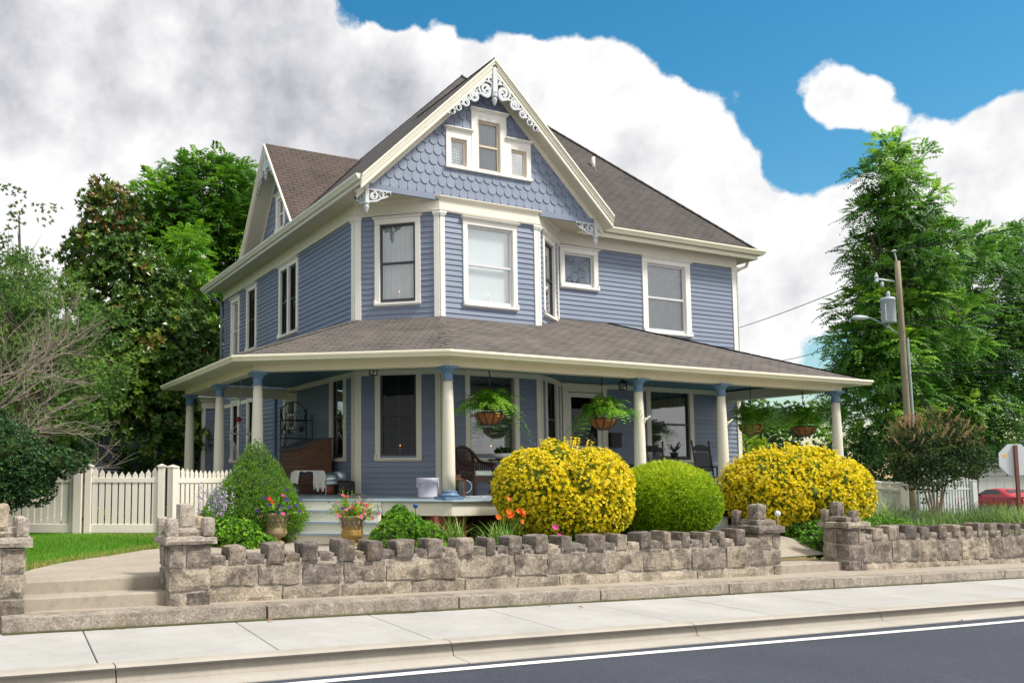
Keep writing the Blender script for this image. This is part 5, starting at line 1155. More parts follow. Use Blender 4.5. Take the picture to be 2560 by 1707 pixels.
# cone shaped dwarf spruce
t=thing('cone_spruce',(-4.74,-.95,-.8),'cone shaped dwarf spruce at the left of the porch steps','conifer'); lf=Leaf(); sp=[]
H0,H1=-.78,1.10
for z in np.arange(H0+.12,H1,.085):
    u=(z-H0)/(H1-H0); rad=1.16*(1-u)**.9*(1-.45*max(0,.22-u)/.22)+.015; m=max(1,int(rad*2*math.pi/.17))
    for k in range(m):
        a=2*math.pi*k/m+z*9+RNG.uniform(-.2,.2); q=.15*(.6+.8*RNG.random())*(.5+.7*(1-u)); ra=max(0,rad-q*.55)*(1+.05*math.sin(3*a+z*4)); sp.append((-4.74+ra*math.cos(a),-.95+ra*math.sin(a),z,q*1.05,q*1.05,q*.85))
n=26000; P,D,idx=in_spheres(n,sp,.86); tip=np.clip((D[:,2]+.6)*.4,0,.6); out_=unit(P-np.array([-4.55,-.95,-.3]))
for k in range(4): lf.quads(P,unit(D*.8+out_*.5+RNG.normal(0,.5,(n,3))+[0,0,.35]),RNG.uniform(.03,.058,n),.011,np.clip(RNG.uniform(0,.75,n)+.25*(np.array(sp)[idx][:,5]>.1)*RNG.random(n),0,1))
lf.build('foliage','lf_spruce',t); core(t,[(-4.74,-.95,-.35,.92,.92,.5),(-4.74,-.95,.1,.62,.62,.45),(-4.74,-.95,.55,.25,.25,.4)],'core_green',.95)
mb=MB(); mb.tube([(-4.74,-.95,-1.),(-4.74,-.95,.9)],[.06,.01]); obj('trunk',mb,'bark',t)
# low shrubs
bush('low_shrub',(-5.7,-2.6,-.8),[(-5.62,-2.75,-.66,.34,.34,.30),(-5.4,-2.75,-.76,.26,.26,.22),(-5.85,-2.6,-.62,.3,.3,.28),(-5.2,-2.8,-.80,.2,.2,.16),(-5.7,-2.5,-.5,.18,.18,.16)],'low bright green shrub behind the pillar with golden stones','shrub','lf_juniper','core_green',[dict(n=1700,k=6,L=.06,W=.03,vlo=.1,vhi=1,shell=.75)],ck=.7)
jp=[(-2.95,-3.55,-.62,.42,.40,.40),(-3.2,-3.6,-.72,.36,.36,.32),(-2.6,-3.6,-.70,.40,.36,.30),(-2.35,-3.7,-.82,.26,.26,.18),(-3.0,-3.5,-.42,.26,.26,.22),(-2.98,-3.5,-.26,.14,.14,.14)]
bush('juniper_shrub',(-2.9,-3.55,-.88),jp,'feathery green juniper with pale tips beside the right flower urn','shrub','lf_juniper','core_green',[dict(n=4200,k=5,L=.062,W=.016,vlo=.0,vhi=1,up=.7,shell=.8,spread=.7)],ck=.75)
gp=[(x,y,float(zg(x,y))+.03,.34,.26,.14) for x,y in ((-2.3,-4.6),(-1.7,-4.75),(-1.1,-5.05),(-.5,-5.3),(.2,-5.4),(-2.9,-4.5))]
bush('creeping_juniper',(-1.4,-4.8,-.9),gp,'low mat of bright green creeping juniper behind the middle of the wall','ground cover','lf_juniper','core_green',[dict(n=2600,k=5,L=.06,W=.02,vlo=.2,vhi=1,up=.6,shell=.7)],ck=.8)
gp=[(x,y,float(zg(x,y))+h,a,b,.26) for x,y,h,a,b in ((6.3,-4.75,.05,.5,.5),(6.9,-4.95,.05,.5,.42),(7.5,-5.0,.08,.5,.4),(6.1,-5.25,-.05,.36,.3),(6.6,-5.35,-.02,.45,.3),(8.1,-5.0,.05,.5,.4),(6.0,-4.2,.1,.4,.45),(5.85,-4.9,-.1,.3,.4))]
bush('creeping_juniper',(6.8,-4.9,-.95),gp,'bank of dark green creeping juniper between the two right pillars','ground cover','lf_juniper','core_green',[dict(n=3600,k=5,L=.08,W=.024,vlo=.0,vhi=.8,up=.5,shell=.75)],ck=.82)
# urns of petunias
def urn(mat,kind):
    t=thing('flower_urn',(0,0,0),None,None); mb=MB()
    prof=[(0,0),(.135,0),(.135,.03),(.10,.045),(.075,.075),(.085,.095),(.15,.12),(.178,.165),(.182,.20),(.172,.215),(.178,.228),(.172,.24),(.160,.25),(.163,.33),(.185,.40),(.225,.455),(.238,.465),(.240,.485),(.222,.49),(.20,.44)]
    n=48; mb.lathe(prof,n,cap=False); o=obj('urn',mb,mat,t,smooth=True)
    mb=MB()
    for k in range(16):   # leaf relief round the bell
        a=2*math.pi*k/16
        for z0,tl in ((.255,.10),(.33,.10)):
            a2=a+(.196 if z0>.3 else 0); r=.165+(.03 if z0>.3 else 0); c=Vector((r*math.cos(a2),r*math.sin(a2),z0)); tdir=Vector((-math.sin(a2),math.cos(a2),0)); od=Vector((math.cos(a2),math.sin(a2),0)); mb.add([c,c+tdir*.024+Vector((0,0,tl*.5))+od*.008,c+Vector((0,0,tl))+od*.02,c-tdir*.024+Vector((0,0,tl*.5))+od*.008,c+od*.016+Vector((0,0,tl*.5))],[(0,1,4),(1,2,4),(2,3,4),(3,0,4)])
    obj('leaf_relief',mb,mat,o)
    lf=Leaf(); n=130; a=RNG.uniform(0,6.28,n); el=RNG.uniform(.25,1.4,n); D=np.stack([np.cos(a)*np.cos(el),np.sin(a)*np.cos(el),np.sin(el)],1); base=np.stack([np.cos(a)*.12*RNG.random(n),np.sin(a)*.12*RNG.random(n),np.full(n,.45)],1)
    L=RNG.uniform(.22,.46,n)*(1+.25*(np.cos(a)>.6)); v=RNG.uniform(.3,.9,n)
    for i in range(7): p=base+D*(L*(i+1)/7)[:,None]; p[:,2]-=.10*((i+1)/7)**2; rosettes(lf,p,D,3,.042,.016,v,1.1)
    for i in range(7): lf.quads(base+D*(L*i/7)[:,None],D,L/6,.006,v*.6)
    lf.build('stems','lf_gold' if kind else 'lf_juniper',t)
    tips=base+D*L[:,None]; tips[:,2]-=.08; cols=[('petal_purple',30 if kind==0 else 26),('petal_red',10),('petal_pink',9 if kind==0 else 30)]; order=RNG.permutation(n); q=0
    side=(tips[order]@np.array([.9,-.4,0]))
    for nm,cnt in cols:
        sel=order[q:q+cnt]; q+=cnt; fl=Leaf(); P=tips[sel]; d=D[sel].copy(); d+=np.array([-.35,-.75,.2]); d=unit(d); ref=rdir(len(P)); A=unit(np.cross(d,ref)); B=np.cross(d,A); sz=RNG.uniform(.028,.042,len(P))
        for k in range(6):
            an=k*math.pi/3; fl.quads(P,A*math.cos(an)+B*math.sin(an)+d*.35,sz,sz*1.15,RNG.random(len(P)),U=d,fold=-.05)
        fl.build(nm.replace('petal_','')+'_petals',nm,t)
    return t
u1=urn('urn_stone',0); u1.location=(-4.62,-1.72,float(zg(-4.62,-1.72))+.012); u1.scale=(1.2,1.2,1.16); tag(u1,'grey stone urn of petunias standing in front of the cone shaped spruce','urn','stone urns of petunias by the steps')
u2=urn('urn_stained',1); u2.location=(-3.52,-2.72,float(zg(-3.52,-2.72))+.012); u2.rotation_euler=(0,0,1.1); u2.scale=(1.12,1.12,1.10); tag(u2,'orange stained stone urn of pink and purple petunias right of the porch steps','urn','stone urns of petunias by the steps')
# lavender coloured hosta blooms
def tuft(lf,c,n,Lr,W,lean,v,spread=.08,seg=4):
    a=RNG.uniform(0,6.28,n); base=np.array(c)+np.stack([RNG.normal(0,spread,n),RNG.normal(0,spread,n),np.zeros(n)],1); L=RNG.uniform(*Lr,n); le=RNG.uniform(.1,lean,n); h=np.stack([np.cos(a),np.sin(a),np.zeros(n)],1); p=base
    vv=RNG.uniform(*v,n)
    S=np.stack([-np.sin(a),np.cos(a),np.zeros(n)],1); V=[]
    for i in range(seg+1):
        t=i/seg; pos=base+h*(L*le*t**1.6)[:,None]+np.array([0,0,1.])*(L*(t-.42*le*t**2.4))[:,None]; w=W*(1-t**2)*.5+.001; V+= [pos-S*w,pos+S*w]
    V=np.stack(V,1); F=[]
    for i in range(seg): F.append(np.stack([np.arange(n)*(2*seg+2)+2*i,np.arange(n)*(2*seg+2)+2*i+1,np.arange(n)*(2*seg+2)+2*i+3,np.arange(n)*(2*seg+2)+2*i+2],1))
    F=np.concatenate(F); lf.V.append(V.reshape(-1,3)); lf.F.append(F+lf.n); lf.n+=n*(2*seg+2); lf.A.append(np.repeat(vv,2*seg+2)); return pos
t=thing('hosta_clump',(-5.6,-1.9,-.75),'clump of pale lilac flower spikes before the picket fence, left of the spruce','flowers'); lf=Leaf(); c=(-5.86,-1.85,float(zg(-5.9,-1.85)))
P,D=np.array(c)+RNG.normal(0,.15,(60,3))*[1.2,1,.2],None; D=rdir(60); D[:,2]=np.abs(D[:,2])+.2; rosettes(lf,P,D,6,.17,.09,RNG.uniform(.1,.8,60)); tp=tuft(lf,c,46,(.75,1.1),.008,.16,(.3,.7),.12); lf.build('leaves','lf_juniper',t)
fl=Leaf()
for k in range(9): p=tp.copy(); p[:,2]-=k*.038; fl.quads(p+RNG.normal(0,.012,p.shape),rdir(len(p))+[0,0,-.3],.06,.03,RNG.random(len(p)))
fl.build('lilac_flowers','petal_lilac',t)
# daylilies
def daylily(name,x,y,lab,nb,flowers,H=(.4,.72),seedv=(.1,.9),pet='petal_orange'):
    z=float(zg(x,y)); t=thing(name,(x,y,z),lab,'flowers'); lf=Leaf(); tuft(lf,(x,y,z),nb,H,.024,1.0,seedv,.12,6); tuft(lf,(x,y,z),int(nb*.2),(.2,.5),.018,1.4,(.85,1),.12,5); tips=[]
    for (dx,dy,h) in flowers: lf.quads(np.array([[x,y,z]]),np.array([[dx,dy,h]]),math.hypot(math.hypot(dx,dy),h),.014,.4)
    lf.build('leaf_blades','lf_blade',t)
    if flowers:
        fl=Leaf()
        for dx,dy,h in flowers:
            p=np.tile([[x+dx,y+dy,z+h]],(6,1)); ax=unit(np.array([[RNG.uniform(-.5,.3),-.8,.45]]))[0]; A=unit(np.cross(ax,[0,0,1.])); B=np.cross(A,ax); an=np.arange(6)*math.pi/3
            fl.quads(p,A*np.cos(an)[:,None]+B*np.sin(an)[:,None]+ax*.8,.075,.042,RNG.random(6),U=np.tile(ax,(6,1)),fold=-.1)
        fl.build('petals',pet,t)
daylily('daylily_clump',-2.12,-3.95,'clump of daylily leaves without flowers right of the feathery juniper',70,[])
daylily('daylily_clump',-1.72,-4.72,'daylily clump with orange flowers left of the big yellow bush',100,[(.10,-.1,.66),(.18,-.1,.62),(.34,-.08,.68),(.40,-.1,.62),(-.10,-.1,.58),(.16,0,.88),(.36,-.1,.50),(.12,-.12,.60),(.38,-.12,.66)])
daylily('daylily_clump',-.85,-5.0,'small daylily with pink blooms at the left foot of the big yellow bush',22,[(.02,-.05,.40),(.08,-.08,.26)],(.2,.4),pet='petal_pink')
daylily('daylily_clump',9.5,-3.9,'arching daylily leaves right of the wide yellow bush',80,[],(.5,.95))
daylily('daylily_clump',10.3,-2.6,'tall daylily stalks with one orange bloom before the right cream fence',14,[(.05,-.1,1.0)],(.4,.7))
# gazing balls
t=thing('gazing_ball',(-2.85,-3.95,-.9),'small blue glass ball on a stake in the feathery juniper','garden ball'); mb=MB(); mb.lathe([(.045*math.sin(a)+.0005,-.045*math.cos(a)) for a in np.linspace(0,math.pi,13)],18,(-2.85,-3.85,-.12),False); obj('ball',mb,'glass_ball_blue',t,smooth=True); mb=MB(); mb.tube([(-2.85,-3.85,-.9),(-2.85,-3.85,-.16)],.006,6); obj('stake',mb,'black_iron',t)
t=thing('gazing_ball',(4.35,-5.25,-.9),'clear glass globe on a stake right of the narrow entry pillar','garden ball'); mb=MB(); mb.lathe([(.055*math.sin(a)+.0005,-.055*math.cos(a)) for a in np.linspace(0,math.pi,13)],18,(4.33,-5.25,-.32),False); obj('globe',mb,'white_ceramic',t,smooth=True); mb=MB(); mb.tube([(4.33,-5.25,-1.1),(4.33,-5.25,-.37)],.006,6); obj('stake',mb,'galv_grey',t)
# lawns
def in_walk(x,y):
    a=(y<-2.35-.0*x)&(x>-9.4)&(x<-2.6); 
    lo=np.interp(x,[-9.35,-9.15,-8.6,-7.2,-5.6,-4.1],[-5.2,-4.6,-3.75,-2.75,-2.35,-1.55]); hi=np.interp(x,[-7.5,-7.3,-6.6,-5.6,-4.4,-2.7],[-5.2,-5.0,-4.7,-4.3,-3.7,-2.75]); return (y<lo)&(y>np.where(x<-7.4,-9,hi))&(x>-9.4)&(x<-2.7)
def grass(name,n,xr,yr,L,lab,ok=None,vlo=0,vhi=.9):
    x=RNG.uniform(*xr,n); y=RNG.uniform(*yr,n); m=np.ones(n,bool) if ok is None else ok(x,y); x,y=x[m],y[m]; n=len(x); z=zg(x,y)-.005; P=np.stack([x,y,z],1); a=RNG.uniform(0,6.28,n); S=np.stack([np.cos(a),np.sin(a),np.zeros(n)],1); D=rdir(n)*.45; D[:,2]=1; ll=(RNG.uniform(.6,1.2,n)*L)[:,None]; w=.006; patch=.5+.25*np.sin(x*2.1+np.sin(y*3))+.25*np.sin(y*2.7+x)
    V=np.stack([P-S*w,P+S*w,P+D*ll],1).reshape(-1,3); v=np.clip(RNG.uniform(vlo,vhi,n)*.7+patch*.25,0,.86); edge=RNG.random(n)<(.03+.25*(np.sin(x*1.3+2*np.sin(y*.9))*np.sin(y*1.7+x*.4)>.72)+(.5*((y<np.interp(x,[-9.35,-9.15,-8.6,-7.2,-5.6],[-5.2,-4.6,-3.75,-2.75,-2.35])+.22)&(x<-5)))); v[edge]=1
    o=npobj(name,V,np.arange(3*n).reshape(n,3),np.repeat(v,3),'lf_grass'); return tag(o,lab,'grass',None,'stuff')
grass('lawn_grass',120000,(-10.4,-4.9),(-4.9,-.2),.085,'bright green lawn between the left walk and the picket fence',lambda x,y:~in_walk(x,y)&~((x>-5.2)&(y>-1.4)))
grass('lawn_grass',30000,(-9.5,-4.2),(-.2,5.5),.09,'lawn seen between the pickets of the cream gate')
grass('lawn_grass',45000,(-7.0,3.2),(-5.95,-4.2),.08,'strip of grass right behind the long stone wall',lambda x,y:~in_walk(x,y))
grass('lawn_grass',34000,(5.9,19),(-5.8,-2.0),.09,'grass behind the right stone wall')
# fallen leaves on the pavement
for i,(x,y,s,rz,lab) in enumerate([(-6.6,-6.93,.10,.4,'curled brown leaf on the pavement below the stone ledge, nearest the left'),(-2.45,-6.95,.09,1.2,'brown leaf lying at the foot of the ledge in the middle of the pavement'),(-2.15,-7.25,.07,2.2,'thin brown leaf on the pavement right of the middle leaf'),(3.1,-9.2,.08,.9,'orange leaf lying on the dark road beside the white line')]):
    mb=MB(); zz=zs(x)+(.008 if y>-9 else -.162); mb.add([(x-s*.5*math.cos(rz),y-s*.5*math.sin(rz),zz),(x+s*.22*math.sin(rz),y-s*.22*math.cos(rz),zz+.02),(x+s*.5*math.cos(rz),y+s*.5*math.sin(rz),zz+.012),(x-s*.22*math.sin(rz),y+s*.22*math.cos(rz),zz+.02)],[(0,1,2),(0,2,3)]); o=obj('fallen_leaf',mb,'brown_leaf'); so=o.modifiers.new('t','SOLIDIFY'); so.thickness=.003; tag(o,lab,'leaf','fallen leaves on the pavement')

# ================================================================== TREES, POLE, FAR THINGS
def trunk(t,base,top,r0,r1,limbs,mat='bark',bend=.2):
    b,e=Vector(base),Vector(top); mid=b.lerp(e,.5)+Vector((bend,-bend*.5,0)); mb=MB(); P=curve([b,mid,e],14); mb.tube(P,[r0+(r1-r0)*i/(len(P)-1) for i in range(len(P))],9)
    for l in limbs:
        l=Vector(l)*.85+e*.08+b*.07; s=P[int(len(P)*min(.9,max(.25,.25+.6*RNG.random())))]; m=s.lerp(l,.5)+Vector((0,0,.08*(l-s).length)); q=curve([s,m,l],8); rr=r0*.42; mb.tube(q,[rr*(1-.85*i/(len(q)-1)) for i in range(len(q))],6)
        for k in range(3):
            a=q[len(q)//2]; e2=l+Vector(rdir(1)[0].tolist())*min(.6,(l-s).length*.2); mb.tube(curve([a,a.lerp(e2,.5)+Vector((0,0,.1)),e2],6),[rr*.4*(1-.8*i/6) for i in range(7)][:len(curve([a,a.lerp(e2,.5),e2],6))],5)
    return obj('trunk',mb,mat,t,smooth=True)
def tree_frond(name,base,top,sph,lab,mat,nclump,cr,per,pairs,L,lL,lW,r0=.22,group=None,shell=.6,lit_top=.0,ncl_v=(.1,.85),cat='tree',barkm='bark'):
    t=thing(name,base,lab,cat,group); C,D,_=in_spheres(nclump,sph,shell); limbs=C[RNG.choice(len(C),min(16,len(C)),replace=False)]
    n=nclump*per; idx=np.repeat(np.arange(nclump),per); off=rdir(n); P=C[idx]+off*(cr*RNG.random(n)**.5)[:,None]*[1,1,.65]; d=unit(off*.9+D[idx]*.4+rdir(n)*.6+[0,0,.25]); cv=RNG.uniform(*ncl_v,nclump)**1.3; v=np.clip(cv[idx]+RNG.normal(0,.08,n)+lit_top*off[:,2],0,1)  # leaves high in each clump paler, top light put into their colour
    lf=Leaf(); fronds(lf,P,d,pairs,L,lL,lW,v,.6); lf.build('crown',mat,t); trunk(t,base,top,r0,r0*.25,limbs,barkm); return t
def tree_ros(name,base,top,sph,lab,mat,nclump,cr,per,k,L,W,r0=.2,group=None,shell=.6,vf=None,spread=.9,vr=(.0,.7),cat='tree',barkm='bark',up=.3):
    t=thing(name,base,lab,cat,group); C,D,_=in_spheres(nclump,sph,shell); limbs=C[RNG.choice(len(C),min(14,len(C)),replace=False)]
    n=nclump*per; idx=np.repeat(np.arange(nclump),per); off=rdir(n); P=C[idx]+off*(cr*RNG.random(n)**.4)[:,None]*[1,1,.75]; d=unit(off+D[idx]*.6+[0,0,up]); cv=RNG.uniform(*vr,nclump); v=cv[idx]+RNG.normal(0,.1,n)
    if vf is not None: v=vf(P,v,off)
    lf=Leaf(); rosettes(lf,P,d,k,L,W,np.clip(v,0,1),spread); lf.build('crown',mat,t); trunk(t,base,top,r0,r0*.25,limbs,barkm); return t
# magnolia left
def magv(P,v,off):
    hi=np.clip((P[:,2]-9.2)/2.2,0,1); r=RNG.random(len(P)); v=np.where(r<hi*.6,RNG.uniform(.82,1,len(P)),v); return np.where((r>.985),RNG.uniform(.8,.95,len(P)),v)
msp=[(-4.9,15.6,10.0,.95,.95,1.4),(-5.0,15.6,8.6,1.5,1.4,1.2),(-4.2,15.5,7.2,2.2,2.,1.6),(-3.7,15.3,5.4,2.7,2.3,1.6),(-3.6,15.0,3.6,2.9,2.4,1.7),(-3.6,14.8,1.9,2.9,2.3,1.5),(-2.6,14.6,4.6,2.2,2.,2.),(-5.2,15.0,2.4,2.,1.8,1.5),(-2.2,14.4,2.2,2.,1.8,1.6)]
mg=tree_ros('magnolia_tree',(-3.9,15.4,-1),(-4.6,15.6,10.6),msp,'tall dark glossy magnolia with rusty new leaves on top, left of the house','lf_magnolia',620,.50,20,8,.24,.092,.26,None,.72,magv,.95,(.05,.78),barkm='bark')
fl=Leaf(); 
for p in ((-5.3,13.4,4.3),(-1.6,13.2,4.1),(-5.0,13.2,4.0),(-1.9,13.5,8.4),(-3.0,12.9,3.2)):
    q=np.tile([p],(8,1)); fl.quads(q,rdir(8)+[0,-.6,.3],.17,.10,RNG.random(8))
fl.build('blossom','petal_white',mg)
# walnut behind
wsp=[(1.9,26.5,15.2,2.4,2.2,2.2),(-.3,27.0,14.4,2.2,2.,1.6),(3.9,25.6,14.2,2.,2.,2.2),(1.2,26.4,12.4,3.0,2.4,2.0),(3.6,25.8,11.2,2.4,2.,2.),(-1.6,27.2,13.2,1.5,1.4,1.3),(1.5,26.4,9.6,3.2,2.6,2.),(2.6,25.9,7.0,3.,2.5,2.)]
tree_frond('walnut_tree',(2.2,26.3,-1.2),(2.,26.3,16),wsp,'airy green walnut tree rising behind the magnolia and the side gable','lf_walnut',330,.85,24,7,.66,.25,.09,.30,shell=.5,lit_top=.18)
tree_frond('young_walnut',(-.6,21.0,-1.2),(-.7,21,10.6),[(-.75,20.6,10.6,.7,.7,.8),(-.55,20.6,9.4,.8,.8,.7)],'yellow green treetop in front of the walnut, behind the magnolia','lf_walnut',40,.42,14,7,.5,.17,.06,.1,ncl_v=(.6,.95),lit_top=.1)
# cedar and shrubs at far left
csp=[(-8.8,5.3,4.4,1.0,1.,1.4),(-7.9,4.9,4.0,1.0,1.,1.3),(-7.0,4.6,3.4,.9,.9,1.15),(-8.2,5.0,2.4,1.4,1.1,1.4),(-9.4,5.5,3.2,1.2,1.,2.0),(-7.2,4.7,2.4,.9,.8,1.0)]
tree_ros('cedar_tree',(-8.2,5.1,-.9),(-8.2,5.1,5),csp,'dense dull green cedar left of the magnolia','lf_cedar',330,.33,34,6,.10,.022,.14,None,.75,None,.8,(.1,.9),up=.5)
tsp=[(-8.75,8.6,8.2,.42,.4,.5),(-9.25,8.7,7.7,.4,.4,.5),(-7.75,8.3,7.75,.5,.4,.28),(-8.5,8.5,7.2,.45,.4,.4),(-9.2,8.6,6.6,.7,.6,.6),(-8.2,8.4,6.5,.5,.5,.4),(-8.7,8.5,6.0,.9,.8,.6)]
tree_ros('slender_tree',(-8.6,8.6,-.9),(-8.6,8.5,7.7),tsp,'thin open treetop against the clouds at the left edge','lf_olive',75,.22,9,6,.10,.04,.08,None,.6,None,.9,(.2,.9))
tree_ros('background_tree',(-8.1,10.8,-.9),(-8.1,10.8,6),[(-8.2,10.8,5.0,1.7,1.5,1.5),(-9.3,11.2,3.6,2.0,1.6,2.0),(-7.4,10.6,3.2,1.7,1.5,1.6),(-8.6,11,1.6,2.2,1.6,1.6)],'grey green leafy tree filling the gap behind the bare branches','lf_cedar',260,.5,22,6,.15,.05,.15,None,.65,None,.9,(.15,1.))
# bare twiggy shrub
t=thing('bare_shrub',(-10.0,1.9,-.8),'tangle of bare grey brown branches at the left edge','shrub'); mb=MB(); r_=random.Random(4)
def twig(p,d,L,r,depth):
    q=[p]; dd=d.copy()
    for i in range(4): dd=(dd+Vector((r_.uniform(-.22,.22),r_.uniform(-.22,.22),r_.uniform(-.10,.12)))).normalized(); q.append(q[-1]+dd*L/4)
    mb.tube(q,[r*(1-.16*i) for i in range(5)],4 if depth<3 else 5,False)
    if depth==0: return
    for k in range(4 if depth>1 else 5):
        i=r_.randint(1,4); nd_=(dd+Vector((r_.uniform(-.8,.8),r_.uniform(-.6,.6),r_.uniform(-.45,.6)))).normalized(); twig(q[i],nd_,L*r_.uniform(.5,.75),r*.5,depth-1)
for k in range(9):
    an=r_.uniform(-.5,.5); el=r_.uniform(.1,1.0); twig(Vector((-9.95,1.9,.1+.27*k)),Vector((math.cos(el)*math.cos(an),math.cos(el)*math.sin(an)-.15,math.sin(el)*.75)).normalized(),1.75,.026,3)
obj('branches',mb,'twig_grey',t)
bush('dark_shrub',(-9.2,-.8,-.8),[(-9.3,-.7,.75,.75,.6,.62),(-8.9,-.8,.5,.55,.5,.45),(-9.5,-.6,.15,.7,.6,.5),(-8.45,-.95,.62,.40,.36,.30),(-8.15,-1.05,.62,.25,.25,.18),(-8.8,-.8,.15,.4,.4,.3),(-9.8,-.5,1.0,.7,.7,.7)],'dark green shrub hanging over the fence at the left edge','shrub','lf_dark','core_green',[dict(n=7500,k=5,L=.06,W=.026,vlo=.0,vhi=.9,up=.1,shell=.62)],ck=.55)
bush('dark_shrub',(-8.3,6.5,-.9),[(-8.6,6.2,1.1,1.0,.9,.8),(-7.6,6.,.9,.9,.8,.7),(-9.5,6.2,1.2,1.1,.9,1.)],'dark leafy shrub below the cedar behind the fence','shrub','lf_dark','core_green',[dict(n=5000,k=5,L=.09,W=.035,vlo=.1,vhi=1,up=.2,shell=.7)],ck=.75)
# shed behind the gate
t=thing('garden_shed',(-4.2,17,-1),'dark blue grey shed half hidden under the magnolia','shed'); mb=MB(); fr=frame((-6.6,13.6),(1,0)); clap(mb,fr,0,5.0,-1.1,2.2); obj('wall',mb,'shed_blue',t); mb=MB(); mb.box(-6.62,-6.5,13.5,13.6,-1.1,2.2); mb.box(-3.6,-3.48,13.5,13.59,-1.1,2.2); obj('corner_board',mb,'fence_cream',t); mb=MB(); mb.prism([(-6.8,13.3,2.2),(-1.4,13.3,2.2),(-1.4,16,3.2),(-6.8,16,3.2)],(0,0,.08)); obj('roof',mb,'roof_shingle',t,uv=lambda m,f,v:(m.v[v][0],m.v[v][1]))
mb=MB(); mb.box(-6.6,-1.6,13.65,16,-1.1,2.2); obj('shed_body',mb,'shed_blue',t)
for i,(x,y,s) in enumerate(((-6.9,4.5,.3),(-6.1,4.8,.26),(-5.2,5.0,.3))):
    bush('garden_shrub',(x,y,-.8),[(x,y,-.62,s,s,s*.9)],['yellow green shrub seen through the left gate pickets','small green shrub seen through the middle of the gate','green shrub seen through the fence right of the gate'][i],'shrub','lf_gold','core_green',[dict(n=500,k=6,L=.07,W=.035,vlo=.2,vhi=1,shell=.8)],'shrubs behind the gate')
# ---- right side trees
rsp=[(25.5,5.2,13.7,.75,.75,.85),(25.2,5.2,12.9,1.25,1.2,1.1),(25.7,5.2,12.0,1.2,1.2,.7),(25.1,5.4,11.4,1.5,1.4,.9),(25.9,5.2,10.7,1.3,1.2,.7),(25.4,5.4,9.9,1.7,1.6,1.0),(25.4,5.4,8.5,2.0,1.8,1.2),(28.2,4.5,10.5,1.1,1.,.75),(28.6,4.3,9.6,1.0,.9,.75),(26.9,4.8,9.8,1.2,1.1,.9),(25.4,5.7,7.2,2.1,2.,1.5),(24.9,6.1,5.8,2.1,1.9,1.4),(25.1,6.2,4.2,2.2,2.,1.5),(24.8,6.5,2.6,2.2,1.8,1.3),(27.3,5.6,6.4,2.,1.8,1.8)]
tree_frond('ailanthus_tree',(25.6,6.0,-1.3),(25.5,5.3,13.6),rsp,'tall bright green tree with drooping feathery leaves behind the utility pole','lf_walnut_right',260,.58,24,8,.62,.21,.064,.34,shell=.66,lit_top=.22)
rs2=[(33.5,6.6,9.6,2.2,2.,1.6),(35.3,5.6,10.9,1.5,1.4,1.1),(31.6,7.4,8.0,2.2,2.,1.6),(33.4,6.8,6.6,2.8,2.2,2.2),(31.0,7.6,5.6,2.2,2.,2.),(33.,7.,3.6,2.8,2.2,1.9),(30.6,7.8,3.4,1.9,1.8,1.7),(36.2,5.6,7.,2.4,2.2,2.6),(37.5,5.2,10.2,2.,2.,2.)]
tree_frond('walnut_tree',(33,7.5,-1.5),(33,7,10),rs2,'broad dense green tree at the right edge','lf_walnut_right',330,.74,24,7,.70,.22,.07,.32,shell=.5,lit_top=.22,ncl_v=(.0,.75))
hsp=[(x,y,z,1.3,1.2,1.1) for x,y,z in ((17.5,8.5,1.0),(19.3,7.5,1.1),(21.,7.0,.8),(22.6,6.6,.9),(19.5,8.,2.6),(21.5,7.4,2.3),(17.8,9,2.8),(23.8,6.2,.6),(16.5,9.5,1.5),(24.3,5.2,.4),(24.4,5.4,1.3))]
tree_ros('hedge_thicket',(20.,8,-1.2),(20,8,2.5),hsp,'dark green thicket behind the right porch end and the cream fence','lf_dark',240,.45,18,6,.13,.06,.12,None,.65,None,.9,(.1,1.),cat='hedge')
fsp=[(x,y,z,2.4,2.,2.2) for x,y,z in ((26,18,2.5),(29,17,3.5),(32,15,2.6),(24,19,1.6),(27.5,18,5))]
tree_ros('distant_tree',(28,17.5,-1.5),(28,17.5,5),fsp,'mid green tree seen under the right porch eave, between the hanging ferns','lf_cedar',230,.7,16,6,.26,.11,.2,None,.65,None,.9,(.1,1.))
tree_ros('tree_sapling',(16.2,5.6,-1),(16.2,5.6,2.),[(16.0,5.6,1.4,.9,.8,.8),(16.9,5.2,.9,.8,.7,.7)],'bright light green sapling behind the right end of the porch','lf_gold',40,.3,14,7,.13,.045,.05,None,.6,None,.8,(.2,.9))
# crepe myrtle on several stems
t=thing('crepe_myrtle',(11.6,-3.8,-.8),'small multi stemmed crepe myrtle with rusty seed heads behind the right wall','tree')
ksp=[(11.55,-3.9,.95,.95,.8,.62),(11.0,-3.65,.9,.6,.6,.55),(12.25,-4.1,.85,.6,.6,.5),(11.6,-3.9,1.5,.7,.6,.45),(11.0,-3.7,1.35,.45,.45,.35),(12.2,-4.15,1.3,.5,.45,.35),(11.5,-3.9,.4,.75,.6,.4)]
C,D,_=in_spheres(300,ksp,.55); n=300*20; idx=np.repeat(np.arange(300),20); off=rdir(n); P=C[idx]+off*(.17*RNG.random(n)**.5)[:,None]; d=unit(off+D[idx]*.6+[0,0,.3]); lf=Leaf(); rosettes(lf,P,d,5,.055,.026,RNG.uniform(.0,.66,300)[idx]+RNG.normal(0,.05,n),.9)
d=rdir(190); d[:,2]=np.abs(d[:,2]); pk=RNG.choice(6,190); S=np.array(ksp)[pk]; Pt=S[:,:3]+unit(d+[0,0,.5])*S[:,3:6]*1.0; keep=Pt[:,2]>1.05; Pt=Pt[keep]; dd=unit(d[keep]+[0,0,.9])
for i in range(7): rosettes(lf,Pt+dd*(.03*i),dd,4,.035,.014,RNG.uniform(.80,1,len(Pt)),1.0)
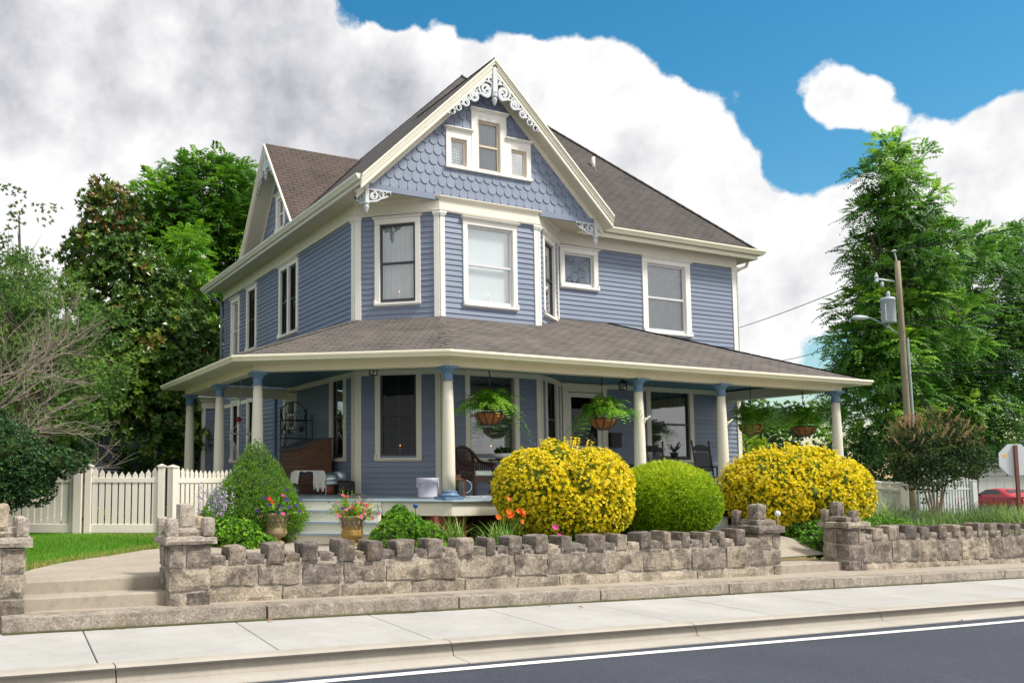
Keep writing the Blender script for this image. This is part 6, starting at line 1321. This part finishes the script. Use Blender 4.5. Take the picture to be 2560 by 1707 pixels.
lf.build('crown','lf_crepe',t)
for i,(dx,dy,h) in enumerate([(-.35,.1,1.2),(-.18,.05,1.6),(-.05,0,1.6),(.1,-.05,1.5),(.28,-.1,1.2),(.4,-.1,1.3)]):
    mb=MB(); mb.tube(curve([(11.65+dx*.15,-3.8+dy*.2,-.95),(11.62+dx*.45,-3.8+dy*.5,-.3),(11.6+dx,-3.8+dy,.4),(11.6+dx*1.6,-3.8+dy*1.5,h)],16),[.03-.0012*k for k in range(20)][:len(curve([(0,0,0),(1,0,0),(1,1,0),(1,1,1)],16))],7); obj('stem',mb,'bark_pale',t,smooth=True)
# lavender bank
t_=[]; lf=Leaf(); sp_=Leaf()
for i,(x,y,n,h) in enumerate([(10.6,-4.2,260,.5),(11.6,-4.9,300,.5),(12.4,-5.0,320,.55),(13.2,-5.2,320,.55),(10.0,-3.8,200,.42),(12.9,-4.3,320,.6),(14.0,-5.0,320,.6),(13.8,-4.2,300,.6),(11.2,-3.3,260,.45),(12.2,-3.6,260,.5),(14.8,-4.6,300,.65),(15.4,-5.2,300,.7),(9.6,-4.6,160,.35)]):
    zz=float(zg(x,y)); tp=tuft(lf,(x,y,zz),n*2,(h*.6,h*1.15),.014,.85,((.3,1.) if i in (2,3,6) else (0,.75)),.26,4)
    s=tp[RNG.choice(len(tp),26)]; dd=unit(rdir(26)*.5+[.5,-.1,.8]); sp_.quads(s,dd,.17,.014,RNG.random(26)); sp_.quads(s-dd*.15,dd,.17,.006,RNG.random(26))
lv=lf.build('lavender_bank','lf_lavender'); tag(lv,'bank of grey green lavender behind the right stone wall','plants',None,'stuff'); s_=sp_.build('lavender_spikes','lf_spike',lv)
# stop sign seen from behind
t=thing('traffic_sign',(12.9,-4.94,-1.2),'back of an octagonal road sign on a rusty perforated post','sign'); ctr=Vector((12.82,-4.98,.80)); nx=Vector((.88,-.47,0)); mb=MB(); rr=.40; pts=[ctr+nx*(rr*math.cos(a))+Vector((0,0,rr*math.sin(a))) for a in np.arange(8)*math.pi/4+math.pi/8]; mb.prism(pts,(.004,.0,0)); mb=MB(); nv=Vector((.47,.88,0)); mb.prism(pts,nv*.006); obj('sign_panel',mb,'sign_back',t)
mb=MB(); c=ctr+nx*-.235+Vector((0,0,.095))-nv*.004; mb.prism([c+nx*.055,c+Vector((0,0,.055)),c-nx*.055,c-Vector((0,0,.055))],nv*.003); obj('sticker',mb,'sticker_yellow',t)
mb=MB(); b=ctr-nv*.03+nx*.0; mb.hexa([b+nx*-.035-nv*.03+Vector((0,0,-2.1)),b+nx*.035-nv*.03+Vector((0,0,-2.1)),b+nx*.035+nv*.026+Vector((0,0,-2.1)),b-nx*.035+nv*.026+Vector((0,0,-2.1)),b+nx*-.035-nv*.03+Vector((0,0,.34)),b+nx*.035-nv*.03+Vector((0,0,.34)),b+nx*.035+nv*.026+Vector((0,0,.34)),b-nx*.035+nv*.026+Vector((0,0,.34))]); obj('post',mb,'rusty_metal',t)
# utility pole with transformer and lamp
t=pole_root=thing('utility_pole',(28.2,7.1,-1.4),'weathered wooden utility pole with a grey transformer and a street lamp arm','pole'); pb,pt_=Vector((28.43,7.22,-1.6)),Vector((27.43,6.72,9.88)); mb=MB(); mb.tube([pb.lerp(pt_,i/8) for i in range(9)],[.155-.006*i for i in range(9)],12); obj('pole_shaft',mb,'pole_wood',t,smooth=True)
mb=MB(); mb.tube([pb+Vector((.14,-.17,0)),Vector((27.85,6.72,6.5))],.05,8); obj('conduit',mb,'galv_grey',t)
mb=MB(); c=Vector((26.95,6.92,0)); mb.lathe([(.10,8.0),(.30,8.02),(.30,7.15),(.27,7.12),(.27,8.62)][:0]+[(.0,7.12),(.27,7.12),(.285,7.16),(.285,8.12),(.30,8.13),(.30,8.17),(.26,8.24),(.10,8.27)],20,(c.x,c.y,0)); mb.lathe([(.06,8.25),(.09,8.3),(.06,8.36),(.09,8.42),(.06,8.48),(.03,8.54)],10,(c.x+.05,c.y,0)); obj('transformer',mb,'galv_grey',t,smooth=True)
mb=MB(); mb.tube([(c.x-.30,c.y-.1,7.2),(c.x-.34,c.y-.1,7.2),(c.x-.34,c.y-.1,7.9),(c.x-.30,c.y-.1,7.9)],.025,6); mb.tube([(27.42,6.9,9.02),(26.7,7.15,9.1)],.04,6); mb.lathe([(.05,8.95),(.09,9.0),(.05,9.1),(.09,9.2),(.05,9.3),(.03,9.4)],8,(26.65,7.18,0)); mb.lathe([(.04,8.7),(.08,8.8),(.04,8.95)],8,(26.9,7.1,.05)); obj('cutout_switch',mb,'sign_back',t)
mb=MB(); mb.tube([(27.42,6.72,9.8),(27.30,6.74,10.3)],.03,6); mb.lathe([(.05,0),(.14,.03),(.06,.09)],10,(27.29,6.74,10.28)); obj('pin_insulator',mb,'galv_grey',t)
mb=MB(); mb.tube(curve([(27.66,6.93,6.67),(27.1,7.15,7.05),(26.5,7.4,7.38),(26.3,7.47,7.40)],18),.035,8); arm=obj('lamp_arm',mb,'galv_grey',t,smooth=True)
mb=MB(); d_=Vector((-.915,.41,0)).normalized(); 
P=[Vector((26.42,7.42,7.40))+d_*x for x in (0,.1,.3,.55,.72,.80)]; mb.tube(P,[.04,.07,.11,.125,.10,.03],12); hd=obj('lamp_head',mb,'galv_grey',arm,smooth=True); 
for a,b,sag,lab in [((22.04,3.43,8.94),(21.64,-3.96,8.6),.1,'top power line from the pole insulator to the right edge'),((21.45,3.79,8.02),(30.22,20.6,8.62),.2,'power line from the pole switch to the left, behind the roof'),((22.54,3.45,6.29),(21.75,-3.76,5.84),.05,'upper of the two cables leaving the pole level with the lamp arm'),((22.54,3.45,6.21),(21.78,-3.68,5.84),.5,'lower sagging cable leaving the pole level with the lamp arm'),((22.67,3.55,4.63),(21.81,-3.61,3.97),.05,'upper cable of the lower pair right of the pole'),((22.68,3.57,4.27),(21.82,-3.59,3.74),.05,'lowest cable right of the pole with a black splice'),((22.24,3.58,6.33),(34.04,18.95,7.25),.3,'cable from the lamp arm height to the left behind the porch roof'),((22.6,3.57,4.68),(35.71,18.21,6.94),.3,'lowest cable leaving the pole to the left')]:
    mb=MB(); a,b=Vector(a),Vector(b); mb.tube([a.lerp(b,i/12)-Vector((0,0,sag*4*(i/12)*(1-i/12))) for i in range(13)],.018,5); o=obj('power_line',mb,'wire_black'); tag(o,lab,'power line','overhead lines at the utility pole')
# (the pole's own parts are modelled full height, then the whole pole is a little smaller)
pole_root.location=(22.82, 3.73, -1.16); pole_root.scale=(.86,.86,.86)
# garage
t=thing('garage',(48,11,-1.5),'white garage with vertical panels and an arched door trim behind the red car','garage'); O=Vector((43.6,13.2,0)); X=Vector((.895,-.446,0)); fr=frame(O,X); mb=MB(); mb.fbox(fr,0,9,-6,0,-1.7,1.05); gw_=obj('wall',mb,'garage_white',t); mb=MB()
for i in range(18): mb.fbox(fr,.25+i*.5,.275+i*.5,0,.012,-1.7,1.0)
obj('wall_batten',mb,'garage_white',gw_)
mb=MB(); mb.tube([fr(.2,.02,.52),fr(1.2,.02,.52),fr(2.6,.02,.52)]+[fr(2.6+1.4*(1-math.cos(a)),.02,.52-.9*(1-math.sin(a))*0-.55*(1-math.cos(a))**2*.5) for a in np.linspace(.2,1.5,8)],.03,6); obj('arch_trim',mb,'sign_back',gw_)
mb=MB(); mb.prism([fr(-.3,.35,1.05),fr(9.3,.35,1.05),fr(9.3,-3.0,2.6),fr(-.3,-3.0,2.6)],(0,0,.1)); mb.prism([fr(-.3,-6.3,1.05),fr(9.3,-6.3,1.05),fr(9.3,-3.0,2.6),fr(-.3,-3.0,2.6)],(0,0,.1)); obj('roof',mb,'roof_shingle',t,uv=lambda m,f,v:(m.v[v][0],m.v[v][1]))
# red coupe seen from behind
def car():
    t=thing('parked_car',(0,0,0),'red two door coupe parked before the white garage, seen from behind','car')
    # sections along y (0 = rear bumper, forward +y): half width, sill z, belt z, roof z, roof half width
    secs=[(0,.74,.42,.70,.74,.70),(.06,.86,.30,.92,.95,.80),(.35,.92,.24,.95,1.00,.83),(.75,.93,.22,.96,1.02,.83),(1.35,.93,.20,.95,1.30,.62),(1.9,.92,.20,.93,1.38,.60),(2.5,.92,.20,.92,1.36,.60),(3.2,.92,.20,.92,1.02,.76),(3.9,.92,.22,.90,.95,.80),(4.5,.86,.30,.82,.85,.74),(4.72,.70,.42,.68,.70,.66)]
    mb=MB(); ring=[]
    for y,w,zb,zm,zt,wt in secs:
        ring.append([(-w*.92,y,zb),(-w,y,zb+.18),(-w,y,zm-.12),(-w*.96,y,zm),(-wt,y,zt-.03),(-wt*.8,y,zt),(0,y,zt+.015),(wt*.8,y,zt),(wt,y,zt-.03),(w*.96,y,zm),(w,y,zm-.12),(w,y,zb+.18),(w*.92,y,zb)])
    m=13; mb.add([p for r in ring for p in r],[(i*m+j,i*m+(j+1)%m,(i+1)*m+(j+1)%m,(i+1)*m+j) for i in range(len(secs)-1) for j in range(m)]+[tuple(range(m)),tuple(range(10*m,11*m))]); b=obj('body',mb,'car_red',t,smooth=True); s=b.modifiers.new('s','SUBSURF'); s.levels=s.render_levels=2
    mb=MB(); mb.add([(-.62,.80,1.035),(.62,.80,1.035),(.50,1.33,1.30),(-.50,1.33,1.30)],[(0,1,2,3)]); o=obj('rear_window',mb,'dark_room',t); 
    mb=MB(); mb.hexa([(-.66,.70,1.02),(.66,.70,1.02),(.64,.82,1.02),(-.64,.82,1.02),(-.52,1.30,1.325),(.52,1.30,1.325),(.52,1.36,1.30),(-.52,1.36,1.30)]); o.data.materials[0]=MATS['car_glass']; bpy.data.meshes.remove(bpy.data.meshes.new('x')); 
    o2=MB(); o2.hexa([(-.66,.72,1.0),(.66,.72,1.0),(.66,.80,.98),(-.66,.80,.98),(-.53,1.33,1.31),(.53,1.33,1.31),(.53,1.4,1.27),(-.53,1.4,1.27)]); obj('rear_window_frame',o2,'car_glass',o)
    for sx in (-1,1):
        mb=MB(); mb.prism([(sx*.80,1.25,1.0),(sx*.80,2.95,.98),(sx*.655,2.45,1.30),(sx*.655,1.65,1.30)],(sx*.02,0,0)); obj('side_window',mb,'car_glass',t)
        mb=MB(); mb.box(sx*.86-.10,sx*.86+.10,2.72,2.82,.98,1.10); mi=obj('mirror',mb,'black_iron',t); bevel(mi,.03,2)
        mb=MB(); [mb.box(sx*(.40+.115*k)-.04,sx*(.40+.115*k)+.04,.005,.06,.70,.88) for k in range(3)]; obj('tail_light',mb,'tail_light',t)
        for y in (.95,3.75):
            mb=MB(); 
            V=MB(); V.lathe([(.22,-.1),(.33,-.1),(.34,0),(.33,.1),(.22,.1)],20); V.v=[(sx*.80+p[2],y+p[0],.33+p[1]) for p in V.v]; w_=obj('wheel',V,'tyre',t); V=MB(); V.lathe([(0,.05),(.20,.06),(.22,.09),(.22,-.09)],14); V.v=[(sx*(.80+abs(p[2])),y+p[0],.33+p[1]) for p in V.v]; obj('rim',V,'galv_grey',w_)
    mb=MB(); mb.box(-.80,.80,.02,.16,.955,.985); bevel(obj('spoiler',mb,'car_red',t),.012,2); mb=MB(); mb.box(-.18,.18,-.02,.03,.42,.56); obj('licence_plate',mb,'sign_back',t); mb=MB(); mb.box(-.78,.78,-.01,.05,.28,.40); obj('rear_bumper',mb,'black_iron',t)
    return t
m_,nt_,b_,o_=newmat('car_glass'); b_.inputs['Base Color'].default_value=(.012,.016,.02,1); b_.inputs['Roughness'].default_value=.06
c_=car(); c_.location=(38.2,7.25,-1.50); c_.rotation_euler=(0,0,R(-22))

t=thing('garden_ornament',(13.6,-.9,-.8),'beige domed top of a garden ornament peeping over the right cream fence','ornament'); mb=MB(); mb.lathe([(.17,0),(.19,.02),(.15,.06),(.13,.13),(.08,.18),(.001,.20)],18,(14.6,.25,.26),False); obj('dome',mb,'terracotta_pale',t,smooth=True); mb=MB(); mb.lathe([(.10,-1.1),(.07,-.6),(.10,0)],12,(14.6,.25,.27)); obj('stand',mb,'terracotta_pale',t)

# ================================================================== SKY, SUN, CAMERA
w=bpy.data.worlds.new('World'); SC.world=w; w.use_nodes=True; nt=w.node_tree; nt.nodes.clear()
out=nt.nodes.new('ShaderNodeOutputWorld'); bg=nt.nodes.new('ShaderNodeBackground'); nt.links.new(bg.outputs[0],out.inputs[0]); bg.inputs[1].default_value=.10
SUN_AZ=R(140); SUN_EL=R(52)   # azimuth measured clockwise from +Y
sky=nt.nodes.new('ShaderNodeTexSky'); sky.sky_type='NISHITA'; sky.sun_disc=False; sky.sun_elevation=SUN_EL; sky.sun_rotation=SUN_AZ; sky.air_density=1.3; sky.dust_density=.3; sky.ozone_density=3
hs=nt.nodes.new('ShaderNodeHueSaturation'); hs.inputs['Saturation'].default_value=1.4; hs.inputs['Value'].default_value=.86; hs.inputs['Hue'].default_value=.485; nt.links.new(sky.outputs[0],hs.inputs['Color'])
tc=nt.nodes.new('ShaderNodeTexCoord'); gen=tc.outputs['Generated']
def wn(scale,detail=8,rough=.6,dist=0.):
    n=nt.nodes.new('ShaderNodeTexNoise'); n.inputs['Scale'].default_value=scale; n.inputs['Detail'].default_value=detail; n.inputs['Roughness'].default_value=rough; n.inputs['Distortion'].default_value=dist; nt.links.new(gen,n.inputs['Vector']); return n.outputs[0]
def mth(op,a,b=None,c=None):
    n=nt.nodes.new('ShaderNodeMath'); n.operation=op
    for i,x in enumerate((a,b,c)):
        if x is None: continue
        if isinstance(x,(int,float)): n.inputs[i].default_value=x
        else: nt.links.new(x,n.inputs[i])
    return n.outputs[0]
def blob(d,r,wt):   # soft round patch of sky round direction d, angular radius r
    v=nt.nodes.new('ShaderNodeVectorMath'); v.operation='DOT_PRODUCT'; nt.links.new(gen,v.inputs[0]); v.inputs[1].default_value=Vector(d).normalized()
    m=nt.nodes.new('ShaderNodeMapRange'); m.interpolation_type='SMOOTHSTEP'; m.clamp=True; nt.links.new(v.outputs['Value'],m.inputs[0]); m.inputs[1].default_value=math.cos(r*1.45); m.inputs[2].default_value=math.cos(r*.2); m.inputs[3].default_value=0; m.inputs[4].default_value=wt
    return m.outputs[0]
def total(lst):
    s=lst[0]
    for x in lst[1:]: s=mth('ADD',s,x)
    return s
CLOUDS=[ ((0.06, 0.906, 0.419),0.202,1),((0.232, 0.888, 0.398),0.215,1),((0.157, 0.964, 0.215),0.256,1),((0.396, 0.85, 0.348),0.157,1),((0.478, 0.798, 0.368),0.119,1),((0.553, 0.741, 0.38),0.103,1),((0.604, 0.703, 0.374),0.084,0.9),((0.658, 0.672, 0.339),0.101,0.9),((0.696, 0.65, 0.305),0.056,0.9),((0.634, 0.736, 0.239),0.182,1),((0.736, 0.646, 0.201),0.092,1),((0.676, 0.641, 0.363),0.039,0.4),((0.754, 0.535, 0.38),0.026,1),((0.772, 0.522, 0.361),0.028,0.8),((0.787, 0.507, 0.353),0.025,0.9),((0.809, 0.494, 0.318),0.029,0.8),((0.818, 0.463, 0.341),0.023,0.4),((0.852, 0.437, 0.289),0.048,1),((0.854, 0.419, 0.307),0.037,0.8),((0.856, 0.469, 0.217),0.096,1),((0.815, 0.522, 0.252),0.044,0.9),((0.781, 0.571, 0.252),0.037,0.9),((0.795, 0.569, 0.209),0.05,0.9),((0.76, 0.556, 0.337),0.028,0.35),((0.345, 0.817, 0.463),0.075,0.5),((0.419, 0.788, 0.451),0.035,0.5),((0.459, 0.746, 0.483),0.017,0.5),((0.52, 0.709, 0.476),0.026,0.55),((0.559, 0.68, 0.475),0.021,0.5),((0.742, 0.581, 0.334),0.037,-0.55),((0.757, 0.585, 0.293),0.029,-0.5),((0.78, 0.539, 0.319),0.018,-0.4),((0.778, 0.557, 0.292),0.025,-0.4),((0.383, 0.788, 0.482),0.042,-1.5),((0.429, 0.759, 0.49),0.035,-1.3),((0.492, 0.723, 0.484),0.039,-1.4),((0.542, 0.686, 0.486),0.034,-1.0),((0.808, 0.451, 0.379),0.104,-0.8),((0.682, 0.593, 0.427),0.082,-0.7),((0.578, 0.662, 0.478),0.046,-0.4),((0.628, 0.624, 0.466),0.083,-0.6) ,((0,-.7,.7),1.3,.8),((-.8,-.5,.4),.9,.8),((.8,-.5,.5),.8,.7),((0,.2,1),.6,.7)]
GREYS=[ ((0.047, 0.901, 0.432),0.138,0.6),((0.271, 0.845, 0.46),0.101,0.4),((0.32, 0.867, 0.381),0.137,0.45),((0.399, 0.856, 0.33),0.121,0.35),((0.461, 0.807, 0.369),0.082,0.2),((0.179, 0.902, 0.394),0.075,0.15),((0.862, 0.445, 0.244),0.098,0.3),((0.767, 0.595, 0.239),0.084,0.16),((0.59, 0.754, 0.287),0.119,0.18),((0.186, 0.875, 0.448),0.039,-0.45),((0.201, 0.896, 0.396),0.049,-0.4),((0.134, 0.968, 0.214),0.205,-0.25) ]
CLOUD_B=6.3; SUN_E=3.1; EXPO=0.7

dens=total([blob(*b) for b in CLOUDS])
dens=mth('MAXIMUM',mth('MINIMUM',dens,1.0),-.4)
n_a=wn(5,10,.58,.0); n_b=wn(15,8,.6,.0); n_c=wn(55,6,.62,.0)
bil=mth('SUBTRACT',.22,mth('ABSOLUTE',mth('SUBTRACT',wn(11,3,.5,.0),.5)))
nz=total([mth('MULTIPLY',mth('SUBTRACT',n_a,.5),.75),mth('MULTIPLY',mth('SUBTRACT',n_b,.5),1.25),mth('MULTIPLY',bil,.85),mth('MULTIPLY',mth('SUBTRACT',n_c,.5),.62)])
d2=mth('ADD',dens,nz)
mr=nt.nodes.new('ShaderNodeMapRange'); mr.interpolation_type='SMOOTHSTEP'; nt.links.new(d2,mr.inputs[0]); mr.inputs[1].default_value=.34; mr.inputs[2].default_value=.70
shade=total([blob(*b) for b in GREYS])
sh=total([mth('MULTIPLY',shade,.62),mth('MULTIPLY',mth('SUBTRACT',wn(7,8,.55,.0),.5),.9),mth('MULTIPLY',mth('SUBTRACT',n_b,.5),1.1),mth('MULTIPLY',bil,-.8),mth('MULTIPLY',mth('SUBTRACT',d2,1.),.06),.11])
cr=nt.nodes.new('ShaderNodeValToRGB'); e=cr.color_ramp.elements; e[0].position=.0; e[0].color=(1,1,1,1); e[1].position=.8; e[1].color=(.40,.42,.47,1); k=cr.color_ramp.elements.new(.33); k.color=(.76,.76,.79,1)
nt.links.new(sh,cr.inputs[0])
sc_=nt.nodes.new('ShaderNodeVectorMath'); sc_.operation='SCALE'; nt.links.new(cr.outputs[0],sc_.inputs[0]); sc_.inputs['Scale'].default_value=CLOUD_B
mx=nt.nodes.new('ShaderNodeMix'); mx.data_type='RGBA'; nt.links.new(mr.outputs[0],mx.inputs[0]); nt.links.new(hs.outputs[0],mx.inputs[6]); nt.links.new(sc_.outputs[0],mx.inputs[7]); nt.links.new(mx.outputs[2],bg.inputs[0])
sd=Vector((math.sin(SUN_AZ)*math.cos(SUN_EL),math.cos(SUN_AZ)*math.cos(SUN_EL),math.sin(SUN_EL)))
ld=bpy.data.lights.new('sun','SUN'); ld.energy=SUN_E; ld.angle=R(12); ld.color=(1,.95,.87); lo=bpy.data.objects.new('sun',ld); COL.objects.link(lo); lo.rotation_euler=(-sd).to_track_quat('-Z','Y').to_euler(); lo.location=(0,-10,40)
cd_=bpy.data.cameras.new('camera'); cam=bpy.data.objects.new('camera',cd_); COL.objects.link(cam); SC.camera=cam
cam.location=(-10.226,-16.9374,.3422); yaw,pitch,roll,f_,cx,cy=.434764,.086057,.000494,2159.222,867.9205,1009.8669
fw=Vector((math.sin(yaw)*math.cos(pitch),math.cos(yaw)*math.cos(pitch),math.sin(pitch))); rt=Vector((math.cos(yaw),-math.sin(yaw),0)); up=rt.cross(fw)
r2=rt*math.cos(roll)+up*math.sin(roll); u2=up*math.cos(roll)-rt*math.sin(roll)
cam.matrix_world=Matrix(((r2.x,u2.x,-fw.x,cam.location.x),(r2.y,u2.y,-fw.y,cam.location.y),(r2.z,u2.z,-fw.z,cam.location.z),(0,0,0,1)))
cd_.sensor_width=36; cd_.lens=f_/2560*36; cd_.shift_x=(1280-cx)/2560; cd_.shift_y=(cy-853.5)/2560; cd_.clip_end=2000; cd_.clip_start=.1
vs_=SC.view_settings; vs_.view_transform='Standard'; vs_.look='None'; vs_.exposure=EXPO; vs_.gamma=1
SC.cycles.use_denoising=True; SC.cycles.transparent_max_bounces=16; SC.cycles.max_bounces=8
